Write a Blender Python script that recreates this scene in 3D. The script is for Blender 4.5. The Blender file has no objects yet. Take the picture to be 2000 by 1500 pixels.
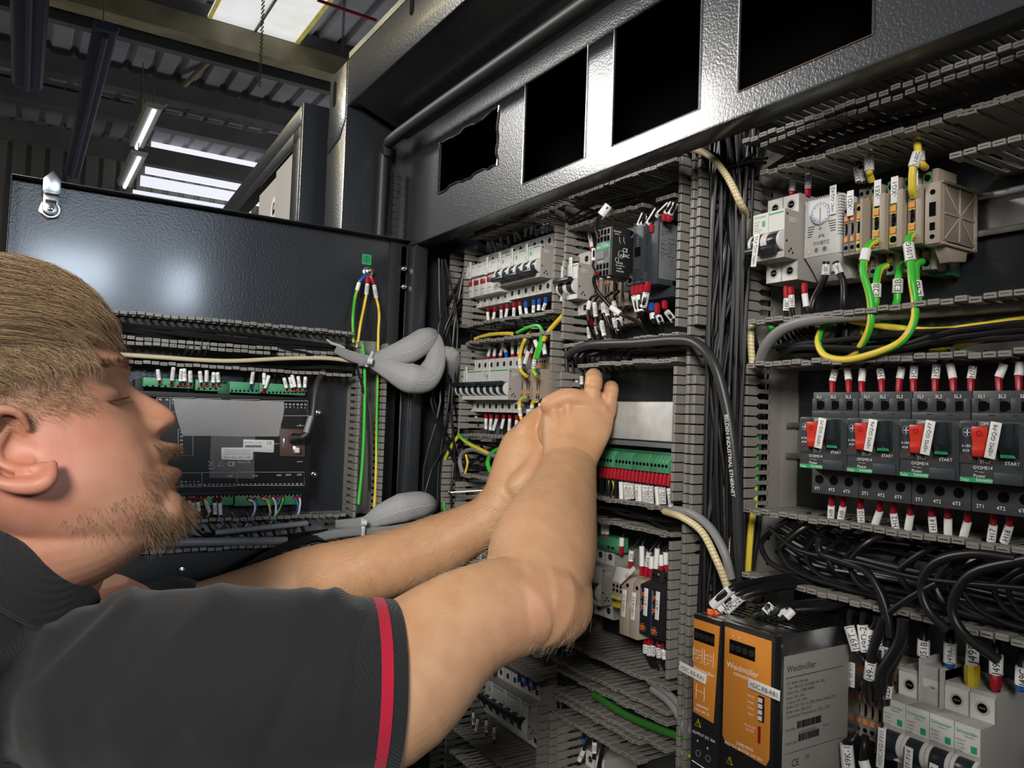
import bpy, bmesh, math, random
import numpy as np
from mathutils import Vector, Matrix
rnd = random.Random(7)
SC = bpy.context.scene
COL = SC.collection
# ---------------- camera (2000x1500 frame, focal 1518.6 px) ----------------
FPX = 1518.6
YAW, PIT, ROL = (math.radians(a) for a in (32.30, 2.478, 2.108))
CAM = Vector((0, -.65, 1.5))
FW = Vector((-math.cos(YAW)*math.cos(PIT), math.sin(YAW)*math.cos(PIT), math.sin(PIT)))
_r0 = FW.cross(Vector((0, 0, 1))).normalized(); _u0 = _r0.cross(FW)
RT = _r0*math.cos(ROL)+_u0*math.sin(ROL); UP = _u0*math.cos(ROL)-_r0*math.sin(ROL)
cd = bpy.data.cameras.new('camera'); cam = bpy.data.objects.new('camera', cd); COL.objects.link(cam)
cd.sensor_width = 36; cd.lens = 36*FPX/2000; cd.clip_start = .02; cd.clip_end = 200
cam.matrix_world = Matrix(((RT.x, UP.x, -FW.x, CAM.x), (RT.y, UP.y, -FW.y, CAM.y), (RT.z, UP.z, -FW.z, CAM.z), (0, 0, 0, 1)))
SC.camera = cam
# ---------------- world, lamps, exposure ----------------
SC.view_settings.view_transform = 'Standard'; SC.view_settings.look = 'None'
SC.view_settings.gamma = 1; SC.view_settings.use_curve_mapping = False
SC.view_settings.exposure = 0.42
w = bpy.data.worlds.new('world'); SC.world = w; w.use_nodes = True
w.node_tree.nodes['Background'].inputs[0].default_value = (.62, .68, .8, 1)
w.node_tree.nodes['Background'].inputs[1].default_value = .06
def lamp(name, loc, target, size, power, color, size_y=None, spot=None, blend=1):
    l = bpy.data.lights.new(name, 'SPOT' if spot else 'AREA'); l.energy = power; l.color = color
    if spot: l.spot_size = math.radians(spot); l.spot_blend = blend; l.shadow_soft_size = size
    else:
        l.size = size
        if size_y: l.shape = 'RECTANGLE'; l.size_y = size_y
    o = bpy.data.objects.new(name, l); COL.objects.link(o); o.location = loc
    d = (Vector(target)-Vector(loc)).normalized(); o.rotation_euler = d.to_track_quat('-Z', 'Y').to_euler()
    return o
lamp('work_light', (-2.45, -1.75, 2.75), (-.85, -.2, 1.5), .62, 27, (1, .97, .93), .32)
lamp('face_fill_spot', (.8, -1.6, 2.2), (-.86, -.30, 1.63), .3, 165, (1, .955, .90), spot=46, blend=1)  # added fill from the camera side, brightens face, arms and door
lamp('bay_lamp', (3.2, -.42, 2.30), (-1.1, -.4, 1.6), .42, 20, (.72, .85, 1), .25)
lamp('bay_lamp', (3.2, .27, 2.28), (-1.1, -.4, 1.6), .28, 13, (.72, .85, 1), .25)
lamp('roof_fill', (-11, 7.5, 1.5), (-13, 1.5, 6.6), 2.5, 120, (.95, .95, 1))  # unseen fill, added to brighten the underside of the roof sheets
lamp('roof_fill', (-12, -4.5, 1.2), (-13.5, .5, 6.6), 2, 26, (.95, .95, 1))  # second added roof fill, weaker, from the opposite side
# ---------------- pixel rays of the calibrated camera ----------------
def ray(px, py): return FW+RT*((px-1000)/FPX)-UP*((py-750)/FPX)
def W(px, py, d=0.):
    r = ray(px, py); return CAM+r*((-d-CAM.y)/r.y)
def WX(px, py, x):
    r = ray(px, py); return CAM+r*((x-CAM.x)/r.x)
def WZ(px, py, z):
    r = ray(px, py); return CAM+r*((z-CAM.z)/r.z)
def T(px, py, t): return CAM+ray(px, py)*t
# ---------------- materials ----------------
def mat(name, c, r=.5, m=0., bump=0., bscale=200., var=0., vscale=40., coat=0., emis=None, sss=0., alpha=1., c2=None, spec=.5):
    a = bpy.data.materials.new(name); a.use_nodes = True; t = a.node_tree; n = t.nodes; b = n['Principled BSDF']
    b.inputs['Base Color'].default_value = (*c, 1); b.inputs['Roughness'].default_value = r; b.inputs['Metallic'].default_value = m
    b.inputs['Coat Weight'].default_value = coat; b.inputs['Coat Roughness'].default_value = .12; b.inputs['Specular IOR Level'].default_value = spec
    if alpha < 1: b.inputs['Alpha'].default_value = alpha
    if emis: b.inputs['Emission Color'].default_value = (*emis[0], 1); b.inputs['Emission Strength'].default_value = emis[1]
    if sss: b.inputs['Subsurface Weight'].default_value = sss; b.inputs['Subsurface Radius'].default_value = (.01, .004, .002)
    tc = n.new('ShaderNodeTexCoord')
    if var or c2:
        nz = n.new('ShaderNodeTexNoise'); nz.inputs['Scale'].default_value = vscale; nz.inputs['Detail'].default_value = 4
        t.links.new(tc.outputs['Object'], nz.inputs['Vector'])
        cr = n.new('ShaderNodeValToRGB'); c2 = c2 or tuple(x*(1-var) for x in c)
        cr.color_ramp.elements[0].position = .38; cr.color_ramp.elements[1].position = .62
        cr.color_ramp.elements[0].color = (*c2, 1); cr.color_ramp.elements[1].color = (*c, 1)
        t.links.new(nz.outputs[0], cr.inputs[0]); t.links.new(cr.outputs[0], b.inputs['Base Color'])
    if bump:
        nb = n.new('ShaderNodeTexNoise'); nb.inputs['Scale'].default_value = bscale; nb.inputs['Detail'].default_value = 2
        t.links.new(tc.outputs['Object'], nb.inputs['Vector'])
        bp = n.new('ShaderNodeBump'); bp.inputs['Strength'].default_value = bump; bp.inputs['Distance'].default_value = .001
        t.links.new(nb.outputs[0], bp.inputs['Height']); t.links.new(bp.outputs[0], b.inputs['Normal'])
    return a
MT = dict(
 paint=mat('powder_coat_anthracite', (.022, .025, .029), .3, bump=.38, bscale=330, coat=.35),
 plate=mat('mounting_plate_paint', (.017, .019, .023), .3, bump=.3, bscale=330, coat=.3),
 panel=mat('powder_coat_reflection_tone', (.042, .046, .052), .27, bump=.28, bscale=420, coat=.3),  # same powder coat, colour lightened to stand in for its reflections
 black=mat('matt_black', (.008, .008, .009), .6),
 void=mat('unlit_compartment', (.002, .002, .002), .9, spec=.1),  # near-black colour standing in for shade in the compartment and openings
 rubber=mat('black_rubber', (.02, .02, .021), .5),
 galv=mat('galvanised_steel', (.55, .56, .57), .3, 1, bump=.15, bscale=120, var=.25, vscale=60),
 steel=mat('bright_steel', (.6, .6, .58), .25, 1),
 duct=mat('duct_plastic', (.225, .215, .195), .45),
 ductd=mat('dark_duct_plastic', (.17, .165, .155), .55),
 white=mat('white_plastic', (.62, .62, .59), .45),
 lgrey=mat('light_grey_plastic', (.42, .41, .39), .5),
 pgrey=mat('breaker_side_grey', (.30, .285, .265), .55),
 label=mat('label_white', (.78, .78, .76), .45),
 ink=mat('black_ink', (.01, .01, .01), .5),
 wink=mat('white_ink', (.85, .85, .85), .5),
 grnd=mat('dark_green_insulation', (.03, .16, .02), .4),
 green=mat('brand_green', (.02, .34, .13), .45),
 gconn=mat('green_connector_plastic', (.055, .26, .12), .45),
 gdark=mat('dark_green_connector_plastic', (.02, .10, .05), .45),
 tog=mat('toggle_dark_blue_black', (.018, .024, .03), .3),
 charc=mat('charcoal_plastic', (.045, .05, .055), .45, bump=.1, bscale=900),
 charc2=mat('blue_grey_plastic', (.03, .04, .05), .5),
 mgrey=mat('mid_grey_plastic', (.15, .16, .165), .5),
 red=mat('red_button_plastic', (.62, .035, .02), .35),
 ferr=mat('red_ferrule', (.36, .008, .02), .38),
 ferb=mat('blue_ferrule', (.01, .09, .42), .38),
 fery=mat('yellow_ferrule', (.55, .42, .02), .4),
 fero=mat('orange_ferrule', (.75, .13, .02), .4),
 redind=mat('red_indicator', (.28, .01, .012), .3),
 wire=mat('black_wire_insulation', (.009, .009, .010), .38, spec=.4),
 cabg=mat('grey_cable', (.23, .23, .235), .45),
 cabd=mat('dark_grey_cable', (.03, .032, .034), .42),
 yel=mat('yellow_insulation', (.75, .56, .05), .38),
 grn=mat('green_insulation', (.05, .5, .05), .38),
 blu=mat('blue_insulation', (.03, .14, .5), .38),
 crm=mat('cream_cable', (.55, .47, .32), .45),
 beige=mat('beige_terminal_plastic', (.36, .30, .235), .5),
 beiged=mat('dark_beige_plastic', (.22, .185, .15), .5),
 orange=mat('orange_lever', (.75, .25, .04), .4),
 oran2=mat('orange_paint', (.66, .25, .035), .4, bump=.1, bscale=700),
 sleeve=mat('braided_grey_sleeve', (.52, .525, .53), .55),
 tie=mat('cable_tie_white', (.6, .6, .62), .4),
 brass=mat('brass', (.6, .42, .15), .3, 1),
 card=mat('cardboard', (.36, .34, .31), .8, bump=.3, bscale=60),
 alum=mat('film_covered_aluminium', (.52, .53, .51), .55, .1, bump=.35, bscale=140, var=.12, vscale=90),
 tape=mat('clear_tape', (.45, .45, .45), .25, bump=.5, bscale=60, alpha=.52),
 tape2=mat('clear_film', (.5, .5, .5), .12, bump=.6, bscale=40, alpha=.14),
 brown=mat('brown_socket', (.09, .05, .035), .5),
)
def mixmat(name, ca, cb, axis_scale, r=.4):
    a = bpy.data.materials.new(name); a.use_nodes = True; t = a.node_tree; n = t.nodes; b = n['Principled BSDF']
    b.inputs['Roughness'].default_value = r
    u = n.new('ShaderNodeUVMap'); s = n.new('ShaderNodeSeparateXYZ'); t.links.new(u.outputs[0], s.inputs[0])
    m = n.new('ShaderNodeMath'); m.operation = 'MULTIPLY_ADD'; m.inputs[1].default_value = axis_scale; t.links.new(s.outputs[1], m.inputs[0]); t.links.new(s.outputs[0], m.inputs[2])
    f = n.new('ShaderNodeMath'); f.operation = 'FRACT'; t.links.new(m.outputs[0], f.inputs[0])
    g = n.new('ShaderNodeMath'); g.operation = 'GREATER_THAN'; g.inputs[1].default_value = .62; t.links.new(f.outputs[0], g.inputs[0])
    x = n.new('ShaderNodeMix'); x.data_type = 'RGBA'; x.inputs[6].default_value = (*ca, 1); x.inputs[7].default_value = (*cb, 1)
    t.links.new(g.outputs[0], x.inputs[0]); t.links.new(x.outputs[2], b.inputs['Base Color']); return a
MT['gy'] = mixmat('green_yellow_insulation', (.78, .6, .06), (.05, .5, .04), .35)
MT['twist'] = mixmat('cream_spiral_cable', (.62, .5, .2), (.75, .72, .6), 28.)
# braided sleeve: fine woven relief
_t = MT['sleeve'].node_tree; _n = _t.nodes
_u = _n.new('ShaderNodeUVMap'); _w = _n.new('ShaderNodeTexWave'); _w.inputs['Scale'].default_value = 18; _w.bands_direction = 'X'
_w.inputs['Distortion'].default_value = .6
_b = _n.new('ShaderNodeBump'); _b.inputs['Strength'].default_value = .9; _b.inputs['Distance'].default_value = .0012
_t.links.new(_u.outputs[0], _w.inputs[0]); _t.links.new(_w.outputs[1], _b.inputs['Height']); _t.links.new(_b.outputs[0], _n['Principled BSDF'].inputs['Normal'])
# ---------------- mesh builder ----------------
def rotz(a): return Matrix.Rotation(a, 4, 'Z')
class MB:
    def __init__(s): s.v = []; s.f = []; s.m = []; s.uv = {}; s.mats = []
    def mi(s, k):
        if k not in s.mats: s.mats.append(k)
        return s.mats.index(k)
    def add(s, vs, fs, k):
        o = len(s.v); s.v += [tuple(p) for p in vs]; i = s.mi(k)
        for f in fs: s.f.append(tuple(o+j for j in f)); s.m.append(i)
        return o
    def box(s, x0, x1, d0, d1, z0, z1, k):          # d = distance out from the plate (world -y)
        if x0 > x1: x0, x1 = x1, x0
        if d0 > d1: d0, d1 = d1, d0
        if z0 > z1: z0, z1 = z1, z0
        vs = [(x, -d, z) for z in (z0, z1) for d in (d1, d0) for x in (x0, x1)]
        s.add(vs, [(0, 1, 5, 4), (1, 3, 7, 5), (3, 2, 6, 7), (2, 0, 4, 6), (4, 5, 7, 6), (2, 3, 1, 0)], k); return s
    def prism(s, poly, x0, x1, k, axis='x'):        # poly: (d,z) pairs extruded along x; axis 'z': (x,d); axis 'y': (x,z)
        n = len(poly)
        def P(p, q, e):
            if axis == 'x': return (e, -p, q)
            if axis == 'z': return (p, -q, e)
            return (p, -e, q)
        vs = [P(p, q, x0) for p, q in poly]+[P(p, q, x1) for p, q in poly]
        fs = [(i, (i+1) % n, n+(i+1) % n, n+i) for i in range(n)]+[tuple(range(n))[::-1], tuple(range(n, 2*n))]
        s.add(vs, fs, k); return s
    def cyl(s, c, r, h, k, axis='d', n=16, r2=None, a0=0):   # c=(x,d,z) of the base centre; grows along +axis
        r2 = r if r2 is None else r2; x, d, z = c; vs = []
        for e, rr in ((0, r), (h, r2)):
            for i in range(n):
                a = a0+2*math.pi*i/n; u, w_ = rr*math.cos(a), rr*math.sin(a)
                if axis == 'd': vs.append((x+u, -(d+e), z+w_))
                elif axis == 'z': vs.append((x+u, -(d+w_), z+e))
                else: vs.append((x+e, -(d+u), z+w_))
        s.add(vs, [(i, (i+1) % n, n+(i+1) % n, n+i) for i in range(n)]+[tuple(range(n))[::-1], tuple(range(n, 2*n))], k); return s
    def ring(s, c, r0, r1, h, k, n=20):
        x, d, z = c; vs = []
        for rr, e in ((r0, 0), (r1, 0), (r1, h), (r0, h)):
            for i in range(n):
                a = 2*math.pi*i/n; vs.append((x+rr*math.cos(a), -(d+e), z+rr*math.sin(a)))
        fs = []
        for q in range(4):
            for i in range(n): fs.append((q*n+i, q*n+(i+1) % n, ((q+1) % 4)*n+(i+1) % n, ((q+1) % 4)*n+i))
        s.add(vs, fs, k); return s
    def tube(s, pts, r, k, n=8, cap=True, flat=1.):
        pts = [Vector(p) for p in pts]; N = len(pts); rs = r if isinstance(r, (list, tuple)) else [r]*N
        tan = [(pts[min(i+1, N-1)]-pts[max(i-1, 0)]).normalized() for i in range(N)]
        up = Vector((0, 0, 1)) if abs(tan[0].z) < .9 else Vector((1, 0, 0))
        nr = tan[0].cross(up).normalized(); vs = []; L = 0; Ls = []
        for i in range(N):
            if i: nr = (nr-tan[i]*nr.dot(tan[i])).normalized(); L += (pts[i]-pts[i-1]).length
            Ls.append(L); bn = tan[i].cross(nr)
            for j in range(n):
                a = 2*math.pi*j/n; vs.append(pts[i]+nr*(rs[i]*math.cos(a))+bn*(rs[i]*flat*math.sin(a)))
        fs = [(i*n+j, i*n+(j+1) % n, (i+1)*n+(j+1) % n, (i+1)*n+j) for i in range(N-1) for j in range(n)]
        if cap: fs += [tuple(range(n))[::-1], tuple(range((N-1)*n, N*n))]
        o = len(s.f); s.add(vs, fs, k)
        for i in range(N-1):
            for j in range(n): s.uv[o+i*n+j] = [(j/n, Ls[i]*10), ((j+1)/n, Ls[i]*10), ((j+1)/n, Ls[i+1]*10), (j/n, Ls[i+1]*10)]
        return s
    def text(s, t, o, r, u, size, k, align='c', bold=False):
        o, r, u = Vector(o), Vector(r).normalized(), Vector(u).normalized(); vs, fs, wd = glyphs(t)
        dx = {'c': -wd/2, 'l': 0, 'r': -wd}[align]
        s.add([o+r*((x+dx)*size)+u*((y-.36)*size) for x, y in vs], fs, k); return s
    def mesh(s, name, bevel=0, seg=2, smooth=False):
        me = bpy.data.meshes.new(name); me.from_pydata(s.v, [], s.f)
        for k in s.mats: me.materials.append(MT[k])
        me.polygons.foreach_set('material_index', s.m)
        if s.uv:
            ul = me.uv_layers.new(name='UVMap')
            for p in me.polygons:
                q = s.uv.get(p.index)
                if q and len(q) == p.loop_total:
                    for j, li in enumerate(p.loop_indices): ul.data[li].uv = q[j]
        if bevel:
            bm = bmesh.new(); bm.from_mesh(me)
            bmesh.ops.recalc_face_normals(bm, faces=bm.faces)
            ed = [e for e in bm.edges if len(e.link_faces) == 2 and e.calc_face_angle(0) > .5]
            bmesh.ops.bevel(bm, geom=ed, offset=bevel, segments=seg, affect='EDGES', profile=.5, clamp_overlap=True)
            bm.to_mesh(me); bm.free()
        if smooth:
            me.polygons.foreach_set('use_smooth', [True]*len(me.polygons))
            try: me.set_sharp_from_angle(angle=.7)
            except Exception: pass
        me.update(); return me
    def ob(s, name, parent=None, bevel=0, smooth=None, **kw):
        return put(name, s.mesh(name, bevel, smooth=bool(bevel) if smooth is None else smooth), parent, **kw)
_gc = {}
def glyphs(t):
    if t in _gc: return _gc[t]
    c = bpy.data.curves.new('t', 'FONT'); c.body = t; c.resolution_u = 3; c.size = 1
    o = bpy.data.objects.new('t', c); me = o.to_mesh()
    vs = [(v.co.x, v.co.y) for v in me.vertices]; fs = [tuple(p.vertices) for p in me.polygons]
    o.to_mesh_clear(); bpy.data.objects.remove(o); bpy.data.curves.remove(c)
    wd = max((v[0] for v in vs), default=0); _gc[t] = (vs, fs, wd); return _gc[t]
def put(name, me, parent=None, loc=None, rot=None, kind=None):
    o = bpy.data.objects.new(name, me); COL.objects.link(o)
    if parent: o.parent = parent
    if loc is not None: o.location = loc
    if rot is not None: o.rotation_euler = rot
    if kind: o['kind'] = kind
    return o
def tag(o, label, cat, group=None):
    o['label'] = label; o['category'] = cat
    if group: o['group'] = group
    return o
def thing(name, label, cat, loc=(0, 0, 0), rz=0, group=None):
    o = bpy.data.objects.new(name, None); COL.objects.link(o); o.location = loc; o.rotation_euler = (0, 0, rz); o.empty_display_size = .02
    return tag(o, label, cat, group)
def spline(P, n=6):
    P = [Vector(p) for p in P]
    if len(P) < 3: return [P[0].lerp(P[-1], i/n) for i in range(n+1)]
    Q = [P[0]*2-P[1]]+P+[P[-1]*2-P[-2]]; out = []
    for i in range(1, len(Q)-2):
        a, b, c, d = Q[i-1:i+3]
        for j in range(n):
            t = j/n; out.append(.5*((2*b)+(c-a)*t+(2*a-5*b+4*c-d)*t*t+(3*b-a-3*c+d)*t**3))
    return out+[P[-1]]
# ================= workshop shell (setting) =================
MT.update(
 sheet=mat('corrugated_roof_sheet', (.34, .33, .35), .55, var=.25, vscale=1.2),
 wallsh=mat('wall_cladding', (.20, .19, .17), .6, var=.25, vscale=.8),
 conc=mat('concrete_floor', (.16, .155, .15), .7, var=.3, vscale=1.5),
 beamy=mat('yellowed_purlin', (.34, .30, .18), .5, var=.3, vscale=3),
 beamg=mat('grey_steelwork', (.13, .13, .125), .55, var=.2, vscale=2),
 sky=mat('rooflight_glow', (.8, .8, .75), .6, emis=((.93, .95, .97), .5), c2=(.6, .5, .15), vscale=3),
 skyy=mat('yellowed_rooflight', (.8, .75, .5), .6, emis=((.95, .80, .36), 2.5)),
 skyd=mat('mossy_rooflight_edge', (.4, .34, .08), .7, emis=((.5, .42, .10), .35), var=.6, vscale=9),
 glaze=mat('lit_glazing', (.8, .82, .88), .6, emis=((.9, .92, 1.), .62)),
 lit=mat('lit_tube', (.9, .9, .9), .5, emis=((.92, .95, 1.), 1.0)),
 batt=mat('batten_housing', (.075, .085, .12), .5))
def struct(o): o['kind'] = 'structure'; return o
b = MB(); b.box(-22, 12, -14, 16, -.1, 0, 'conc'); struct(b.ob('floor'))
# roof: trapezoidal sheets, ribs along x
def sheetgrid(n, y0, y1, pitch, h, place, k):
    m = MB(); pts = []
    y = y0
    while y < y1:
        pts += [(y, 0), (y+pitch*.62, 0), (y+pitch*.72, h), (y+pitch*.9, h)]; y += pitch
    pts.append((y1, 0)); a = [place(p, q, 0) for p, q in pts]; c = [place(p, q, 1) for p, q in pts]; N = len(pts)
    m.add(a+c, [(i, i+1, N+i+1, N+i) for i in range(N-1)], k); return m
rf = struct(sheetgrid('r', -16, 16, .36, .07, lambda y, h, e: ((-17.2, y, 6.75+h), (13, y, 7.1+h))[e], 'sheet').ob('ceiling'))
wl = struct(sheetgrid('w', -16, 16, .3, .06, lambda y, h, e: ((-17.1-h, y, 0), (-17.1-h, y, 6.8))[e], 'wallsh').ob('wall_left'))
wb = struct(sheetgrid('w', -18, 13, .3, .06, lambda x, h, e: ((x, 14+h, 0), (x, 14+h, 7.2))[e], 'wallsh').ob('wall_back'))
b = MB(); b.box(-17, -16.98, -15, 15, 0, 2.6, 'wallsh'); struct(b.ob('trim_1'))
# purlins along y
for i, (pa, pb, z, hw, k) in enumerate([((180, 20), (645, 150), 6.35, .14, 'beamy'), ((150, 60), (645, 172), 6.3, .07, 'beamg'), ((0, 128), (600, 252), 6.4, .13, 'beamg'),
                                        ((0, 205), (560, 285), 6.45, .13, 'beamg'), ((230, 8), (645, 118), 6.6, .16, 'beamg')]):
    A, B_ = WZ(*pa, z), WZ(*pb, z); x = (A.x+B_.x)/2
    b = MB(); b.box(x-hw, x+hw, 12, -12, z-.02, z+.26, k); struct(b.ob('trim_%d' % (i+2)))
A, B_ = WX(0, 250, -15.5), WX(480, 330, -15.5)
b = MB(); b.box(-15.6, -15.4, 12, -12, A.z-.16, A.z+.16, 'beamg'); struct(b.ob('trim_8'))
# slanting brace, hanger, conduit
b = MB(); b.tube([WX(410, 118, -12.5), WX(300, 225, -14.5)], .045, 'beamy', 6); tag(b.ob('roof_brace'), 'slanting pale yellow brace below the workshop roof', 'brace')
b = MB(); b.tube([WX(278, 85, -14), WX(272, 280, -14)], .05, 'beamy', 6); tag(b.ob('hanger_rod'), 'upright yellowish hanger rod left of the slanting brace', 'rod')
b = MB(); b.tube([WX(-20, 135, -14.6), WX(560, 258, -14.6)], .035, 'galv', 8); tag(b.ob('conduit'), 'thin shiny conduit pipe running across under the roof sheets', 'pipe')
b = MB(); b.tube([WX(620, 0, -9), WX(735, 40, -9)], .02, 'ferr', 8); tag(b.ob('roof_pipe'), 'thin dark red pipe at the top of the photo by the cabinet', 'pipe')
for px0, px1, y1, lb in ((515, 507, 170, 'rusty hanging chain below the yellowed rooflight'), (674, 668, 105, 'thin hanging chain just left of the cabinet top')):
    b = MB(); A, B_ = WX(px0, -20, -8.5), WX(px1, y1, -8.5); n = 46
    for i in range(n):
        p = A.lerp(B_, i/n); q = A.lerp(B_, (i+.85)/n); s = Vector((0, .012, 0)) if i % 2 else Vector((.012, 0, 0))
        b.tube([p-s, q-s], .006, 'beamg', 4); b.tube([p+s, q+s], .006, 'beamg', 4)
    tag(b.ob('chain'), lb, 'chain')
# rooflight
P_ = [WZ(420, 0, 6.7), WZ(610, -10, 6.7), WZ(570, 88, 6.7), WZ(430, 48, 6.7)]
x0, x1 = P_[2].x-.1, P_[0].x+1.4; y0, y1 = P_[0].y, P_[2].y+.05
b = MB(); b.box(x0, x1, -y0, -y1, 6.66, 6.7, 'sky')
for q in ((x0, x0+.13, -y0, -y1), (x0, x1, -y0, -y0-.05), (x0, x1, -y1+.06, -y1)): b.box(*q, 6.652, 6.66, 'skyd')
b.box(x0, x1, -(y0+y1)/2-.015, -(y0+y1)/2+.015, 6.63, 6.66, 'beamy')
struct(b.ob('window_1'))
# wall glazing strips
for i, (ya, yb, x0, x1) in enumerate([(276, 292, 296, 482), (313, 338, 285, 470), (342, 362, 275, 450), (370, 394, 260, 430)]):
    A, B_ = WX(x0, ya, -16.9), WX(x1+60, yb+18, -16.9); C_ = WX(x0, yb, -16.9)
    b = MB(); b.box(-16.95, -16.9, -A.y, -B_.y-.0, C_.z, A.z, 'glaze'); struct(b.ob('window_%d' % (i+2)))
b = MB(); b.box(-12.2, -7.6, 5.6, 2.9, 6.6, 6.66, 'skyy'); [b.box(x, x+.18, 5.6, 2.9, 6.45, 6.6, 'beamg') for x in (-11, -9.7, -8.6)]; struct(b.ob('window_6'))
# battens and lit tubes
def batten(pa, pb, z, wd, k, label, n='batten_light'):
    A, B_ = WZ(*pa, z), WZ(*pb, z); t = thing(n, label, 'light', tuple((A+B_)/2)); L = abs(A.x-B_.x)/2
    b = MB(); b.prism([(-wd, .09), (wd, .09), (wd*.8, .02), (-wd*.8, .02)], -L, L, k if k == 'batt' else 'lgrey'); b.ob('housing', t)
    b = MB(); b.cyl((-L*.97, 0, 0), .03, 2*L*.97, k, 'x', 10); b.ob('tube', t)
    for s in (-.8, .8): b = MB(); b.tube([(s*L, 0, .09), (s*L, 0, 6.72-z)], .008, 'beamg', 5); b.ob('suspension_rod', t)
    return t
batten((45, -40), (62, 180), 5.2, .16, 'batt', 'wide unlit batten light hanging at the top left corner')
batten((178, 55), (158, 352), 5.0, .11, 'batt', 'long unlit bluish batten light left of the hanger rod')
batten((291, 212), (276, 292), 5.5, .12, 'lit', 'lit white batten light at the foot of the slanting brace')
batten((262, 305), (252, 368), 5.2, .12, 'lit', 'lit white batten light lower down, left of the wall windows')
# ================= control cabinet =================
cab = thing('control_cabinet', 'open anthracite steel control cabinet filled with wiring', 'cabinet', (-.3, 0, .1))
def cpart(mb, n, **kw):
    o = mb.ob(n, None, **kw); o.parent = cab; o.matrix_parent_inverse = Matrix.Translation((.3, 0, -.1)); return o
PX0, PX1, PZ0, PZ1 = -1.14, .05, 1.766, 1.945
b = MB(); b.box(-1.125, .05, -.003, 0, .72, 1.99, 'plate'); cpart(b, 'mounting_plate')
b = MB(); b.box(-1.16, .07, -.05, -.04, .1, 2.06, 'black'); cpart(b, 'back_panel')
b = MB(); b.box(-1.165, -1.14, -.05, .14, .1, 2.056, 'paint'); b.box(-1.166, -1.160, .135, .155, .1, 2.0, 'paint'); cpart(b, 'side_wall')
b = MB(); b.box(.05, .07, -.05, .24, .1, 2.056, 'paint'); cpart(b, 'side_wall')
b = MB(); b.box(-1.165, .07, -.05, .24, 2.056, 2.066, 'paint'); cpart(b, 'roof_panel')
b = MB(); b.box(-1.165, .07, .2, .24, 1.98, 2.056, 'paint'); cpart(b, 'top_beam', bevel=.002)
b = MB(); b.add([(-1.14, -.236, 1.981), (.05, -.236, 1.981), (.05, -.14, 1.945), (-1.14, -.14, 1.945)], [(0, 1, 2, 3)], 'paint'); cpart(b, 'soffit')
b = MB(); b.box(-1.25, -1.165, .15, .24, .1, 2.056, 'paint'); cpart(b, 'corner_post', bevel=.002)
b = MB(); b.prism([(-1.245, 2.03), (-1.225, 2.052), (-1.17, 2.054), (-1.168, 1.96), (-1.19, 1.935), (-1.245, 1.925)], .24, .2412, 'paint', 'y')
cpart(b, 'gusset_plate', bevel=.0004)
b = MB(); cx, cz = -1.222, 2.018; pl = [(cx+.007*math.cos(a), cz+(.014 if math.sin(a) > 0 else -.014)+.007*math.sin(a)) for a in [i*math.pi/8 for i in range(16)]]
b.prism(pl, .241, .2418, 'void', 'y'); cpart(b, 'lifting_slot')
b = MB(); pl = [(-.93+.006*math.cos(a), 2.056-.014+(.01 if math.sin(a) > 0 else -.01)+.006*math.sin(a)) for a in [i*math.pi/8 for i in range(16)]]
b.prism(pl, .2402, .2408, 'void', 'y'); cpart(b, 'lifting_slot')
# gasket tube round the opening
b = MB(); g = [(-1.154, -.18, .6), (-1.154, -.18, 1.4), (-1.154, -.18, 1.885), (-1.140, -.18, 1.915), (-1.09, -.18, 1.928), (-.6, -.18, 1.928), (.05, -.18, 1.928)]
b.tube(spline(g, 5), .0095, 'rubber', 12); cpart(b, 'gasket', smooth=True)
b = MB(); b.tube([(-1.146, -.160, .6), (-1.146, -.160, 1.89)], .004, 'rubber', 6)
for i in range(60): b.box(-1.150, -1.142, .156, .165, 1.2+i*.0115, 1.2+i*.0115+.008, 'rubber')
cpart(b, 'gasket_clip_strip')
# inner frame strips left of the opening
b = MB(); b.box(-1.138, -1.1, .12, .14, .6, PZ0, 'paint'); b.box(-1.136, -1.131, .14, .152, .6, PZ0+.0, 'galv'); cpart(b, 'frame_strip', bevel=.001)
b = MB(); b.box(-1.12, -1.1, .1405, .143, .6, PZ0-.005, 'panel'); cpart(b, 'frame_strip', bevel=.0005)
# instrument panel with four openings
holes = [(-1.031, -.861, 1.828, 1.906), (-.8, -.674, 1.788, 1.914), (-.629, -.504, 1.788, 1.914), (-.459, -.333, 1.788, 1.914), (-.27, -.12, 1.788, 1.914)]
rr = random.Random(3)
def jag(x0, x1, z0, z1):
    out = []
    def side(a, c, n, amp, nx, nz):
        for i in range(n):
            t = i/n; j = (rr.random()*amp if .15 < t else 0); j = amp*.8 if (int(t*5) % 2 and amp > .001) else j*.5
            out.append((a[0]+(c[0]-a[0])*t+nx*j, a[1]+(c[1]-a[1])*t+nz*j))
    side((x0, z0), (x1, z0), 14, .005, 0, 1); side((x1, z0), (x1, z1), 10, .005, -1, 0); side((x1, z1), (x0, z1), 16, .005, 0, -1); side((x0, z1), (x0, z0), 6, .0008, 1, 0); return out
bm = bmesh.new()
outer = [(PX0, PZ0), (PX1, PZ0), (PX1, PZ1), (PX0, PZ1)]
loops = [outer]+[jag(*holes[0])]+[[(a, c), (b_, c), (b_, d), (a, d)] for a, b_, c, d in holes[1:]]
es = []
for lp in loops:
    vs = [bm.verts.new((x, -.14, z)) for x, z in lp]
    es += [bm.edges.new((vs[i], vs[(i+1) % len(vs)])) for i in range(len(vs))]
bmesh.ops.triangle_fill(bm, use_beauty=True, use_dissolve=False, edges=es)
r = bmesh.ops.extrude_face_region(bm, geom=bm.faces[:]); vs = [e for e in r['geom'] if isinstance(e, bmesh.types.BMVert)]
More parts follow.
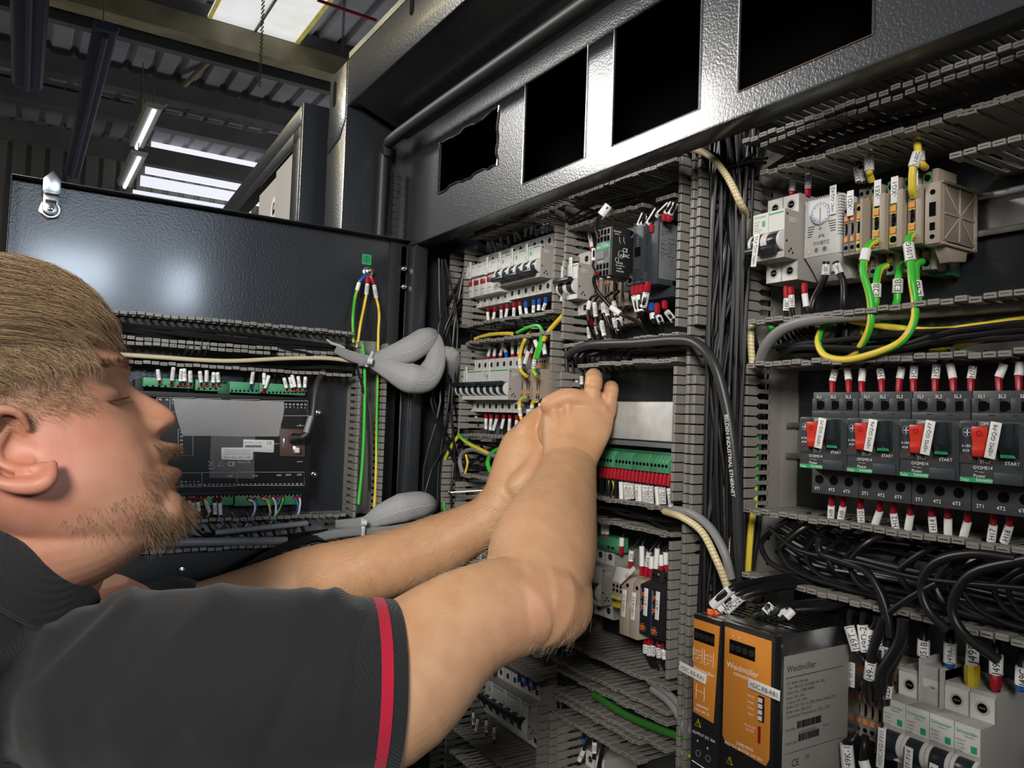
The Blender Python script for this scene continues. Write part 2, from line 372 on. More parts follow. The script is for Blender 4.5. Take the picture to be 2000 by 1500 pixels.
bmesh.ops.translate(bm, vec=(0, .002, 0), verts=vs); bmesh.ops.recalc_face_normals(bm, faces=bm.faces)
me = bpy.data.meshes.new('instrument_panel'); bm.to_mesh(me); bm.free(); me.materials.append(MT['panel'])
o = put('instrument_panel', me); o.parent = cab; o.matrix_parent_inverse = Matrix.Translation((.3, 0, -.1))
b = MB(); b.box(PX0, PX1, .112, .142, PZ0-.0015, PZ0+.0005, 'panel'); b.box(PX0, PX1, .112, .1135, PZ0-.001, PZ0+.012, 'paint'); cpart(b, 'bottom_flange', bevel=.0004)
lp = jag.__wrapped__ if False else None
b = MB(); J = loops[1]; b.tube([(x, -.1415, z) for x, z in J+[J[0]]], .0011, 'steel', 5); cpart(b, 'cut_edge')
for a, b_, c, d in holes[1:]:
    m = MB(); m.tube([(a, -.141, d), (a, -.141, c), (b_, -.141, c), (b_, -.141, d), (a, -.141, d)], .0006, 'steel', 4); cpart(m, 'cut_edge')
b = MB(); b.box(PX0, PX1, .02, .125, 1.975, 1.98, 'void'); b.box(-1.138, .05, .005, .018, 1.8, 1.98, 'void'); cpart(b, 'compartment_shade_sheets')  # black sheets added to imitate the shade behind the panel openings
# ================= cardboard-masked neighbouring door =================
b = MB()                                                             # local: x along -, built as frame with a window
b.box(0, -.016, 0, .045, -.8, .835, 'paint'); b.box(-.016, -.9, .0, .045, .80, .835, 'paint'); b.box(-.016, -.068, .04, .045, -.8, .8, 'paint')
b.box(-.016, -.9, .04, .045, .775, .80, 'paint')
dd = b.ob('outer_door', cab, bevel=.0015, loc=(-1.325+.3, -.215, 1.1), rot=(0, 0, math.radians(-3)))
b = MB(); b.box(-.068, -.225, .034, .039, -.8, .772, 'card'); b.ob('cardboard', dd, bevel=.0008)
b = MB(); b.box(-.228, -.40, .031, .036, -.8, .765, 'card'); b.ob('cardboard', dd, bevel=.0008)
b = MB(); b.ring((-.24, .0370, .700), .014, .024, .0012, 'label', 20); b.box(-.246, -.234, .0370, .0385, .69, .698, 'void'); b.ob('hole_ring', dd)
b = MB(); b.box(-.40, -.9, .0, .02, -.8, .745, 'black'); b.ob('door_skin', dd)
b = MB(); b.cyl((0, 0, .006), .012, .026, 'mgrey', 'z', 18); b.cyl((0, 0, -.02), .010, .026, 'mgrey', 'z', 18); t = b.ob('hinge_barrel', cab, bevel=.001, loc=(-1.18+.3, -.262, 1.645))
b = MB(); b.cyl((0, 0, .032), .003, .006, 'brass', 'z', 10); b.ob('pin_tip', t)
# ================= inner door, swung open at a right angle =================
DX = -1.135                                                         # door sheet plane; local x = world y, local -y = world +x
def DL(px, py, d=0.):                                               # pixel -> (u, z) on a plane d in front of the door sheet
    p = WX(px, py, DX+d); return p.y, p.z
def dpart(mb, n, par=None, **kw): return mb.ob(n, par or inn, **kw)
Zo = 1.2
b = MB(); b.box(-.672, -.14, -.002, 0, .0, 1.762-Zo+.011, 'plate'); inn = b.ob('inner_door', cab, loc=(DX+.3, 0, Zo-.1), rot=(0, 0, math.pi/2))
b = MB(); b.box(-.672, -.14, 0, .02, 1.772-Zo, 1.7735-Zo, 'paint'); dpart(b, 'top_flange', bevel=.0004)
b = MB(); b.box(-.673, -.6715, 0, .02, 0, 1.7735-Zo, 'paint'); dpart(b, 'side_flange', bevel=.0004)
b = MB(); b.box(-.1415, -.14, 0, .02, 0, 1.7735-Zo, 'paint'); b.box(-.17, -.142, .0, .004, 0, 1.77-Zo, 'black'); dpart(b, 'side_flange', bevel=.0004)
u, z = DL(98, 410); z -= Zo
lk = MB(); lk.cyl((u, 0, z), .0135, .003, 'steel', 'd', 6, a0=.3); lk.ring((u, .003, z), .0085, .0115, .003, 'steel'); lk.cyl((u, 0, z), .008, .012, 'galv'); lk.cyl((u, .012, z), .0045, .003, 'steel', 'd', 6)
lko = dpart(lk, 'cam_lock', bevel=.0004)
b = MB(); b.prism([(u-.0075, z-.004), (u+.0075, z-.004), (u+.0085, z+.018), (u-.0085, z+.018)], .009, .0115, 'galv', 'y')
b.box(u-.0085, u+.0085, .009, .02, z+.017, z+.0195, 'galv'); b.prism([(u-.0095, z+.018), (u+.0095, z+.018), (u+.0095, z+.034), (u, z+.045), (u-.0095, z+.034)], .018, .0205, 'galv', 'y')
b.box(u-.006, u+.006, .0116, .013, z+.006, z+.010, 'black')
b.box(u-.0032, u+.0032, .0151, .0153, z-.0007, z+.0007, 'ink'); b.box(u-.0007, u+.0007, .0151, .0153, z-.0032, z+.0032, 'ink')
b.ob('cam_arm', inn, bevel=.0004)
for py in (527, 562):
    u, z = DL(790, py); b = MB(); b.cyl((u-.005, .0, z-Zo), .0045, .010, 'steel', 'd', 6); b.cyl((u-.005, .010, z-Zo), .0025, .006, 'steel', 'd', 10); dpart(b, 'hinge_screw', bevel=.0003)
b = MB()
for q in ((350, 1108), (487, 1098)):
    u, z = DL(*q); b = MB(); b.cyl((u, .02, z-Zo), .0055, .003, 'steel', 'd', 16, .0045); b.cyl((u, .023, z-Zo), .003, .002, 'steel', 'd', 6); dpart(b, 'screw', bevel=.0004)
b = MB(); b.box(-.66, -.2, 0, .02, 1.262-Zo, 1.305-Zo, 'black'); dpart(b, 'lower_rail', bevel=.001)
b = MB(); b.box(-.56, -.36, .0, .028, 1.243-Zo, 1.255-Zo, 'black'); b.box(-.6, -.3, 0, .024, 1.215-Zo, 1.232-Zo, 'black'); dpart(b, 'louvre', bevel=.001)
# earth sign and stud
u, z = DL(716, 507); z -= Zo
b = MB(); b.box(u-.0075, u+.0075, 0, .0006, z-.008, z+.008, 'green'); b.ring((u, .0006, z), .0046, .0053, .0002, 'ink'); b.box(u-.0004, u+.0004, .0006, .0008, z, z+.0045, 'ink')
for i, w_ in enumerate((.0035, .0023, .0012)): b.box(u-w_, u+w_, .0006, .0008, z-.0004-i*.0015, z+.0002-i*.0015, 'ink')
dpart(b, 'earth_sign')
u, z = DL(718, 531); z -= Zo
b = MB(); b.cyl((u, 0, z), .0085, .002, 'steel', 'd', 20); b.cyl((u, .002, z), .0065, .006, 'steel', 'd', 6); b.cyl((u, .008, z), .0035, .008, 'brass', 'd', 12); dpart(b, 'earth_stud', bevel=.0003)
# ================= wiring ducts =================
def finger_mesh(wide, neck, h, k='duct', pitch=.010):
    m = MB(); a = pitch*wide/2; n_ = pitch*neck/2
    zb = .019 if neck < .5 else .010
    pl = [(-a, zb), (a, zb), (n_+.0006, zb+.001), (n_, zb+.004), (n_, h-.020), (a, h-.0165), (a, h-.0015), (a-.0008, h), (-a+.0008, h), (-a, h-.0015), (-a, h-.0165), (-n_, h-.020), (-n_, zb+.004), (-n_-.0006, zb+.001)]
    # profile in (x,d), thickness along z
    m.prism(pl, -.0007, .0007, k, 'z')
    m.prism([(-a, h-.014), (a, h-.014), (a, h), (-a, h)], -.0022, .0022, k, 'z')
    return m.mesh('finger', bevel=.00035, seg=1)
FM = {}
def duct(label, axis, a0, a1, w0, w1, h=.08, runs=None, style=0, k='duct', parent_rz=None, org=(0, 0, 0), group=None, skip=(), only=None):
    """axis 'h': runs along x from a0 to a1, walls at z=w0 and z=w1; axis 'v': runs along z, walls at x=w0,w1."""
    key = (style, h, k)
    if key not in FM: FM[key] = finger_mesh(*((.86, .62), (.86, .40))[style], h, k)
    c = (a0, (w0+w1)/2) if axis == 'h' else ((w0+w1)/2, a0)
    t = thing('wiring_duct', label, 'wiring duct', (org[0]+c[0] if not parent_rz else org[0], org[1] if not parent_rz else c[0], org[2]+c[1]), parent_rz or 0, group)
    L = a1-a0; hw = (w1-w0)/2; m = MB()
    if axis == 'h':
        m.box(0, L, 0, .0018, -hw, hw, k)
        for s in (-1, 1): m.box(0, L, 0, .011, s*hw-.0007, s*hw+.0007, k)
    else:
        m.box(-hw, hw, 0, .0018, 0, L, k)
        for s in ((-1, 1) if not only else (only,)): m.box(s*hw-.0007, s*hw+.0007, 0, .020 if style else .011, 0, L, k)
    if hw > .012:
        for i in range(int(L/.025)):
            q = .0125+i*.025
            if axis == 'v': m.cyl((0, .0018, q), .0022, .0001, 'void', 'd', 8)
            else: m.cyl((q, .0018, 0), .0022, .0001, 'void', 'd', 8)
    m.ob('base_channel', t)
    n = int(L/.010)
    for s in (-1, 1):
        if only and s != only: continue
        for i in range(n):
            p = .005+i*.010
            if any(lo <= (a0+p) <= hi and (sd == 0 or sd == s) for sd, lo, hi in skip): continue
            o = put('finger', FM[key], t)
            j = rnd.uniform(-.0005, .0005)
            if axis == 'h': o.location = (p, 0, s*hw); o.rotation_euler = (j*30, 0, (0 if s > 0 else 0))
            else: o.location = (s*hw, 0, p); o.rotation_euler = (0, -math.pi/2, 0)
    return t
DG = 'wiring ducts'
duct('topmost short grey duct over the left breaker column, partly behind the instrument panel', 'h', -1.04, -.79, 1.773, 1.80)
duct('grey horizontal duct between the two left breaker rows', 'h', -1.04, -.805, 1.611, 1.638)
duct('grey horizontal duct below the lower left breaker row', 'h', -1.04, -.81, 1.411, 1.472)
duct('grey vertical duct at the far left edge of the mounting plate', 'v', .95, 1.76, -1.10, -1.052, skip=((0, 1.606, 1.643), (1, 1.405, 1.478)))
duct('grey vertical duct between the left breakers and the contactor bay', 'v', .95, 1.775, -.812, -.789, skip=((-1, 1.606, 1.643), (1, 1.562, 1.597), (-1, 1.405, 1.478), (1, 1.38, 1.416), (0, 1.14, 1.235)))
duct('highest grey duct over the contactor bay, just under the instrument panel', 'h', -.785, -.56, 1.785, 1.812)
duct('second grey duct over the contactor bay, black wires rising into it', 'h', -.785, -.592, 1.741, 1.779, skip=((-1, -.64, -.625),))
duct('grey horizontal duct below the contactor bay carrying a thick black cable', 'h', -.785, -.585, 1.566, 1.592, skip=((1, -.672, -.662), (-1, -.785, -.76)))
duct('grey horizontal duct just below the red ferruled green connector', 'h', -.785, -.585, 1.385, 1.411)
duct('grey vertical duct right of the contactor and aluminium cover', 'v', .95, 1.79, -.588, -.570, skip=((-1, 1.56, 1.597), (-1, 1.38, 1.416), (-1, 1.14, 1.235)))
duct('wide grey vertical duct crammed with upright black cables', 'v', .95, 1.80, -.561, -.497, skip=((0, 1.553, 1.60), (-1, 1.375, 1.405)), style=0, only=-1)
duct('first grey duct of the stack below the timer relays, wide comb on top', 'h', -.785, -.585, 1.206, 1.231)
duct('middle grey duct of the stack below the timer relays', 'h', -.785, -.58, 1.170, 1.195)
duct('lowest grey duct of the stack below the timer relays', 'h', -.785, -.62, 1.142, 1.162)
duct('long dark grey duct directly under the instrument panel at the right', 'h', -.507, .045, 1.771, 1.80)
duct('dark grey duct over the thermostat and earth terminals', 'h', -.485, -.04, 1.735, 1.763)
duct('wide grey duct between the thermostat row and the motor starters', 'h', -.495, .045, 1.557, 1.597)
duct('wide open duct of looping black wires below the motor starters', 'h', -.495, .045, 1.363, 1.423)
duct('slotted grey vertical duct piece beside the first motor starter', 'v', 1.420, 1.560, -.535, -.517, style=1, h=.055, only=1)
duct('slotted grey vertical duct piece beside the white two pole breaker', 'v', 1.603, 1.743, -.535, -.517, style=1, h=.055, only=1)
duct('short slotted duct piece above the narrow orange module', 'v', 1.29, 1.35, -.535, -.517, style=1, h=.055, only=1)
duct('short grey duct at the right edge above the bare rail', 'h', -.31, .04, 1.705, 1.735)
duct('grey duct over the bottom left breaker row', 'h', -1.02, -.815, 1.17, 1.20)
duct('grey duct beneath the bottom left breaker row, seen from above', 'h', -1.04, -.815, 1.0, 1.035)
duct('small grey vertical duct piece left of the lowest two pole breaker', 'v', .98, 1.135, -.786, -.77)
# ducts on the inner door (tips 50 mm from the sheet)
def dduct(label, axis, a0, a1, w0, w1, **kw):
    if axis == 'h': return duct(label, 'h', a0, a1, w0, w1, h=.05, parent_rz=math.pi/2, org=(DX, 0, 0), **kw)
    key = (0, .05, 'duct')
    t = duct(label, 'v', a0, a1, w0, w1, h=.05, **kw); t.location = (DX, (w0+w1)/2, a0); t.rotation_euler = (0, 0, math.pi/2); return t
FM[(0, .05, 'duct')] = finger_mesh(.86, .62, .05)
dduct('upper grey duct across the open inner door', 'h', -.64, -.235, 1.583, 1.615)
dduct('second grey duct across the open inner door, above the green connectors', 'h', -.64, -.235, 1.553, 1.577, skip=((1, -.36, -.352), (1, -.305, -.296)))
dduct('grey vertical duct on the inner door holding the green and yellow wires', 'v', 1.345, 1.61, -.228, -.188)
dduct('grey duct across the inner door below the controller', 'h', -.64, -.235, 1.312, 1.35)
# ================= DIN rails =================
def rail(x0, x1, z, label, base=0.):
    t = thing('din_rail', label, 'rail', ((x0+x1)/2, -base, z)); L = (x1-x0)/2
    m = MB(); m.prism([(0, -.0135), (.001, -.0135), (.001, -.012), (.001, .012), (.001, .0135), (0, .0135)], -L, L, 'galv')
    for s in (-1, 1): m.prism([(0, s*.0125), (.0075, s*.0125), (.0075, s*.0175), (.0065, s*.0175), (.0065, s*.0135), (0, s*.0135)], -L, L, 'galv')
    m.ob('rail_profile', t, bevel=.0002); return t
rail(-1.05, -.815, 1.711, 'steel mounting rail behind the upper left breakers')
rail(-1.05, -.815, 1.547, 'steel mounting rail behind the lower left breakers')
rail(-.78, -.59, 1.672, 'steel mounting rail behind the contactor')
rail(-.475, .045, 1.676, 'bare bright steel rail running right from the earth terminals')
rail(-.505, .045, 1.488, 'steel rail end showing left of the first motor starter')
rail(-.78, -.59, 1.31, 'steel mounting rail behind the timer relays')
rail(-.49, .045, 1.29, 'steel mounting rail behind the orange power modules')
rail(-1.04, -.815, 1.11, 'steel mounting rail behind the bottom left breakers')
rail(-.77, -.6, 1.07, 'steel mounting rail behind the lowest two pole breaker')
# ================= device builders (local: x right, d outwards, z up from the rail centre) =================
XR, ZU = Vector((1, 0, 0)), Vector((0, 0, 1))
ORD = ['first', 'second', 'third', 'fourth', 'fifth', 'sixth', 'seventh', 'eighth', 'ninth', 'tenth', 'eleventh', 'twelfth', 'thirteenth', 'fourteenth', 'fifteenth', 'sixteenth', 'seventeenth', 'eighteenth', 'nineteenth', 'twentieth']
def plate_label(par, x, d, z, h, txt, w=.0062, tilt=0., horiz=False, sz=None, name='marker_strip'):
    m = MB(); a = (h, w) if horiz else (w, h)
    m.prism([(-a[0]/2, -a[1]/2), (a[0]/2, -a[1]/2), (a[0]/2, a[1]/2), (-a[0]/2, a[1]/2)], 0, .0006, 'label', 'y')
    o = m.ob(name, par, bevel=.0002, loc=(x, -d, z), rot=(0, tilt, 0))
    if txt:
        g = glyphs(txt); s = sz or min(w*.95, h*.86/max(g[2], .1)); t = MB()
        if horiz: t.text(txt, (0, -.0008, 0), XR, ZU, s, 'ink')
        else: t.text(txt, (0, -.0008, 0), ZU, -XR, s, 'ink')
        t.ob('lettering', o)
    return o
_mc = {}
def cached(key, fn, **kw):
    if key not in _mc: m = fn(); _mc[key] = m.mesh(key[0], **kw)
    return _mc[key]
def pole_front():
    m = MB(); w = .018
    m.box(.0003, w-.0003, .0745, .0755, .003, .0222, 'white')            # printed face
    m.box(.0003, w-.0003, .0745, .0755, -.0222, -.0165, 'white')
    for s, zz in ((1, .031), (-1, -.031)):
        m.box(.0003, w-.0003, .0545, .0555, zz-.0088, zz+.0088, 'white')
        m.ring((w/2, .0553, zz), .0036, .0049, .0006, 'lgrey', 16); m.cyl((w/2, .0553, zz), .0034, .0004, 'void', 'd', 14)
        m.box(w/2-.0022, w/2+.0022, .0556, .0558, zz-.0004, zz+.0004, 'mgrey')
        m.box(w-.0007, w-.0001, .0545, .0556, zz-.0088, zz+.0088, 'pgrey')
    for i in range(3): m.box(.004, .013, .0555, .0557, -.0232-i*.0011, -.0229-i*.0011-.0003, 'ink')
    return m
def toggle_mesh(up):
    m = MB(); w = .018
    m.cyl((.0034, .0735, -.0065), .0091, .0112, 'tog', 'x', 20)
    zt = .0005 if up else -.0145
    m.box(.0055, .0125, .075, .086, zt-.002, zt+.0022, 'tog'); return m
def cheek_mesh():
    m = MB(); w = .018
    m.cyl((.0004, .0732, -.0068), .0098, .0029, 'white', 'x', 22); m.cyl((w-.0033, .0732, -.0068), .0098, .0029, 'white', 'x', 22); return m
def mcb(x0, zc, poles, up, label, groups=None, name='circuit_breaker', group=None, brand=True, txt=None, mark=None, shield=False):
    t = thing(name, label, 'circuit breaker', (x0, 0, zc), 0, group); W_ = poles*.018
    m = MB(); m.prism([(.006, -.040), (.055, -.040), (.055, -.0222), (.075, -.0222), (.075, .0222), (.055, .0222), (.055, .040), (.006, .040)], 0, W_, 'pgrey')
    m.box(W_, W_+.0003, .058, .070, .010, .016, 'lgrey')
    for dd, zz in ((.0725, .018), (.0725, -.007), (.069, -.016), (.064, -.017), (.0665, -.0135)): m.cyl((W_, dd, zz), .0013, .0004, 'void', 'x', 8)
    m.ob('body', t, bevel=.0006)
    for i in range(poles):
        put('pole_front', cached(('pole_front',), pole_front), t, loc=(i*.018, 0, 0))
        c = put('toggle_housing', cached(('toggle_housing',), cheek_mesh, bevel=.0003, smooth=True), t, loc=(i*.018, 0, 0))
        put('toggle', cached(('toggle', up), lambda: toggle_mesh(up), bevel=.0005, smooth=True), t, loc=(i*.018, 0, 0))
    gs = groups or [poles]; x = 0
    for g in gs:
        m = MB(); zt = .0005 if up else -.0148; wd = g*.018
        m.prism([(.083, zt-.0035), (.0885, zt-.003), (.0895, zt), (.0885, zt+.003), (.083, zt+.0035), (.081, zt)], x+.0015, x+wd-.0015, 'tog'); m.ob('tie_bar', t, bevel=.0006)
        if brand:
            m = MB(); m.text('Schneider', (x+.0018, -.0757, .0195), XR, ZU, .0034, 'green', 'l')
            m.box(x+.0185 if g > 1 else x+.009, x+wd-.0015, .0755, .0757, .0188, .0203, 'green')
            m.box(x+.0108, x+.0142, .0755, .0757, .0095, .0148, 'green')
            for j, q in enumerate(txt or ('Multi 9', 'C60N')): m.text(q, (x+.0018, -.0757, .0148-j*.0026), XR, ZU, .0021, 'mgrey', 'l')
            m.ob('print', t)
        x += wd
    for (mx, mz, h, s, ti) in (mark or []): plate_label(t, mx, .0764, mz, h, s, tilt=ti)
    return t
# ---- upper left row: five fuse holders + three double pole breakers ----
def fuse(x, zc, i):
    t = thing('fuse_holder', '%s white fuse holder from the left, red window, upper left row' % ORD[i], 'fuse holder', (x, 0, zc), 0, 'fuse holders in the upper left row'); w = .0198
    m = MB(); m.prism([(.006, -.040), (.055, -.040), (.055, -.026), (.070, -.026), (.072, .004), (.055, .024), (.055, .040), (.006, .040)], .0002, w-.0002, 'white')
    for zz in (.031, -.031): m.cyl((w/2, .0553, zz), .0026, .0004, 'void', 'd', 14)
    m.ob('body', t, bevel=.0006)
    m = MB(); m.prism([(.056, .003), (.077, .003), (.077, .019), (.074, .0225), (.056, .0225)], .0006, w-.0006, 'white')
    m.text('Schneider', (.002, -.0775, .017), XR, ZU, .0027, 'green', 'l'); m.text('STI', (.002, -.0775, .0135), XR, ZU, .0021, 'green', 'l'); m.text('32 A', (.002, -.0775, .0105), XR, ZU, .0021, 'mgrey', 'l')
    m.ob('carrier_lid', t, bevel=.0006)
    m = MB(); m.box(.003, w-.003, .0718, .0728, -.0085, -.0015, 'redind'); m.ob('indicator_window', t, bevel=.0003)
    m = MB(); m.box(.005, w-.005, .0712, .0716, -.0165, -.0162, 'mgrey'); m.ob('print', t)
for i in range(5): fuse(-1.0565+i*.0198, 1.7085, i)
mcb(-.9575, 1.7105, 6, False, 'upper left row of white breaker poles with three black tie bars pushed down', groups=[2, 2, 2],
    mark=[(.004, .012, .030, '=MC.CB-F11', 0), (.0375, .012, .030, '=MC.CB-F12', 0), (.075, .014, .026, '=MC.CB-F13', 0)])
for dx, z, s, l in ((-1.037, .002, '=MC.CB-F1', 'narrow white marker strip on the first fuse holder'), (-.987, .002, '=MC.CB-F4', 'narrow white marker strip on the fourth fuse holder')):
    tag(plate_label(None, dx, .0778, 1.7205+z, .026, s), l, 'label')
mcb(-1.0625, 1.547, 8, True, 'long white eight pole breaker row, black tie bars raised, left column', groups=[4, 4],
    mark=[(.0235, .014, .028, '=MC.GQ-F21', 0), (.091, .018, .030, '=MC.GQ-F22', 0)])
mcb(-.802, 1.6725, 2, True, 'white two pole breaker left of the contactor, toggles up', groups=[2], mark=[(.0075, .013, .031, '=MC.CB-F14', .08), (.0225, .015, .031, '=MC.GQ-F23', -.06)])
mcb(-.4945, 1.676, 2, False, 'white two pole breaker beside the thermostat, black bar down', groups=[2], txt=('Multi 9', 'C60H', 'C 6A', '400/415V', 'UL1077', 'M9F42206'), mark=None)
tag(plate_label(None, -.478, .0905, 1.6605, .030, '=MC.GQ-F25', tilt=.12), 'white marker strip reading =MC.GQ-F25 stuck across the breaker toggle', 'label')
mcb(-.738, 1.31, 2, True, 'white two pole breaker half hidden behind the elbow, green plug above it', groups=[2], brand=False)
mcb(-.950, 1.11, 6, True, 'bottom left row of white breakers with one long black bar', groups=[6], mark=[(.0545, .012, .024, '=MC.XG-F31', 0), (.0905, .012, .024, '=MC.XG-F32', 0), (.0185, .012, .024, '=MC.XG-F30', 0)])
mcb(-.745, 1.068, 2, True, 'lowest white two pole breaker under the duct stack', groups=[2], brand=False)
for i, (c, lab, mk) in enumerate((('C 10A', 'shadowed white breaker tagged =DC.XG-F311 at the lower right', (.0065, -.012, .030, '=DC.XG-F311', .05)),
                          ('C 6A', 'dim breaker tagged =EA1.TF-F14, second in the lower right row', (.0095, -.018, .030, '=EA1.TF-F14', .05)),
                          ('C 32A', 'dim breaker tagged =GP-F23, third in the lower right row', (.010, -.021, .026, '=GP-F23', .05)),
                          ('C 10A', 'dim breaker at the right frame edge, fourth in the lower right row', None))):
    t = thing('circuit_breaker', lab, 'circuit breaker', (-.357+i*.018, 0, 1.2735), 0, 'breakers of the lower right row')
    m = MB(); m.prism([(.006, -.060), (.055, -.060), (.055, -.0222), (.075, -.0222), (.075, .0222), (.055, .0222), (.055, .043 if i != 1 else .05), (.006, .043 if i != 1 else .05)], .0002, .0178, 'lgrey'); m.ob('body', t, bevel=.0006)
    put('pole_front', cached(('pole_front',), pole_front), t); put('toggle_housing', _mc[('toggle_housing',)], t, loc=(0, 0, -.003))
    put('toggle', _mc[('toggle', False)], t, loc=(0, 0, -.003))
    m = MB(); m.text('Schneider', (.0014, -.0758, .0175), XR, ZU, .0037, 'green', 'l'); m.text('Electric', (.007, -.0758, .0148), XR, ZU, .0022, 'green', 'l')
    for j, q in enumerate(('Multi 9', 'C60N', c, '277V')): m.text(q, (.0015, -.0758, .0112-j*.0026), XR, ZU, .0022, 'mgrey', 'l')
    m.box(.0115, .0155, .0755, .0757, .0045, .0092, 'green'); m.ob('print', t)
    if mk: plate_label(t, mk[0], .0875, mk[1], mk[2], mk[3], tilt=mk[4])
    if i == 1:
        m = MB(); m.box(.0002, .0018, .03, .060, .022, .055, 'lgrey'); m.box(.0162, .0178, .03, .060, .022, .052, 'lgrey'); m.box(.0018, .0162, .03, .056, .020, .034, 'lgrey'); m.ob('barrier', t, bevel=.0008)
# ---- motor starters ----
def starter(x0, zc, i):
    n = ('F5', 'F6', 'F7', 'F8')[i]
    t = thing('motor_starter', '%s black motor starter from the left, strip =EM2 GQ-%s over its red button' % (ORD[i], n), 'motor starter', (x0, 0, zc), 0, 'black motor starters with red stop buttons'); w = .0437
    m = MB(); m.box(.0004, w-.0004, .006, .095, -.0212, .0212, 'charc'); m.box(.0, .0115, .095, .0958, -.0085, .0208, 'charc')
    m.ob('body', t, bevel=.0005)
    for s, nm in ((1, ('1L1', '3L2', '5L3')), (-1, ('2T1', '4T2', '6T3'))):
        m = MB(); m.box(.0004, w-.0004, .006, .079, s*.0214, s*.0425, 'charc')
        if s > 0:
            for j in range(4):
                a = (-.0002, .0125, .026, .0385)[j]; m.box(max(.0006, a), min(w-.0006, a+(.005 if j in (0, 3) else .0065)), .079, .0806, .0268, .037, 'charc')
            m.box(.0006, w-.0006, .079, .0806, .0216, .0268, 'charc')
            for q in (.012, .027): m.box(q, q+.004, .0806, .0808, .0250, .0256, 'void')
        b_ = m.ob('terminal_block', t, bevel=.0004); m = MB()
        for j in range(3):
            cx = .0078+j*.0138; cz = .0318 if s > 0 else -.0305
            m.cyl((cx, .079, cz), .0036, .0009, 'void', 'd', 20); m.text(nm[j], (cx-.001, -.0808, cz+(.0068 if s > 0 else -.0075)), XR, ZU, .0036, 'wink')
        m.ob('terminal_openings', b_)
    # dial window
    m = MB(); m.box(.0010, .0108, .0958, .0962, -.0075, .0195, 'mgrey' if False else 'charc2'); m.ring((.0058, .0962, .0130), .0026, .0034, .0004, 'mgrey', 16)
    m.box(.0036, .0080, .0963, .0966, .0127, .0133, 'wink'); m.box(.0055, .0061, .0963, .0966, .0108, .0152, 'wink'); m.box(.0030, .0072, .0963, .0965, -.0002, .0010, 'wink'); m.box(.0036, .0066, .0965, .0966, .0001, .0007, 'void')
    m.text('6-10A', (.0056, -.0967, .0038), XR, ZU, .0026, 'wink'); m.text('TEST', (.0048, -.0967, -.0035), XR, ZU, .0022, 'redind'); m.box(.0072, .0098, .0963, .0968, -.0062, -.0024, 'brown'); m.ob('setting_dial', t)
    m = MB(); m.prism([(.095, -.0035), (.1012, -.0035), (.1028, .001), (.1018, .0060), (.1035, .0120), (.1035, .0172), (.095, .0172)], .0117, .0226, 'red'); b_ = m.ob('stop_button', t, bevel=.0009)
    m = MB(); m.ring((.0171, .1036, .0125), .0014, .0018, .0002, 'redind', 16); m.ob('mark', b_)
    m = MB(); m.prism([(.095, -.0030), (.099, -.0030), (.1035, .0040), (.1045, .0195), (.095, .0195)], .029, .0385, 'tog'); b_ = m.ob('start_button', t, bevel=.0006)
    m = MB(); m.prism([(.0292, -.0032), (.0383, -.0032), (.0375, -.001), (.0345, .0012), (.0315, .0008), (.0292, .0015)], .0985, .1002, 'green', 'y'); m.ob('green_tip', b_)
    m = MB(); m.box(.0005, .0222, .095, .0954, -.0210, -.0178, 'green'); m.text('TeSys', (.0012, -.0957, -.0195), XR, ZU, .0026, 'wink', 'l'); m.text('Schneider', (.0115, -.0957, -.0190), XR, ZU, .0028, 'wink', 'l')
    for q, x, z, s in (('OFF', .0170, .0192, .0030), ('STOP', .0176, -.0066, .0030), ('START', .0345, -.0068, .0032), ('GV2ME14', .0158, -.0107, .0031), ('Power', .0138, -.0163, .0030)): m.text(q, (x, -.0957, z), XR, ZU, s, 'wink')
    m.box(.0105, .0125, .0951, .0953, -.0136, -.0134, 'wink'); m.box(.0135, .0165, .0951, .0953, -.0139, -.0137, 'wink'); m.ob('print', t)
    m = MB(); m.box(.0228, .0412, .095, .0962, -.0210, -.0132, 'charc2'); m.ob('blank_window', t, bevel=.0004)
    plate_label(t, .0272, .1055, .0082, .0245, '=EM2 GQ-'+n, w=.0070, tilt=.17)
for i in range(4): starter(-.4225+i*.0437, 1.4885, i)
# ---- thermostat ----
t = thing('thermostat', 'white enclosure thermostat with a round blue-marked dial, lettered nVent', 'thermostat', (-.4565, 0, 1.6815)); w = .0365
m = MB(); m.prism([(.006, -.026), (.050, -.026), (.050, .0265), (.047, .0275), (.006, .0275)], 0, w, 'white'); m.prism([(.006, -.0262), (.0495, -.0262), (.038, -.037), (.030, -.046), (.006, -.046)], .001, w-.001, 'white')
for i in range(13): m.box(.002+i*.0026, .0032+i*.0026, .042, .0503, .0255, .0279, 'mgrey')
for i in range(14): m.box(w-.0022, w+.0002, .043, .0503, -.010+i*.0026, -.0088+i*.0026, 'mgrey')
for i in range(12): m.box(-.0002, .0012, .044, .0503, -.008+i*.0028, -.0068+i*.0028, 'mgrey')
for i in range(5):
    q = .0032+i*.0003; m.box(.0035+(4-i)*0., .0115-i*.0008, .0500, .0503, .001-i*.0022, .002-i*.0022, 'void'); m.box(.0245+i*.0006, .0325, .0500, .0503, .003-i*.0022, .004-i*.0022, 'void')
m.ob('housing', t, bevel=.0005)
m = MB(); cx, cz, R_ = .0175, .0118, .0098
m.cyl((cx, .050, cz), R_, .0018, 'white', 'd', 36); m.ring((cx, .0518, cz), R_-.0004, R_, .0002, 'blu', 36); m.box(cx-.0002, cx+.0002, .0518, .0521, cz-.0055, cz+.0055, 'ink')
m.prism([(cx-.0012, cz-.0135), (cx+.0012, cz-.0135), (cx+.0006, cz-R_+.0004), (cx-.0006, cz-R_+.0004)], .050, .0515, 'lgrey', 'y')
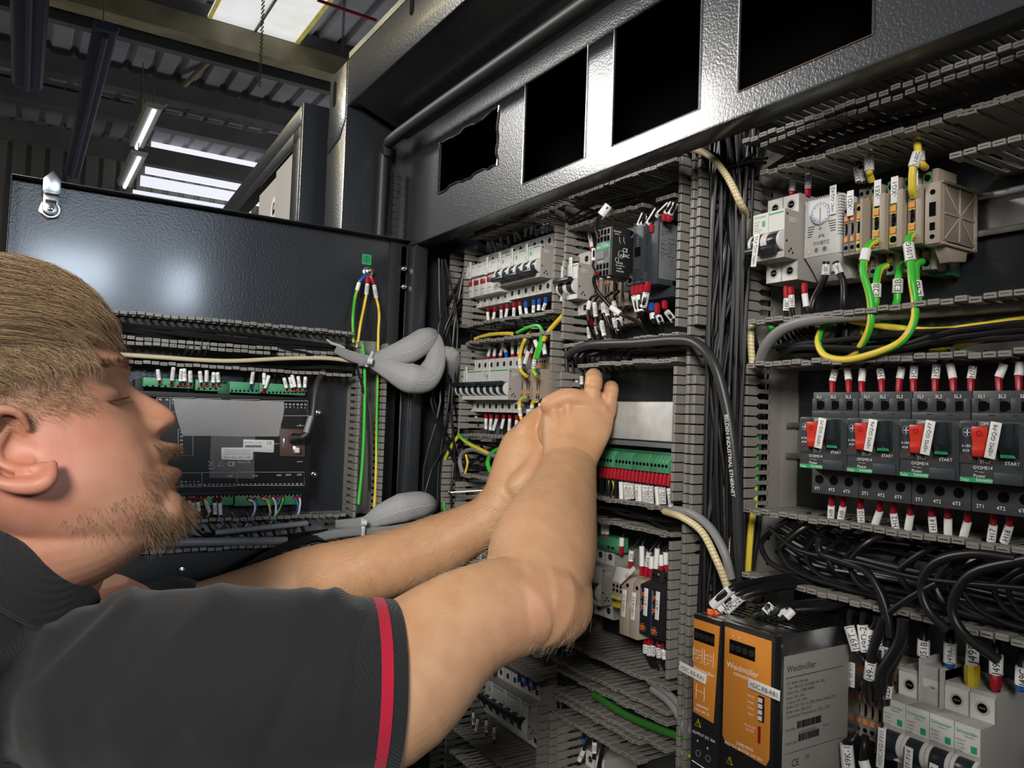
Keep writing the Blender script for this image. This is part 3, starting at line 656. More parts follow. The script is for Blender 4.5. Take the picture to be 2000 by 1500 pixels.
for i, s in enumerate(('0', '10', '20', '30', '40', '50', '60', '70')):
    a = math.radians(90-i*45); u = Vector((math.cos(a), 0, math.sin(a))); r_ = Vector((math.sin(a), 0, -math.cos(a)))
    m.text(s, (cx+u.x*.0078, -.0521, cz+u.z*.0078), r_, u, .0022, 'blu'); p = Vector((cx, -.0520, cz))
    for da in (.39,): 
        v = Vector((math.cos(a+da), 0, math.sin(a+da))); m.tube([p+v*.0072, p+v*.0090], .00015, 'blu', 4)
m.ob('dial', t)
m = MB(); m.text('nvent', (cx+.0005, -.0504, -.0135), XR, ZU, .0075, 'mgrey')
for i in range(9):
    a = math.radians(10+i*20); v = Vector((math.cos(a), 0, math.sin(a))); p = Vector((cx+.0005, -.0504, -.0095)); m.tube([p+v*.0014, p+v*.0034], .00022, 'mgrey', 4)
m.ob('lettering', t)
m = MB()
for q, k in ((.0055, 'white'), (.0130, 'lgrey'), (.0215, 'lgrey')): m.ring((q, .050, -.0205), .0019, .0026, .0004, 'lgrey', 16); m.cyl((q, .050, -.0205), .0019, .0002, 'white' if k == 'white' else 'mgrey', 'd', 14)
m.cyl((.0225, .036, -.0395), .0032, .006, 'white', 'z', 14); m.ob('terminal_openings', t)
plate_label(t, .0300, .0512, .0215, .026, '=MC GQ-K2', w=.0066)
# ---- terminal blocks ----
def tblock_mesh(kind, w):
    m = MB(); bc, ft, sh = {'g': ('beiged', 'mgrey', 'mgrey'), 'e': ('beiged', 'gy_y', 'gconn'), 'b': ('beige', 'mgrey', 'beige'), 'y': ('beige', 'gy_y', 'gy_y')}[kind]
    m.prism([(.008, -.040), (.034, -.040), (.034, -.0225), (.055, -.0225), (.055, .0225), (.034, .0225), (.034, .040), (.008, .040)], .0002, w-.0002, bc)
    for s in (-1, 1):
        for zz, d0 in ((.0125, .055), (.0315, .034)):
            m.box(.0006, w-.0006, d0, d0+.0006, s*zz-.0075, s*zz+.0075, ft if zz < .02 else sh)
            m.cyl((w/2, d0+.0006, s*(zz+.0035)), w*.34, .0003, 'void', 'd', 10); m.box(w*.22, w*.78, d0+.0006, d0+.0016, s*(zz-.0035)-.0022, s*(zz-.0035)+.0022, 'orange')
            m.cyl((w/2, d0+.0006, s*(zz-.0085)), w*.2, .0002, 'void', 'd', 8)
    m.box(w*.3, w*.7, .055, .0554, -.0035, .0035, 'void'); return m
MT['gy_y'] = mat('green_yellow_plastic', (.52, .50, .06), .45)
def terminals(spec, x, zc, labels, end=None, dd=0.):
    for i, (k, w) in enumerate(spec):
        if k == 'p':
            t = thing('terminal_cover', labels[i], 'terminal cover', (x, -dd, zc)); m = MB()
            m.prism([(.008, -.041), (.036, -.041), (.036, -.0235), (.059, -.0235), (.059, .0235), (.036, .0235), (.036, .041), (.008, .041)], .0001, w-.0001, 'beige'); m.ob('plate', t, bevel=.0004)
        elif k == 's': pass
        else:
            t = thing('terminal_block', labels[i], 'terminal block', (x, -dd, zc)); put('body', cached(('terminal', k, w), lambda: tblock_mesh(k, w), bevel=.0002), t)
        x += w
    return x
zt = 1.6725; X_ = lambda px, py, d=.055: W(px, py, d).x
terminals([('g', .0058), ('g', .0058), ('e', .0062), ('p', .0022)], X_(1648, 450), zt, ['grey spring terminal touching the thermostat, marked XD1', 'second grey spring terminal right of the thermostat', 'green and yellow terminal at the end of the XD1 group', 'beige cover plate closing the XD1 terminals'])
x1, x2, x3 = X_(1703, 450), X_(1736, 450), X_(1772, 450)
for xx, s, ls in ((x1, 'XE1', 'first'), (x2, 'XG1', 'second'), (x3, 'XG1', 'third')):
    terminals([('e', .0088), ('p', .0050)], xx, zt, ['%s single earth terminal with orange levers, right of the XD1 group' % ls, 'beige cover plate of the %s single earth terminal' % ls])
for px, py, s, lb in ((1657, 398, '-XD1', 'white group tag reading -XD1 above the grey terminals'), (1710, 378, '-XE1', 'white group tag reading -XE1'), (1743, 372, '-XG1', 'left white group tag reading -XG1'), (1781, 362, '-XG1', 'right white group tag reading -XG1 behind a yellow wire')):
    p = W(px, py, .058); tag(plate_label(None, p.x+.002, .058, p.z, .022, s, w=.0062), lb, 'label')
t = thing('end_clamp', 'large beige end clamp with lattice side right of the earth terminals', 'end clamp', (X_(1806, 450, .06), 0, 1.670)); w = .012
m = MB(); m.box(0, w, .05, .060, -.0235, .0245, 'beige'); m.box(w, w+.0006, .012, .056, -.021, .022, 'beiged')
for (a, b_, c, d) in ((.012, -.02, .055, .02), (.055, -.02, .012, .02), (.012, 0, .055, 0), (.034, -.02, .034, .022)): m.tube([(w+.001, -a, b_), (w+.001, -c, d)], .0009, 'beige', 6)
for zz in (.0245, -.0235): m.box(0, w+.0015, .010, .058, zz-.001, zz+.001, 'beige')
m.box(0, w+.0015, .008, .012, -.024, .025, 'beige'); m.prism([(.018, -.025), (.05, -.025), (.042, -.036), (.02, -.033)], .002, w-.001, 'beige'); m.ob('body', t, bevel=.0005)
m = MB(); m.cyl((.006, .06, .017), .0021, .0004, 'void', 'd', 14); m.cyl((.006, .06, -.018), .0019, .0004, 'void', 'd', 14); m.box(.004, .008, .06, .0604, -.013, -.007, 'void'); m.box(.0035, .0085, .06, .0604, -.002, .009, 'void'); m.ob('openings', t)
t = thing('earth_foot', 'green foot of the last earth terminal below the end clamp', 'terminal foot', (X_(1838, 510, .02), 0, 1.636)); m = MB(); m.box(-.006, .008, .006, .022, -.008, .012, 'gdark'); m.ob('foot', t, bevel=.0006)
# ---- terminals right of the lower left breakers ----
terminals([('b', .0052), ('b', .0052), ('p', .0025), ('b', .0052), ('b', .0052), ('y', .0062), ('p', .0080), ('b', .0052), ('b', .0052), ('s', 1)], -.9165, 1.545,
    ['first beige orange-levered terminal right of the eight pole breaker', 'second beige orange-levered terminal right of the eight pole breaker', 'thin beige cover plate in the left terminal strip', 'third beige orange-levered terminal in the left strip',
     'fourth beige orange-levered terminal in the left strip', 'yellow earth terminal in the left terminal strip', 'thick beige cover plate in the left terminal strip', 'fifth beige terminal in the left strip, beyond the thick plate', 'last beige terminal in the left strip, next to the vertical duct'])
terminals([('b', .0052), ('b', .0052), ('b', .0052), ('p', .0055), ('b', .0052), ('b', .0052), ('b', .0052), ('p', .0055), ('b', .0052), ('b', .0052), ('p', .0050), ('b', .0055), ('p', .008)], -.7640, 1.660,
    ['beige terminal tight against the two pole breaker near the contactor', 'second beige terminal below the grey auxiliary block', 'third beige terminal below the grey auxiliary block', 'first beige cover plate below the auxiliary block',
     'fourth beige terminal below the grey auxiliary block', 'fifth beige terminal below the grey auxiliary block', 'sixth beige terminal below the grey auxiliary block', 'second beige cover plate below the auxiliary block',
     'seventh beige terminal below the auxiliary block', 'eighth beige terminal below the auxiliary block', 'third beige cover plate below the auxiliary block', 'last beige terminal, half behind the contactor', 'fourth beige cover plate, against the contactor'], dd=-.004)
# ---- contactor and auxiliary block ----
t = thing('contactor', 'large dark blue-grey contactor with a printed grey side label', 'contactor', (-.656, 0, 1.683)); w = .046
m = MB(); m.box(.006, w, .006, .088, -.036, .036, 'charc2'); m.box(0, w, .006, .066, -.047, .047, 'charc2'); m.box(.013, .030, .088, .094, -.030, .028, 'charc2'); m.box(-.020, .012, .05, .078, -.036, -.024, 'charc2'); m.ob('body', t, bevel=.0008)
m = MB(); m.box(.004, .014, .066, .076, .030, .044, 'charc'); m.box(.0, .031, .086, .0925, .018, .031, 'charc'); m.box(.0, .031, .086, .0925, -.034, -.021, 'charc'); m.ob('terminal_shroud', t, bevel=.0008)
m = MB()
for cx, cz in ((.0215, .0245), (.0085, .0235), (.0215, -.0275), (.0085, -.0285)): m.ring((cx, .0925, cz), .0034, .0046, .0005, 'mgrey', 18); m.cyl((cx, .0925, cz), .0034, .0003, 'void', 'd', 16)
m.box(.0165, .0255, .094, .0943, -.004, .006, 'void'); m.box(.0165, .0255, .094, .0946, -.018, -.006, 'charc')
for i in range(4): m.text('3 4', (.021, -.0945, .0165-i*.0028), XR, ZU, .002, 'wink')
m.ob('front_details', t)
m = MB(); m.box(w, w+.0004, .060, .086, -.030, .030, 'mgrey'); ob = m.ob('side_label', t, bevel=.0002)
m = MB()
for i in range(15):
    zz = .026-i*.0024; m.text(('Schneider', 'LC1D', 'IEC 60947-4-1', '690V 25A', 'NO')[i % 5]*1, (w+.0006, -.084, zz) if i < 5 else (w+.0006, -.074 if i % 2 else -.084, zz), Vector((0, 1, 0)), ZU, .0023, 'ink', 'l')
for cz, cy in ((.005, .082), (.005, .070), (-.003, .082), (-.012, .069)): m.tube([(w+.0006, -cy+.0026*math.cos(a*math.pi/6), cz+.0026*math.sin(a*math.pi/6)) for a in range(13)], .0002, 'ink', 4)
m.ob('print', ob)
t = thing('auxiliary_contact_block', 'grey auxiliary contact block with square ports and green stripe', 'contact block', (-.6735, 0, 1.6835)); w = .0250
m = MB(); m.box(0, w, .082, .118, -.0265, .0275, 'black'); m.box(.0, w, .118, .1205, -.0262, .0272, 'mgrey'); b_ = m.ob('body', t, bevel=.0006)
m = MB()
for s, zs in ((1, (.0225, .0150)), (-1, (-.0150, -.0225))):
    for zz in zs:
        for q in (.0035, .0088, .0150, .0203): m.box(q-.0018, q+.0018, .1205, .1208, zz-.0028, zz+.0028, 'void')
m.box(.0005, w-.0005, .1205, .1209, .0040, .0090, 'green'); m.text('TeSys', (.0015, -.1211, .0068), XR, ZU, .0028, 'wink', 'l'); m.text('Schneider', (.0115, -.1211, .0075), XR, ZU, .0026, 'wink', 'l')
m.box(.001, .0145, .1205, .1215, -.0065, .0025, 'mgrey'); m.box(.0165, .0205, .1205, .1207, -.0055, .0035, 'charc'); m.text('LADN22', (.008, -.1207, -.0095), XR, ZU, .0028, 'wink')
for cx in (.006, .019): m.cyl((cx, .117, -.0285), .002, .002, 'lgrey', 'z', 10)
m.ob('front_details', t)
m = MB(); Y = Vector((0, 1, 0))
for q, y, z, s in (('Schneider', -.112, .0225, .0028), ('Electric', -.112, .0197, .0022), ('CE', -.1005, .0035, .0062), ('EAC', -.099, -.0025, .0052), ('UL', -.106, -.003, .004), ('LADN22', -.108, -.0115, .0026), ('IEC 60947-5-1', -.107, -.0145, .0022), ('Ui 690V', -.108, -.0175, .0022), ('A600 Q600', -.107, -.0205, .0022)): m.text(q, (w+.0003, y, z), Y, ZU, s, 'wink')
for cy, cz, r_ in ((.106, -.002, .0042), (.1115, -.0085, .0024)): m.tube([(w+.0003, -cy+r_*math.cos(a*math.pi/8), cz+r_*math.sin(a*math.pi/8)) for a in range(17)], .00018, 'wink', 4)
for yy, zz in ((-.109, .012), (-.103, .0125)): m.tube([(w+.0003, yy, zz+.005), (w+.0003, yy, zz+.001), (w+.0003, yy+.0018, zz-.002)], .00018, 'wink', 4)
m.ob('side_print', t)
# ---- film covered controller with green plug connector ----
t = thing('controller_module', 'long aluminium module still under protective film, in front of the hand', 'controller', (-.7135, 0, 1.50))
m = MB(); m.box(0, .122, .03, .075, -.0195, .0228, 'alum'); m.ob('cover', t, bevel=.0022)
m = MB(); m.box(0, .122, .03, .070, -.0265, -.0195, 'mgrey'); m.box(0, .122, .012, .03, -.03, .024, 'mgrey'); m.ob('base', t, bevel=.0008)
t = thing('terminal_connector', 'long green screw connector above the row of red ferrules', 'connector', (-.718, 0, 1.4565)); pc = .0066
m = MB(); m.box(-.004, .115, .03, .066, -.008, .0125, 'gdark'); m.ob('socket', t, bevel=.0004)
for i in range(4):
    x0 = (.0, .0325, .0615, .0905)[i]; nn = (4, 4, 4, 4)[i]; m = MB(); m.prism([(.05, -.009), (.0745, -.009), (.0745, .0035), (.069, .0095), (.05, .0095)], x0, x0+.0285, 'gconn')
    b_ = m.ob('plug', t, bevel=.0004); m = MB()
    for j in range(5): m.cyl((x0+.003+j*.0056, .0745, -.0015), .0019, .0003, 'void', 'd', 12); m.tube([(x0+.0003+j*.0056, -.0752, -.009), (x0+.0003+j*.0056, -.0748, .0035), (x0+.0003+j*.0056, -.0695, .0098)], .0003, 'gdark', 4)
    m.ob('screw_holes', b_)
# ---- relays and timers ----
t = thing('terminal_strip', 'beige slanted terminal strip with a crossed white tag =SP-K', 'terminal strip', (-.6865, 0, 1.305))
m = MB(); m.prism([(.01, -.035), (.06, -.035), (.06, -.012), (.072, -.004), (.072, .014), (.066, .016), (.060, .030), (.01, .030)], 0, .024, 'beige'); m.prism([(.0665, .0165), (.0725, .0145), (.066, .0315), (.061, .0300)], .0002, .0238, 'white'); m.ob('body', t, bevel=.0005)
m = MB()
for i in range(4):
    for zz in (.0105, .0055): m.cyl((.003+i*.006, .072, zz), .0018, .0003, 'void', 'd', 10)
    for zz in (-.0165, -.0225): m.cyl((.003+i*.006, .060, zz), .0018, .0003, 'void', 'd', 10)
m.box(.001, .015, .072, .074, -.0035, -.0005, 'gy_y'); m.box(.004, .0155, .064, .0755, -.012, -.008, 'fery'); m.ob('openings', t)
for i in range(2):
    t = thing('relay', ('left', 'right')[i]+' beige plug-in relay tagged =SP-K3%d' % (i+1), 'relay', (-.6655+i*.0155, 0, 1.303)); m = MB()
    m.prism([(.01, -.036), (.078, -.036), (.078, -.006), (.074, .0), (.074, .022), (.068, .027), (.01, .027)], .0004, .0151, 'beige'); m.ob('body', t, bevel=.0007)
    m = MB(); m.cyl((.0075, .074, .0175), .0022, .0004, 'void', 'd', 14); m.cyl((.0075, .078, -.016), .001, .0003, 'void', 'd', 8); m.ob('openings', t)
    plate_label(t, .0090, .0795, -.001, .030, '=SP-K3%d' % (i+1), tilt=.06)
for i in range(2):
    t = thing('timer_relay', ('left', 'right')[i]+' black timer relay with orange dials tagged -KT%d' % (i+1), 'relay', (-.6345+i*.0178, 0, 1.305)); w = .0172
    m = MB(); m.prism([(.01, -.045), (.058, -.045), (.058, -.034), (.077, -.030), (.077, .022), (.062, .026), (.060, .037), (.01, .037)], .0003, w, 'black'); m.ob('body', t, bevel=.0006)
    if i == 1: m = MB(); m.box(w, w+.0004, .045, .066, -.026, .020, 'mgrey'); m.ob('side_label', t, bevel=.0002)
    m = MB()
    for zz, r_ in ((.0125, .0019), (-.001, .0019), (-.0225, .0026)):
        m.cyl((.0060, .077, zz), r_, .0018, 'fero', 'd', 14); m.box(.0060-r_*.8, .0060+r_*.8, .0788, .0790, zz-.0003, zz+.0003, 'void')
        if r_ > .002:
            for a in range(9): v = Vector((math.cos(.7*a), 0, math.sin(.7*a))); p = Vector((.006, -.0772, zz)); m.tube([p+v*.0034, p+v*.0046], .0002, 'fero' if a % 2 else 'wink', 4)
        else:
            for a in range(8): m.box(.0020, .0026, .077, .0772, zz-.005+a*.0014, zz-.0044+a*.0014, 'wink')
    m.box(.0008, .0012, .077, .0772, -.028, .02, 'blu')
    for cx in (.004, .010): m.cyl((cx, .061, .0305), .0017, .0003, 'void', 'd', 10)
    m.text('A1', (.013, -.063, .0335), XR, ZU, .003, 'wink'); m.text('A2', (.013, -.059, -.042), XR, ZU, .003, 'wink'); m.ob('dials', t)
    plate_label(t, .0115, .0785, .0055, .029, '-KT%d' % (i+1), w=.0058, tilt=.03)
t = thing('terminal_connector', 'small green plug connector above the half hidden breaker', 'connector', (-.700, 0, 1.3565)); m = MB()
m.prism([(.044, -.008), (.060, -.008), (.064, .0), (.058, .008), (.044, .009)], -.03, .007, 'gconn'); m.ob('plug', t, bevel=.0005)
m = MB(); [m.cyl((-.006+j*.008, .0625, -.002), .0018, .001, 'void', 'd', 10) for j in range(2)]; m.ob('screw_holes', t)
# ---- orange power modules ----
def power(x0, w, zt_, zb, label, small):
    t = thing('power_module', label, 'power supply', (x0, 0, zt_)); H = zt_-zb
    m = MB(); m.box(.0006, w-.0006, .02, .153, -H, 0, 'galv'); m.box(.0, w, .0, .04, -H, -.02, 'galv'); m.ob('case', t, bevel=.0008)
    m = MB(); m.box(0, w, .150, .158, -H, -.0005, 'black')
    m.box(.0, w, .150, .1585, -.0012, 0, 'steel'); m.ob('front_frame', t, bevel=.0005)
    m = MB(); zf = -.083 if small else -.098
    e = .0015 if small else .0025
    pl = [(e, -.004), (w-e, -.004), (w-e, zf+.006), (w-e-.003, zf), (e+.003, zf+.003), (e, zf+.008)]
    if small: pl = [(e*.3, -.004), (w-e*.5, -.004), (w-e-.0035, zf), (e+.001, zf+.002)]
    m.prism(pl, .158, .1592, 'oran2', 'y'); m.ob('orange_front', t, bevel=.0005)
    m = MB(); m.box(.002 if small else .008, .0245 if small else .0335, .1592, .1595, -.0215 if small else -.0235, -.0115 if small else -.0125, 'void')
    for i in range(4): m.cyl(((.005+i*.0057) if small else (.0115+i*.0064), .1595, -.0165 if small else -.018), .0024, .0008, 'black', 'd', 14); m.ring(((.005+i*.0057) if small else (.0115+i*.0064), .1595, -.0165 if small else -.018), .0022, .0026, .0009, 'rubber', 14)
    m.ob('connector_window', t)
    m = MB(); d = -.1595
    if small:
        for q, x, z, s in (('INPUT1', .0065, -.0295, .0024), ('DC 5-48V', .0065, -.0325, .0022), ('20A', .0065, -.0355, .0022), ('INPUT2', .0185, -.0305, .0024), ('DC 5-48V', .0185, -.0335, .0022), ('20A', .0185, -.0365, .0022),
                           ('Weidmüller', .0135, -.0445, .0050), ('connect', .013, -.0485, .003), ('2486090000', .013, -.0735, .0028), ('PRO DM 20', .013, -.0775, .0032), ('OUTPUT DC 40A', .0155, -.0965, .0033), ('+', .009, -.1025, .005), ('+', .020, -.1045, .005)): m.text(q, (x, d, z), XR, ZU, s, 'wink')
        for x0_, x1_ in ((.0015, .0115), (.0140, .0240)):
            m.tube([(x0_, d, -.0265), (x0_, d, -.0385), (x0_+.003, d, -.0385)], .00018, 'wink', 4); m.tube([(x1_, d, -.0265), (x1_, d, -.0385), (x1_-.003, d, -.0385)], .00018, 'wink', 4)
        for x_ in (.006, .015): m.tube([(x_, d, -.057), (x_, d, -.069)], .0002, 'wink', 4)
        m.tube([(.006, d, -.062), (.015, d, -.062)], .0002, 'wink', 4); m.tube([(.002, d+.0015, -.1215), (.024, d+.0015, -.1235)], .0004, 'wink', 4)
        for x_ in (.009, .020): m.ring((x_, .1582, -.113), .0022, .0028, .0004, 'mgrey', 14)
    else:
        for q, x, z, s in (('+', .0115, -.009, .004), ('+', .0180, -.009, .004), ('-', .0245, -.009, .004), ('-', .0310, -.009, .004), ('Weidmüller', .0215, -.0325, .0066), ('connect', .0205, -.0375, .0048),
                           ('Vin OK', .0305, -.0505, .0024), ('Ready', .0305, -.055, .0024), ('Active', .0305, -.0595, .0024), ('Sload', .0305, -.064, .0024), ('Vin-1V DC', .0300, -.0735, .0024), ('12V DC', .0300, -.0765, .0024), ('2788240000', .0255, -.0905, .0034), ('PRO DC BUFFER 24V 20A', .0245, -.0945, .0034)): m.text(q, (x, d, z), XR, ZU, s, 'wink')
        m.box(.038, .0435, .1592, .1600, -.0665, -.0475, 'black')
        for i in range(4): m.box(.0385, .0420, .16, .1606, -.0520-i*.0045, -.0488-i*.0045, 'label')
        m.box(.0385, .0405, .1592, .1600, -.083, -.0705, 'redind')
    m.ob('print', t)
    m = MB(); q = (.008, -.0885) if small else (.010, -.1075)
    m.prism([(q[0]-.0032, q[1]-.0028), (q[0]+.0032, q[1]-.0028), (q[0], q[1]+.0032)], .1582, .1586, 'fery', 'y'); m.prism([(q[0]-.0024, q[1]-.0023), (q[0]+.0024, q[1]-.0023), (q[0], q[1]+.0024)], .1586, .1588, 'void', 'y')
    m.tube([(q[0]+.0002, -.1589, q[1]+.0014), (q[0]-.0006, -.1589, q[1]), (q[0]+.0005, -.1589, q[1]), (q[0]-.0002, -.1589, q[1]-.0016)], .0002, 'fery', 4)
    if not small: m.cyl((.0345, .158, -.112), .0048, .0005, 'fery', 'd', 6); m.cyl((.0345, .1585, -.112), .0042, .0002, 'void', 'd', 6); m.text('Ex', (.0345, -.1589, -.112), XR, ZU, .005, 'fery')
    m.ob('warning_sign', t)
    m = MB()                                                          # perforated top
    for i in range(9 if not small else 5):
        for j in range(11): m.box(.005+i*.0053, .0085+i*.0053, .042+j*.0085, .0465+j*.0085, -.0001, .0003, 'void')
    m.ob('vent_slots', t)
    return t
power(-.4765, .0300, 1.3405, 1.205, 'narrow orange and black power module tagged =DC.RB-RA1', True)
pw = power(-.4440, .0510, 1.3420, 1.195, 'wide orange power buffer module tagged =DC.RB-RB1 with silver side label', False)
plate_label(pw, .0445, .1615, -.0405, .030, '=DC.RB-RB1', w=.0078, tilt=.03, horiz=True)
ps = [o for o in COL.objects if o.get('label', '').startswith('narrow orange')][0]
plate_label(ps, .0035, .1615, -.0480, .031, '=DC.RB-RA1', w=.0080, tilt=.10, horiz=True)
m = MB(); X1 = .0504; m.box(X1, X1+.0004, .066, .1465, -.14, -.0165, 'pgrey'); sl = m.ob('side_label', pw, bevel=.0002)
m = MB(); zr = -.0245
def st(q, y, z, s, al='l'): m.text(q, (X1+.0006, y, z), Y, ZU, s, 'ink', al)
st('Weidmüller', -.1435, -.0265, .0072)
m.box(X1+.0004, X1+.0007, .074, .144, -.0335, -.0331, 'ink')
for i, q in enumerate(('DC Buffer Module', 'Type: PRO DC BUFFER 24V 20A', 'Order No.: 2788240000', 'Input: 24V, 26A', 'Output: 24V, 20A', 'Buffer: 22V /Vin-1V, 20A; Power boost 25A', 'Buffer time: 20A, 0.2S', 'Operational Temperature: -25C...+70C')): st(q, -.1435, -.0375-i*.0036, .0034)
st('Serial No.:', -.1435, -.0725, .003); st('EAN-Code:', -.1435, -.0830, .003); st('Rev. 01', -.098, -.0765, .0026); st('AYNS1SPA5200463', -.128, -.0765, .0026)
for q0, z0, n_ in ((-.130, -.0715, 34), (-.128, -.0815, 26)):
    y = q0
    for i in range(n_): wd = rnd.choice((.0003, .0005, .0008)); m.box(X1+.0004, X1+.0006, -y-wd, -y, z0-.002, z0+.0035, 'ink'); y += wd+rnd.choice((.0003, .0005))
m.box(X1+.0004, X1+.0006, .074, .144, -.0905, -.0902, 'ink'); st('CE', -.136, -.0985, .0075); st('UL', -.120, -.0965, .005)
for (yy, zz) in ((-.134, -.1125), (-.120, -.1125)): m.tube([(X1+.0006, yy-.003, zz-.003), (X1+.0006, yy+.003, zz-.003), (X1+.0006, yy, zz+.003), (X1+.0006, yy-.003, zz-.003)], .0003, 'ink', 4)
m.ob('print', sl); m = MB(); m.cyl((X1, .1495, -.008), .0022, .0008, 'steel', 'x', 14); m.ob('screw', pw, bevel=.0002)
# ---- lower right terminals ----
for i in range(5):
    terminals([('b', .0062)], -.3975+i*.0062, 1.2705, ['%s dim orange-levered terminal from the orange module side, lower right' % ORD[i]], dd=-.006)
p = W(1666, 1335, .06); tag(plate_label(None, p.x, .062, 1.300, .020, 'DC.RB-XD1', w=.0062), 'small white tag reading DC.RB-XD1 at the lower right', 'label')
# ---- partly hidden relay base, screwdriver blade, loose tag ----
t = thing('relay', 'green and orange relay edge peeping out beside the left wrist', 'relay', (-.975, 0, 1.37)); m = MB(); m.box(0, .05, .01, .05, -.03, .034, 'gconn'); m.box(-.004, .0, .01, .052, -.03, .03, 'beige')
for i in range(6): m.box(-.0035, .0005, .052, .0535, -.026+i*.009, -.021+i*.009, 'fero')
m.ob('body', t, bevel=.0006)
t = thing('threaded_rod', 'thin steel standoff rod sticking out left of the green relay edge', 'rod', (-.955, 0, 1.385))
m = MB(); A, B_ = W(943, 958, .06), W(880, 962, .10); m.tube([A-t.location, B_-t.location], .0016, 'galv', 10); m.ob('rod', t); m = MB(); q = B_-t.location; m.cyl((q.x-.002, -q.y, q.z), .0042, .003, 'steel', 'x', 8); m.ob('nut', t, bevel=.0003)
p = W(936, 1086, .06); tag(plate_label(None, p.x, .06, p.z, .014, 'K4', w=.008, horiz=True, sz=.005), 'small white tag seen between the two forearms', 'label')
t = thing('circuit_breaker', 'white device glimpsed between wrist and forearm at the left column', 'circuit breaker', (-.97, 0, 1.33)); m = MB(); m.box(0, .07, .01, .055, -.06, .006, 'pgrey'); m.box(.0, .06, .055, .07, -.055, -.01, 'black'); m.ob('body', t, bevel=.001)
# ================= wires =================
def marker_on(par, A, B_, txt, r=.0030, nm='marker_sleeve', org=None, view=None):
    """white sleeve from A to B with lettering facing outwards; coordinates relative to the parent"""
    m = MB(); C_ = (A+B_)/2; ax = (B_-A).normalized(); m.tube([A, A.lerp(B_, .5), B_], r, 'label', 10); o = m.ob(nm, par, smooth=True)
    if txt:
        v = (CAM-((org or Vector())+C_)) if view is None else view
        v = (v-ax*v.dot(ax)).normalized(); side = ax.cross(v); g = glyphs(txt); L = (B_-A).length
        s = min(r*1.75, L*.92/max(g[2], .1)); t = MB(); dr = ax if ax.z > 0 else -ax
        if abs(ax.z) < .15: dr = ax if ax.dot(RT) > 0 else -ax
        t.text(txt, C_+v*(r+.0002), dr, v.cross(dr), s, 'ink'); t.ob('lettering', o)
    return o
def cable(P, r, k, label, group=None, n=8, name='cable', seg=5, cat='cable'):
    o = Vector(P[0]); m = MB(); m.tube([p-o for p in spline(P, seg)], r, k, n)
    ob = put(name, m.mesh(name, smooth=True), loc=o); tag(ob, label, cat, group); return ob
def lead(pts, r, k, label, ferr=None, mk=None, group=None, fl=None, mr=.0030, fr=.0029, seg=4, name='wire'):
    """pts: world points from the terminal outwards; pts[0]-pts[1] carries the ferrule, mk=(i,j,text) puts a marker between points i and j"""
    o = Vector(pts[0]); Q = [Vector(p)-o for p in pts]; m = MB(); m.tube(spline(Q, seg), r, k, 9)
    ob = put(name, m.mesh(name, smooth=True), loc=o); tag(ob, label, 'wire', group)
    if ferr:
        m = MB(); A, B_ = Q[0], Q[1]; m.tube([A, A.lerp(B_, .25), A.lerp(B_, .9), B_], [fr*.75, fr, fr, fr*.9], ferr, 8, flat=.8); m.ob('ferrule', ob, smooth=True)
    if mk:
        i, j, s = mk; marker_on(ob, Q[i], Q[j], s, mr, org=o)
    return ob
def zs(ox, oy, s): return lambda x, y, d: W(ox+x*s, oy+y*s, d)
def rows(fn, items, d, k, desc, group, ext, r=.0015, mr=.0029, fr=.0028, dm=None):
    N = len(items); dm = dm or d
    for i, it in enumerate(items):
        (x0, y0, x1, y1, x2, y2, s) = it[:7]; f = it[7] if len(it) > 7 else 'ferr'
        a, b_, c = fn(x0, y0, d), fn(x1, y1, (d+dm)/2), fn(x2, y2, dm); e = c+(c-b_).normalized()*abs(ext); e.y = -.045; e.z = c.z+ext
        lead([a, b_, c, e], r, k, '%s %s wire from the left %s' % (ORD[i], {'ferr': 'red-ferruled', 'ferb': 'blue-ferruled', None: 'white-sleeved black'}.get(f, 'white-sleeved'), desc), f, (1, 2, s), group, mr=mr, fr=fr)
Z4 = zs(1400, 680, .3); Z3 = zs(1400, 280, .3); Z1 = zs(860, 380, .3); Z2 = zs(860, 780, .3); Z5 = zs(860, 1050, .3); Z6 = zs(1500, 1125, .25)
T2, T3, T4, T5, T6 = zs(870, 400, .12), zs(870, 640, .12), zs(1080, 370, .13), zs(860, 820, .12), zs(1080, 520, .14)
rows(Z4, [(752, 292, 752, 215, 770, 140, 'H5'), (860, 292, 858, 208, 848, 135, ''), (943, 292, 943, 218, 950, 135, ''), (1075, 292, 1072, 205, 1062, 140, 'H9'), (1182, 290, 1190, 200, 1205, 125, ''), (1280, 290, 1280, 202, 1285, 120, 'H20'),
    (1420, 288, 1422, 200, 1432, 110, 'H52'), (1540, 288, 1538, 200, 1518, 105, ''), (1655, 286, 1655, 200, 1668, 120, 'H7C'), (1838, 282, 1835, 190, 1870, 105, ''), (1968, 280, 1965, 180, 1975, 95, '')], .066, 'wire', 'above the motor starters', 'wires above the motor starters', .012, dm=.062)
rows(Z4, [(750, 950, 746, 1025, 742, 1105, 'H9'), (825, 958, 822, 1030, 806, 1112, 'H9'), (938, 970, 935, 1045, 940, 1130, 'H10'), (1064, 988, 1060, 1060, 1028, 1152, ''), (1150, 1000, 1150, 1075, 1165, 1175, 'H12'), (1262, 1008, 1260, 1085, 1245, 1180, ''),
    (1398, 1025, 1400, 1095, 1410, 1195, 'H14'), (1505, 1035, 1505, 1108, 1505, 1218, ''), (1635, 1052, 1632, 1130, 1605, 1230, ''), (1805, 1075, 1800, 1150, 1785, 1258, 'H17'), (1910, 1088, 1905, 1155, 1870, 1265, 'H18')], .064, 'wire', 'below the motor starters', 'wires below the motor starters', -.010, dm=.06)
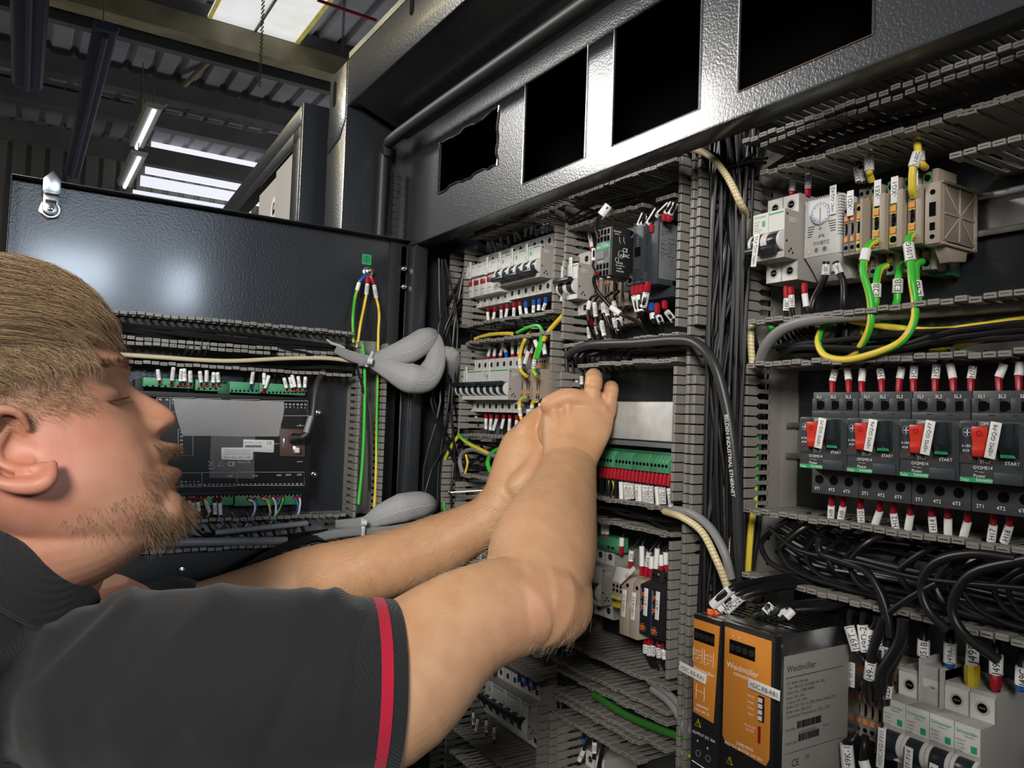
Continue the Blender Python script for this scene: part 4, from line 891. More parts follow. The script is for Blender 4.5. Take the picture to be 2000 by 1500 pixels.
rows(T2, [(765, 820, 755, 780, 715, 580, '', None), (850, 790, 840, 755, 770, 580, 'F30', None), (945, 760, 935, 720, 900, 530, 'F31', None), (1060, 690, 1045, 655, 1020, 515, '', None), (1165, 640, 1150, 605, 1130, 460, 'F42', None), (1262, 610, 1240, 575, 1140, 420, '', None),
    (1300, 600, 1305, 530, 1315, 380, '', 'ferb'), (1395, 560, 1395, 490, 1412, 330, '', 'ferb'), (1475, 540, 1480, 505, 1495, 400, 'F12', None), (1578, 500, 1580, 465, 1605, 310, '', None), (1665, 460, 1668, 420, 1668, 250, 'F13', 'ferb')], .045, 'wire', 'above the upper left row', 'wires above the upper left row', .01, mr=.0025)
rows(Z1, [(318, 735, 308, 765, 312, 820, ''), (358, 730, 352, 765, 345, 818, ''), (398, 718, 396, 752, 397, 810, 'F30'), (437, 710, 435, 742, 425, 805, ''), (480, 702, 480, 738, 478, 795, 'F51'), (518, 698, 518, 728, 525, 785, ''), (556, 694, 557, 742, 563, 780, '', 'ferb'), (608, 684, 608, 722, 605, 770, 'F2', 'ferb'), (645, 678, 642, 718, 640, 755, '', 'ferb'), (688, 668, 685, 705, 668, 752, 'F3', 'ferb')],
    .05, 'wire', 'below the upper left row', 'wires below the upper left row', -.01, mr=.0025)
rows(T3, [(690, 520, 697, 460, 735, 305, ''), (790, 515, 792, 458, 812, 330, ''), (888, 505, 893, 448, 935, 300, 'G2'), (990, 495, 988, 408, 930, 245, '', 'ferb'), (1090, 485, 1090, 428, 1095, 230, 'G21'), (1190, 480, 1190, 425, 1210, 220, 'G22'), (1290, 475, 1300, 415, 1350, 200, 'G23'), (1385, 480, 1395, 410, 1430, 230, '')],
    .05, 'wire', 'above the lower left row', 'wires above the lower left row', .01, mr=.0025)
rows(Z2, [(222, 88, 226, 95, 240, 142, '', None), (297, 88, 297, 125, 297, 195, 'G11'), (330, 90, 330, 125, 325, 200, 'G12'), (370, 92, 368, 125, 345, 200, ''), (415, 94, 413, 125, 398, 188, ''), (452, 96, 452, 125, 447, 208, 'G15'), (497, 98, 497, 135, 492, 212, 'G16')],
    .045, 'wire', 'below the lower left row', 'wires below the lower left row', -.008, mr=.0025)
# contactor wires
def many(fn, items, d, desc, group, k='wire', r=.0016, mr=.0031, fr=.0032):
    for i, (pts, s, mi, f) in enumerate(items):
        P = [fn(*(p if len(p) == 3 else (*p, d))) for p in pts]
        lead(P, r, k, '%s wire %s%s' % (ORD[i]+(' from the left, one' if 0 else ''), desc, ', sleeve '+s if s else ''), f, (mi, mi+1, s) if mi else None, group, mr=mr, fr=fr)
many(T4, [([(1268, 680), (1280, 575), (1290, 540), (1368, 362), (1420, 250, .04)], '', 2, 'ferr'), ([(1345, 660), (1345, 550), (1345, 540), (1378, 392), (1400, 330, .04)], 'J2', 2, 'ferr'), ([(1412, 650), (1420, 530), (1425, 520), (1560, 300), (1650, 170, .03)], 'J2A-1', 2, 'ferr'),
    ([(1485, 650), (1492, 530), (1560, 400), (1735, 225), (1850, 100, .03)], 'J10B-1', 2, 'ferr'), ([(1672, 480), (1680, 370), (1690, 350), (1790, 205), (1850, 80, .03)], '', 2, 'ferr'), ([(1742, 485), (1750, 390), (1760, 375), (1842, 205), (1880, 100, .03)], 'L20D-2', 2, 'ferr')], .088, 'on top of the contactor', 'contactor top wires')
many(T4, [([(700, 715, .122), (690, 700, .128), (650, 600, .126), (665, 470, .12), (725, 390, .115), (840, 245, .11), (870, 200, .08)], '', 4, 'ferr')], .12, 'arching from the auxiliary block top', None, mr=.0050, r=.0021)
many(T6, [([(625, 90, .122), (600, 115, .126), (570, 200, .125), (620, 350, .12), (720, 470, .115), (810, 570, .11), (940, 665, .105), (1150, 760, .09), (1260, 850, .08), (1380, 970, .05)], '', 5, 'ferr')], .12, 'sagging below the auxiliary block', None, mr=.0034, r=.0021)
many(T4, [([(590, 925, .056), (590, 880, .056), (585, 875, .056), (545, 650, .05), (520, 540, .03)], 'J10E-1', 2, 'ferr'), ([(640, 1230, .115), (600, 1150, .11), (610, 1080, .105), (615, 900, .1), (640, 700, .06)], '', 2, None)], .056, 'between breaker and auxiliary block', None, mr=.0026, r=.0013)
many(T6, [([(1130, 275), (1130, 400), (1135, 420), (1190, 640), (1280, 800, .06), (1400, 970, .045)], 'L20B-1', 2, 'ferr'), ([(1185, 265), (1185, 395), (1195, 410), (1225, 635), (1300, 780, .06), (1440, 960, .045)], 'J2A', 2, 'ferr'), ([(1240, 255), (1238, 380), (1240, 400), (1250, 560), (1330, 760, .06), (1500, 950, .045)], '', 0, 'ferr'),
    ([(1328, 215), (1308, 355), (1305, 365), (1262, 575), (1330, 700, .06), (1480, 790, .05), (1720, 790, .04)], 'J10B-1', 2, 'ferr')], .092, 'under the contactor front', 'contactor lower wires', fr=.0040, mr=.0038, r=.0020)
many(T6, [([(1320, 545), (1328, 660), (1380, 690), (1450, 700), (1500, 660)], '', 0, 'ferr'), ([(1378, 510), (1375, 625), (1385, 660), (1400, 740), (1420, 800)], '', 2, 'ferb'), ([(1456, 515), (1458, 660), (1470, 690), (1510, 790), (1530, 950, .045)], 'L2-1', 2, 'ferr'), ([(1555, 480), (1560, 595), (1590, 640), (1680, 750), (1760, 800, .04)], 'L20I-1', 2, 'ferr')], .072, 'under the contactor rear', 'contactor lower wires', fr=.0036, mr=.0036, r=.0019)
many(T6, [([(620, 390), (540, 430), (515, 480), (490, 600), (500, 800), (590, 1020, .045)], '', 2, None), ([(655, 400), (600, 450), (580, 510), (598, 708), (640, 900), (700, 1010, .045)], 'J15D-1', 2, None), ([(700, 420), (690, 470), (698, 520), (710, 655), (800, 850), (850, 1010, .045)], 'J2', 2, None), ([(820, 370), (735, 430), (725, 500), (765, 700), (830, 880), (890, 1005, .045)], 'J14D-1', 2, None),
    ([(920, 345), (860, 410), (850, 490), (882, 690), (950, 880), (985, 990, .045)], 'J16', 2, None), ([(700, 640), (670, 700), (680, 765), (715, 975), (730, 1010), (740, 1030, .045)], 'J13A-1', 2, None), ([(840, 600), (830, 680), (850, 730), (882, 862), (900, 960), (915, 1010, .045)], 'J16-1', 2, None), ([(1020, 560), (960, 630), (900, 700), (905, 730), (925, 900), (960, 1000, .045)], '', 3, None)],
    .068, 'looping down from the beige terminals', 'wires under the beige terminals', mr=.0027, r=.0019)
many(T6, [([(522, 720), (525, 820), (495, 850), (507, 1010), (510, 1030)], 'J10', 2, 'ferr'), ([(590, 770), (595, 830), (600, 845), (632, 955), (640, 1020)], 'F23', 2, 'ferr'), ([(625, 700), (625, 760), (650, 800), (690, 900), (700, 1010)], '', 2, 'ferr'), ([(955, 680), (955, 690), (940, 700), (948, 840), (950, 1000)], '', 2, None)], .045, 'hanging below the white breaker by the contactor', 'wires under the small breaker', mr=.0026)
# green connector wires
WT = ['', 'W19A-1', 'W20A-1', 'W21C-1', 'W24B-1', '', 'W27C-1', 'W28A-1', 'W31A-1', '', 'W33C-1', 'W34A-1', 'W36B-1']
for j in range(19):
    x = -.712+j*.0062; z = 1.4485; q = rnd.uniform(-.0015, .0015)
    has = j > 5
    P = [(x, -.070, z), (x, -.0725, z-.014), (x+q, -.073, z-.016), (x+q*2, -.0705, z-.035+rnd.uniform(-.003, .003)), (x+q*3+.002, -.060, z-.045), (x+.004, -.04, z-.058)]
    lead(P, .0011, 'wire', '%s wire from the left under the long green connector%s' % (ORD[j] if j < 20 else 'last', ', sleeve '+WT[j-6] if has and j-6 < len(WT) and WT[j-6] else ''), 'ferr', (2, 3, WT[j-6] if j-6 < len(WT) else '') if has else None, 'wires under the long green connector', mr=.0027, fr=.0029)
for i, (k, x) in enumerate((('grn', 1075), ('crm', 1085), ('yel', 1108), ('wire', 1120))):
    cable([Z2(x-30+i*4, 440, .062), Z2(x, 500, .066), Z2(x+20, 560, .064), Z2(x+5, 630, .045)], .0012, k, '%s thin wire curving down beside the sleeves at the connector' % {'grn': 'green', 'crm': 'cream', 'yel': 'yellow', 'wire': 'black'}[k])
many(zs(900, 700, .2), [([(1100, 200), (1100, 215), (1100, 262), (1100, 290)], '', 1, None), ([(1180, 165), (1180, 172), (1180, 255), (1180, 290)], '', 1, None), ([(1130, 190), (1130, 198), (1130, 262), (1130, 290)], '', 1, None)], .05, 'dropping behind the fingertips of the working hand', 'wires behind the fingertips', mr=.0026)
# timer and relay wires
rows(Z2, [(1062, 915, 1062, 875, 1062, 815, ''), (1085, 915, 1085, 878, 1085, 815, 'J1'), (1176, 1012, 1180, 955, 1182, 900, ''), (1230, 1120, 1240, 1052, 1246, 985, 'J3B'), (1310, 1150, 1312, 1085, 1312, 955, ''), (1338, 1155, 1345, 1085, 1360, 995, 'J40A-1'), (1370, 1160, 1372, 1100, 1375, 1020, ''), (1400, 1150, 1402, 1100, 1413, 970, ''), (1442, 1135, 1438, 1082, 1438, 1010, ''), (1482, 1130, 1468, 1075, 1468, 995, '')],
    .056, 'wire', 'above the timer relays', 'wires above the timer relays', .012, mr=.0030)
rows(Z5, [(1340, 622, 1336, 695, 1336, 750, 'J37'), (1362, 628, 1362, 700, 1360, 765, 'J37A'), (1388, 632, 1386, 700, 1384, 768, 'J40A'), (1422, 640, 1420, 715, 1425, 782, 'J37A'), (1452, 680, 1452, 725, 1462, 792, 'J7')], .056, 'wire', 'under the timer relays', 'wires under the timer relays', -.02, mr=.0030)
A, B_ = Z5(1165, 295, .08), Z5(1262, 198, .082); m = MB(); v = (B_-A); s_ = Vector((0, -.0001, 0)); n_ = v.cross(Vector((0, 1, 0))).normalized()*.0024
m.add([A-n_, A+n_, B_+n_, B_-n_, A-n_+Vector((0, .0006, 0)), A+n_+Vector((0, .0006, 0)), B_+n_+Vector((0, .0006, 0)), B_-n_+Vector((0, .0006, 0))], [(0, 1, 2, 3), (7, 6, 5, 4), (0, 4, 5, 1), (1, 5, 6, 2), (2, 6, 7, 3), (3, 7, 4, 0)], 'label'); m.text('-K1', (A+B_)/2+Vector((0, -.0004, 0)), v, Vector((0, -1, 0)).cross(v), .006, 'ink')
tag(m.ob('marker_tag'), 'slanting white tag stuck across the small beige terminal strip', 'label')
# thermostat row
rows(Z3, [(488, 340, 488, 312, 495, 240, ''), (590, 345, 592, 296, 598, 200, 'H32C')], .045, 'wire', 'above the breaker beside the thermostat', None, .01, mr=.0030, fr=.0034)
rows(Z3, [(452, 930, 455, 1010, 450, 1090, 'H8C'), (482, 935, 485, 990, 489, 1070, 'H8C'), (570, 910, 572, 982, 583, 1065, '')], .05, 'wire', 'below the breaker beside the thermostat', None, -.02, mr=.0029, fr=.0033, r=.0019)
many(Z3, [([(712, 770), (710, 790), (706, 858), (680, 920), (635, 1010), (615, 1110), (620, 1250, .03), (635, 1370, .03)], 'H8C', 1, None), ([(772, 775), (778, 790), (802, 850), (825, 920), (822, 1090), (790, 1240, .03), (800, 1340, .03)], 'H4C', 1, None)], .055, 'leaving the bottom of the thermostat', None, mr=.0036, r=.0030)
many(Z3, [([(928, 265), (926, 250), (912, 158), (905, 110), (905, 60, .04)], 'H8D', 1, None), ([(968, 262), (964, 248), (940, 178), (930, 130), (920, 70, .04)], 'H32D', 1, None)], .042, 'entering the grey terminals from above', None, mr=.0032, r=.0016)
EW = [([(1035, 640, .058), (1000, 655, .066), (975, 690, .07), (958, 765, .072), (955, 850), (985, 950), (1003, 1050), (1000, 1180, .075), (950, 1300, .07), (865, 1392, .06), (700, 1410, .04)], '', 2, 'gy', 'green and yellow wire with a blank white sleeve, looping down left of E2B'),
      ([(1105, 798, .040), (1060, 825, .05), (1038, 915, .06), (1035, 1002, .06), (1025, 1060, .06), (960, 1190, .05), (975, 1290, .05), (1050, 1352, .04)], 'E2B', 2, 'gy', 'green and yellow earth wire sleeved E2B'),
      ([(1218, 785, .040), (1190, 820, .05), (1180, 885, .06), (1176, 975, .06), (1165, 1050, .06), (1100, 1150, .055), (1052, 1250, .05), (1085, 1365, .04)], 'E3B', 2, 'grn', 'green earth wire sleeved E3B'),
      ([(1275, 595, .058), (1252, 620, .064), (1247, 655, .068), (1262, 768, .07), (1272, 900), (1290, 1030), (1282, 1160, .08), (1205, 1285, .085), (1050, 1360, .085), (850, 1408, .08), (710, 1385, .075), (660, 1300, .07), (685, 1210, .06), (760, 1160, .05), (880, 1150, .05)], 'L101G', 2, 'gy', 'long yellow-green wire sleeved L101G making the widest loop'),
      ([(1338, 768, .040), (1298, 800, .05), (1297, 900, .058), (1312, 1003, .058), (1300, 1060, .055), (1230, 1160, .05), (1160, 1280, .05), (1185, 1355, .04)], 'E4B', 2, 'grn', 'green earth wire with a half hidden sleeve right of L101G'),
      ([(1008, 245, .042), (992, 195, .048), (992, 180, .05), (991, 85, .05), (990, 40, .048), (985, -10, .04)], 'GND-5', 2, 'gy', 'yellow earth wire sleeved GND-5 rising into the duct'),
      ([(1283, 345, .058), (1272, 290, .064), (1278, 155, .066), (1308, 62, .064), (1305, 10, .06), (1300, -60, .04)], 'L100G', 2, 'gy', 'long yellow wire sleeved L100G rising from the last earth terminal'),
      ([(1358, 158, .042), (1340, 140, .048), (1322, 120, .05), (1318, 55, .05), (1310, 0, .04)], '', 2, 'gy', 'short green and yellow wire behind the L100G sleeve')]
for pts, s, mi, k, lb in EW: lead([Z3(*(p if len(p) == 3 else (*p, .075))) for p in pts], .0030, k, lb, None, (mi, mi+1, s), 'earth wires of the thermostat row', mr=.0041, seg=6)
for pts, r, k, lb in [([(870, 1152, .06), (1100, 1192, .062), (1400, 1222, .062), (1700, 1192, .06), (2020, 1146, .055)], .0030, 'gy', 'upper long yellow-green wire lying in the duct under the thermostat row'),
      ([(1560, 1316, .05), (1750, 1262, .06), (2020, 1232, .06)], .0033, 'gy', 'lower long yellow-green wire lying in the duct at the right edge'),
      ([(1100, 1362, .03), (1250, 1340, .03), (1500, 1335, .03)], .0028, 'gy', 'short stretch of yellow-green wire low in the duct'),
      ([(330, 1160, .03), (400, 1270, .045), (500, 1360, .05), (560, 1400, .04)], .0028, 'grn', 'green wire slanting down at the left end of the duct'),
      ([(275, 1430, .06), (330, 1305, .07), (440, 1205, .075), (640, 1145, .076), (1000, 1115, .07), (1500, 1085, .06), (2050, 1040, .055)], .0052, 'cabg', 'thick grey cable curving along the top of the duct under the thermostat row'),
      ([(230, 1430, .06), (222, 1300, .062), (222, 1180, .062)], .0034, 'twist', 'cream spiral cable seen between two vertical duct pieces'),
      ([(860, 1330, .05), (840, 1290, .055), (850, 1200, .055), (910, 1180, .05)], .0034, 'wire', 'black wire bent in a tight hook behind the green loops'),
      ([(245, 560, .03), (247, 1000, .03), (246, 1400, .03)], .0, None, '')]:
    if k: cable([Z3(*p) for p in pts], r, k, lb, 'cables of the duct under the thermostat row', n=10)
cable([Z4(252, 560, .03), Z4(250, 800, .03), Z4(246, 1010, .035), Z4(222, 1180, .04), Z4(200, 1480, .04)], .0032, 'gy', 'green and yellow wire running upright behind the slotted duct beside the starters')
# spiral, thick black and grey cables in the wide vertical duct
cable([W(1300, 290, .06), W(1345, 291, .075), W(1385, 303, .085), W(1420, 345, .088), W(1445, 395, .085), W(1460, 430, .060), W(1466, 520, .03), W(1470, 640, .03)], .0034, 'twist', 'cream spiral cable arching over the top of the wide vertical duct', n=10)
cable([W(1298, 999, .08), W(1335, 1012, .088), W(1372, 1040, .09), W(1400, 1095, .09), W(1414, 1130, .085), W(1424, 1160, .08)], .0036, 'twist', 'cream spiral cable curving down to the orange modules', n=10)
cable([W(1315, 995, .078), W(1352, 1003, .085), W(1388, 1032, .085), W(1415, 1080, .085), W(1428, 1130, .08)], .0042, 'cabg', 'light grey cable curving down beside the spiral cable', n=10)
cable([W(1437, 985, .05), W(1430, 1060, .06), W(1424, 1150, .07)], .0030, 'twist', 'thin cream cable running straight down behind the curved ones', n=8)
bc = cable([W(1106, 700, .05), W(1122, 684, .075), W(1160, 673, .088), (W(1240, 670, .09)), W(1320, 664, .092), W(1362, 672, .095), W(1395, 712, .095), W(1418, 790, .092), W(1432, 880, .09), W(1440, 980, .085), W(1444, 1100, .075), W(1446, 1200, .05)], .0050, 'cabd', 'thick charcoal cable printed BELDEN INDUSTRIAL ETHERNET', n=12, seg=7)
m = MB(); o = bc.location; A, B_ = W(1425, 800, .098), W(1441, 980, .090); m.text('BELDEN INDUSTRIAL ETHERNET', (A+B_)/2-o+Vector((.0, -.0052, 0)), (A-B_)*-1, Vector((1, .2, .1)), .0052, 'wink'); m.ob('print', bc)
for i, (P, r, k, lb) in enumerate([([(1160, 1356), (1220, 1395), (1290, 1425), (1340, 1444)], .0040, 'grnd', 'green cable slanting down inside the duct stack'), ([(1274, 1345), (1308, 1372), (1332, 1410), (1342, 1436)], .0042, 'cabg', 'grey cable bending down at the end of the duct stack'),
      ([(1268, 1330), (1312, 1360), (1340, 1400), (1347, 1430)], .0034, 'cabg', 'second grey cable bending down beside the first'), ([(1325, 1465), (1355, 1476), (1385, 1462), (1398, 1440)], .0026, 'gy', 'yellow-green wire sagging under the narrow orange module')]):
    cable([W(*p, .074) for p in P], r, k, lb, n=10)
# left edge cables
for i, (P, r, k, lb) in enumerate([([(897, 849), (880, 875), (866, 905), (862, 940), (866, 985), (872, 1010)], .0028, 'gy', 'green and yellow wire bowing down at the far left of the plate'), ([(897, 850), (914, 865), (938, 878), (958, 888), (975, 893)], .0032, 'gy', 'yellow wire running right below the lower left duct'),
      ([(903, 924), (898, 900), (905, 884), (925, 878), (950, 886), (975, 893)], .0034, 'cabg', 'grey cable arching below the lower left duct'), ([(908, 926), (913, 905), (910, 888)], .0018, 'yel', 'thin yellow wire under the grey arch'),
      ([(966, 934), (955, 915), (953, 900), (962, 884), (980, 875), (1000, 872)], .0032, 'grn', 'bright green wire looping beside the left wrist'),
      ([(928, 662), (950, 655), (975, 652), (1000, 652)], .0028, 'yel', 'yellow wire lying in the duct between the left breaker rows'), ([(1010, 650), (1030, 640), (1050, 636), (1058, 645), (1058, 668), (1050, 700)], .0024, 'grn', 'green wire hooking over the duct between the left breaker rows'),
      ([(1104, 612), (1085, 632), (1070, 650), (1062, 665)], .0030, 'yel', 'thick yellow wire crossing the vertical duct between the two bays')]):
    cable([W(*p, .075) for p in P], r, k, lb)
many(T3, [([(1320, 790), (1250, 730), (1215, 655), (1205, 520), (1240, 330), (1320, 150), (1400, 60, .05)], 'E11', 2, None)], .075, 'yellow, bowed before the left terminals', None, k='yel', r=.0026, mr=.0030)
many(T3, [([(1490, 785), (1440, 700), (1435, 660), (1450, 520), (1480, 400), (1550, 220), (1570, 60), (1540, -20, .05)], 'E1-1', 2, None)], .075, 'green, bowed before the left terminals', None, k='gy', r=.0026, mr=.0030)
many(T3, [([(1320, 770), (1285, 680), (1290, 580), (1355, 380), (1390, 280), (1400, 120, .05)], '', 2, None), ([(1500, 500), (1495, 430), (1500, 330), (1460, 210), (1450, 100)], '', 2, None), ([(1640, 470), (1620, 440), (1590, 220), (1580, 100)], 'E91', 1, None)], .07, 'black, sleeved, entering the left terminal strip', 'wires into the left terminal strip', mr=.0030)
many(T3, [([(1295, 1120), (1215, 1190), (1205, 1310), (1222, 1440), (1250, 1540)], 'E2', 2, None), ([(1480, 1190), (1425, 1220), (1412, 1260), (1390, 1400), (1430, 1500)], 'E4', 2, None)], .07, 'green-yellow, under the left terminal strip', None, k='gy', r=.0026, mr=.0030)
many(T3, [([(1380, 1170), (1350, 1250), (1350, 1330), (1350, 1480), (1340, 1560)], 'G8', 2, None), ([(1560, 1170), (1540, 1200), (1545, 1230), (1540, 1300), (1530, 1350)], '', 2, None)], .065, 'black, under the left terminal strip', None, mr=.0030)
# anonymous black cables lying in the ducts
def bundle(n, f, r, label, group, k='wire'):
    for i in range(n):
        rr_ = r*rnd.uniform(.8, 1.25); cable(f(i), rr_, k, label, group, n=7, seg=4)
U = rnd.uniform
bundle(38, lambda i: [(U(-.553, -.524), -U(.012, .075), z) for z in (.93, 1.1, 1.25, 1.4, 1.55, 1.68, 1.80)] if i % 4 else [(-.553+i*.0013, -U(.06, .082), .93+0*i)]+[(-.553+i*.0013+U(-.003, .003), -U(.06, .08), z) for z in (1.1, 1.3, 1.5, 1.7, 1.8)], .0022, 'one of the tightly packed black cables running upright in the wide vertical duct', 'black cables in the wide vertical duct')
bundle(9, lambda i: [(U(-1.096, -1.06), -U(.03, .12), z) for z in (1.0, 1.2, 1.38, 1.52, 1.64, 1.74)], .0019, 'thin black wire hanging loosely at the far left of the mounting plate', 'loose black wires at the far left')
bundle(5, lambda i: [(U(-.807, -.794), -U(.02, .07), z) for z in (1.0, 1.2, 1.4, 1.6, 1.75)], .0018, 'black wire inside the narrow duct left of the contactor bay', 'black wires in the narrow left duct')
bundle(10, lambda i: [(x, -U(.03, .076), 1.6245+U(-.009, .009)) for x in (-1.05, -1.0, -.95, -.9, -.85, -.80)], .0020, 'black wire lying in the duct between the two left breaker rows', 'black wires between the left breaker rows')
bundle(12, lambda i: [(x, -U(.03, .07), 1.4415+U(-.024, .024)) for x in (-1.05, -1.0, -.95, -.9, -.85, -.80)], .0019, 'black wire lying in the duct below the lower left breakers', 'black wires below the lower left breakers')
def hump(i):
    x0 = -.775+i*.012; return [(x0, -.055, 1.560), (x0+.004, -.07, 1.574), (x0+.02, -.068, 1.583+U(-.004, .003)), (x0+.06, -.062, 1.584+U(-.006, .002)), (x0+.1, -.05, 1.580+U(-.006, .006)), (-.59, -.04, 1.579+U(-.007, .007))]
bundle(9, hump, .0018, 'black wire bending into the duct under the contactor bay', 'black wires under the contactor bay')
bundle(9, lambda i: [(x, -U(.03, .07), 1.398+U(-.008, .008)) for x in (-.785, -.72, -.66, -.6, -.56)], .0019, 'black wire lying in the duct below the green connector', 'black wires below the green connector')
bundle(8, lambda i: [(x, -U(.03, .07), 1.2185+U(-.008, .008)) for x in (-.785, -.72, -.66, -.6, -.56)], .0019, 'black wire in the first duct of the stack', 'black wires in the duct stack')
bundle(6, lambda i: [(x, -U(.03, .07), 1.1825+U(-.008, .008)) for x in (-.785, -.72, -.66, -.6)], .0018, 'black wire in the middle duct of the stack', 'black wires in the duct stack middle')
bundle(5, lambda i: [(x, -U(.02, .07), 1.749+U(-.009, .009)) for x in (-.50, -.42, -.3, -.2, -.1)], .0020, 'black wire in the duct over the thermostat', 'black wires over the thermostat')
bundle(4, lambda i: [(x, -U(.06, .085), 1.757+U(-.003, .010)-abs(x+.6)*.05) for x in (-.785, -.72, -.62, -.54, -.49)], .0016, 'thin black wire strung over the contactor bay duct', 'thin black wires over the contactor bay')
bundle(9, lambda i: [(-.49+U(0, .02), -U(.03, .06), 1.566+U(0, .01)), (-.44, -U(.04, .07), 1.568+U(-.003, .01)), (-.36, -U(.04, .07), 1.568+U(-.003, .012)), (-.27, -U(.04, .07), 1.571+U(-.003, .01)), (.03, -.05, 1.574)], .0021, 'black wire in the duct between thermostat row and motor starters', 'black wires between thermostat row and motor starters')
bundle(7, lambda i: [(-.485+i*.004, -.05, 1.597), (-.482+i*.006, -.055, 1.585), (-.475+i*.008, -.05, 1.572), (-.45+i*.01, -.05, 1.566), (-.4+i*.01, -.05, 1.565)], .0016, 'fine black wire bending into the duct under the white breaker', 'fine wires under the white breaker')
def loop(i):
    x = -.455+i*.0135; w_ = U(.018, .034); d = U(.035, .078)
    return [(x+.012, -.05, 1.424), (x-.004, -d, 1.416), (x-w_*.9, -d, 1.399+U(-.003, .003)), (x-w_, -d, 1.388), (x-w_*.5, -d, 1.375), (x+.02, -d*.9, 1.368+U(-.002, .004)), (x+.10, -.05, 1.366+U(-.002, .01)), (min(.03, x+.30), -.045, 1.368+U(-.002, .012))]
bundle(24, loop, .0021, 'black wire looping in the open duct below the motor starters', 'looping black wires below the motor starters')
def sweep(i): z = 1.37+i*.0032; return [(-.49, -U(.02, .04), z+.01), (-.44, -U(.03, .05), z+U(-.004, .004)), (-.36, -U(.03, .05), z+U(-.006, .004)), (-.26, -U(.03, .05), z-.004), (-.1, -.05, z-.006)]
bundle(14, sweep, .0019, 'straight black wire sweeping through the open duct at the lower right', 'sweeping black wires in the lower right duct')
for i, (P, r, lb) in enumerate([([(1985, 1092), (1900, 1082), (1830, 1098), (1800, 1140), (1812, 1190), (1850, 1230)], .0034, 'thick black cable arching at the right above the lower duct'), ([(2010, 1092), (1900, 1120), (1860, 1180), (1880, 1235), (1950, 1290)], .0036, 'thickest black cable looping at the right frame edge'),
      ([(1600, 1050), (1602, 1080), (1640, 1095), (1690, 1115), (1720, 1160), (1735, 1210), (1738, 1245)], .0030, 'long black cable swinging down to the J49 sleeves'), ([(1830, 1140), (1790, 1160), (1745, 1190), (1722, 1215)], .0024, 'black cable crossing the open duct diagonally'), ([(1500, 1030), (1560, 1075), (1680, 1100), (1800, 1130), (2010, 1150)], .0018, 'thin taut black wire across the loops')]):
    cable([W(*p, .088) for p in P], r, 'wire', lb, n=10)
m = MB(); p = W(1612, 1073, .01); m.cyl((0, 0, 0), .006, .014, 'steel', 'd', 6); m.cyl((0, .014, 0), .0032, .012, 'steel', 'd', 12); tag(m.ob('bolt', None, bevel=.0004, loc=(p.x, 0, p.z)), 'steel bolt behind the looping black wires', 'bolt')
# wires at the orange modules
V = lambda x, y, d: W(x, y, d)
for i, (a, b_, c, s) in enumerate((((1388, 1202), (1392, 1182), (1428, 1156), ''), ((1400, 1204), (1405, 1188), (1438, 1166), 'J2B'), ((1412, 1207), (1418, 1192), (1448, 1172), 'J49C-2'))):
    dd = .145-i*.006; lead([V(a[0], a[1], dd), V(a[0]+1, a[1]-14, dd), V(b_[0], b_[1], dd), V(c[0], c[1]-6, dd-.004), V(c[0]+50, c[1]-20, .11), V(c[0]+120, c[1]-28, .07), V(c[0]+190, c[1]-10, .05)], .0030, 'wire', '%s orange-ferruled black wire on the narrow orange module' % ORD[i], 'fero', (2, 3, s), 'wires on the narrow orange module', mr=.0042, fr=.0040)
for i, (a, c, s) in enumerate((((1468, 1216), (1500, 1186), 'J51'), ((1480, 1219), (1520, 1186), ''), ((1492, 1222), (1522, 1190), ''), ((1505, 1225), (1540, 1196), ''))):
    dd = .130-i*.004; q = (c[0]-6, c[1]+10)
    lead([V(a[0], a[1]+3, dd), V(a[0]+1, a[1]-4, dd), V((a[0]+q[0])/2-4, (a[1]+q[1])/2-4, dd), V(*q, dd-.003), V(c[0]+8, c[1]-4, dd-.008), V(c[0]+70, c[1]-8, .09), V(c[0]+125, c[1]-22, .06)], .0027, 'wire', '%s black wire on top of the wide orange module' % ORD[i], 'lgrey', (3, 4, s) if i != 1 else None, 'wires on the wide orange module', mr=.0037, fr=.0033)
LR = [([(650, 262), (640, 300), (632, 390), (692, 585), (740, 640), (760, 700)], 'J49T-1', 2, .0024, 'wire'), ([(750, 285), (742, 320), (737, 382), (765, 592), (790, 650), (800, 720)], 'J49D-2', 2, .0024, 'wire'), ([(850, 315), (840, 370), (818, 418), (800, 575), (790, 640), (780, 700)], 'J49', 2, .0026, 'wire'), ([(900, 330), (870, 420), (815, 600), (805, 672), (788, 805), (790, 900), (800, 980)], 'J49-1', 3, .0036, 'wire'),
      ([(900, 360), (890, 430), (886, 470), (884, 568), (880, 640)], 'J49E', 2, .0024, 'wire'), ([(860, 80), (905, 220), (930, 380), (935, 548), (930, 652), (930, 720)], 'J2A', 3, .0042, 'wire'), ([(1055, 340), (1040, 480), (985, 600), (900, 740), (885, 858), (868, 955), (870, 1010)], 'J2C', 4, .0044, 'wire'), ([(1060, 520), (1010, 620), (950, 750), (935, 848), (920, 945), (915, 1000)], 'J2D', 3, .0036, 'wire')]
for i, (pts, s, mi, r, k) in enumerate(LR): lead([Z6(*p, .088 if i in (3, 6) else .078) for p in pts], r, k, 'black wire with the white sleeve %s at the lower right' % s, None, (mi, mi+1, s), 'sleeved wires at the lower right', mr=.0042)
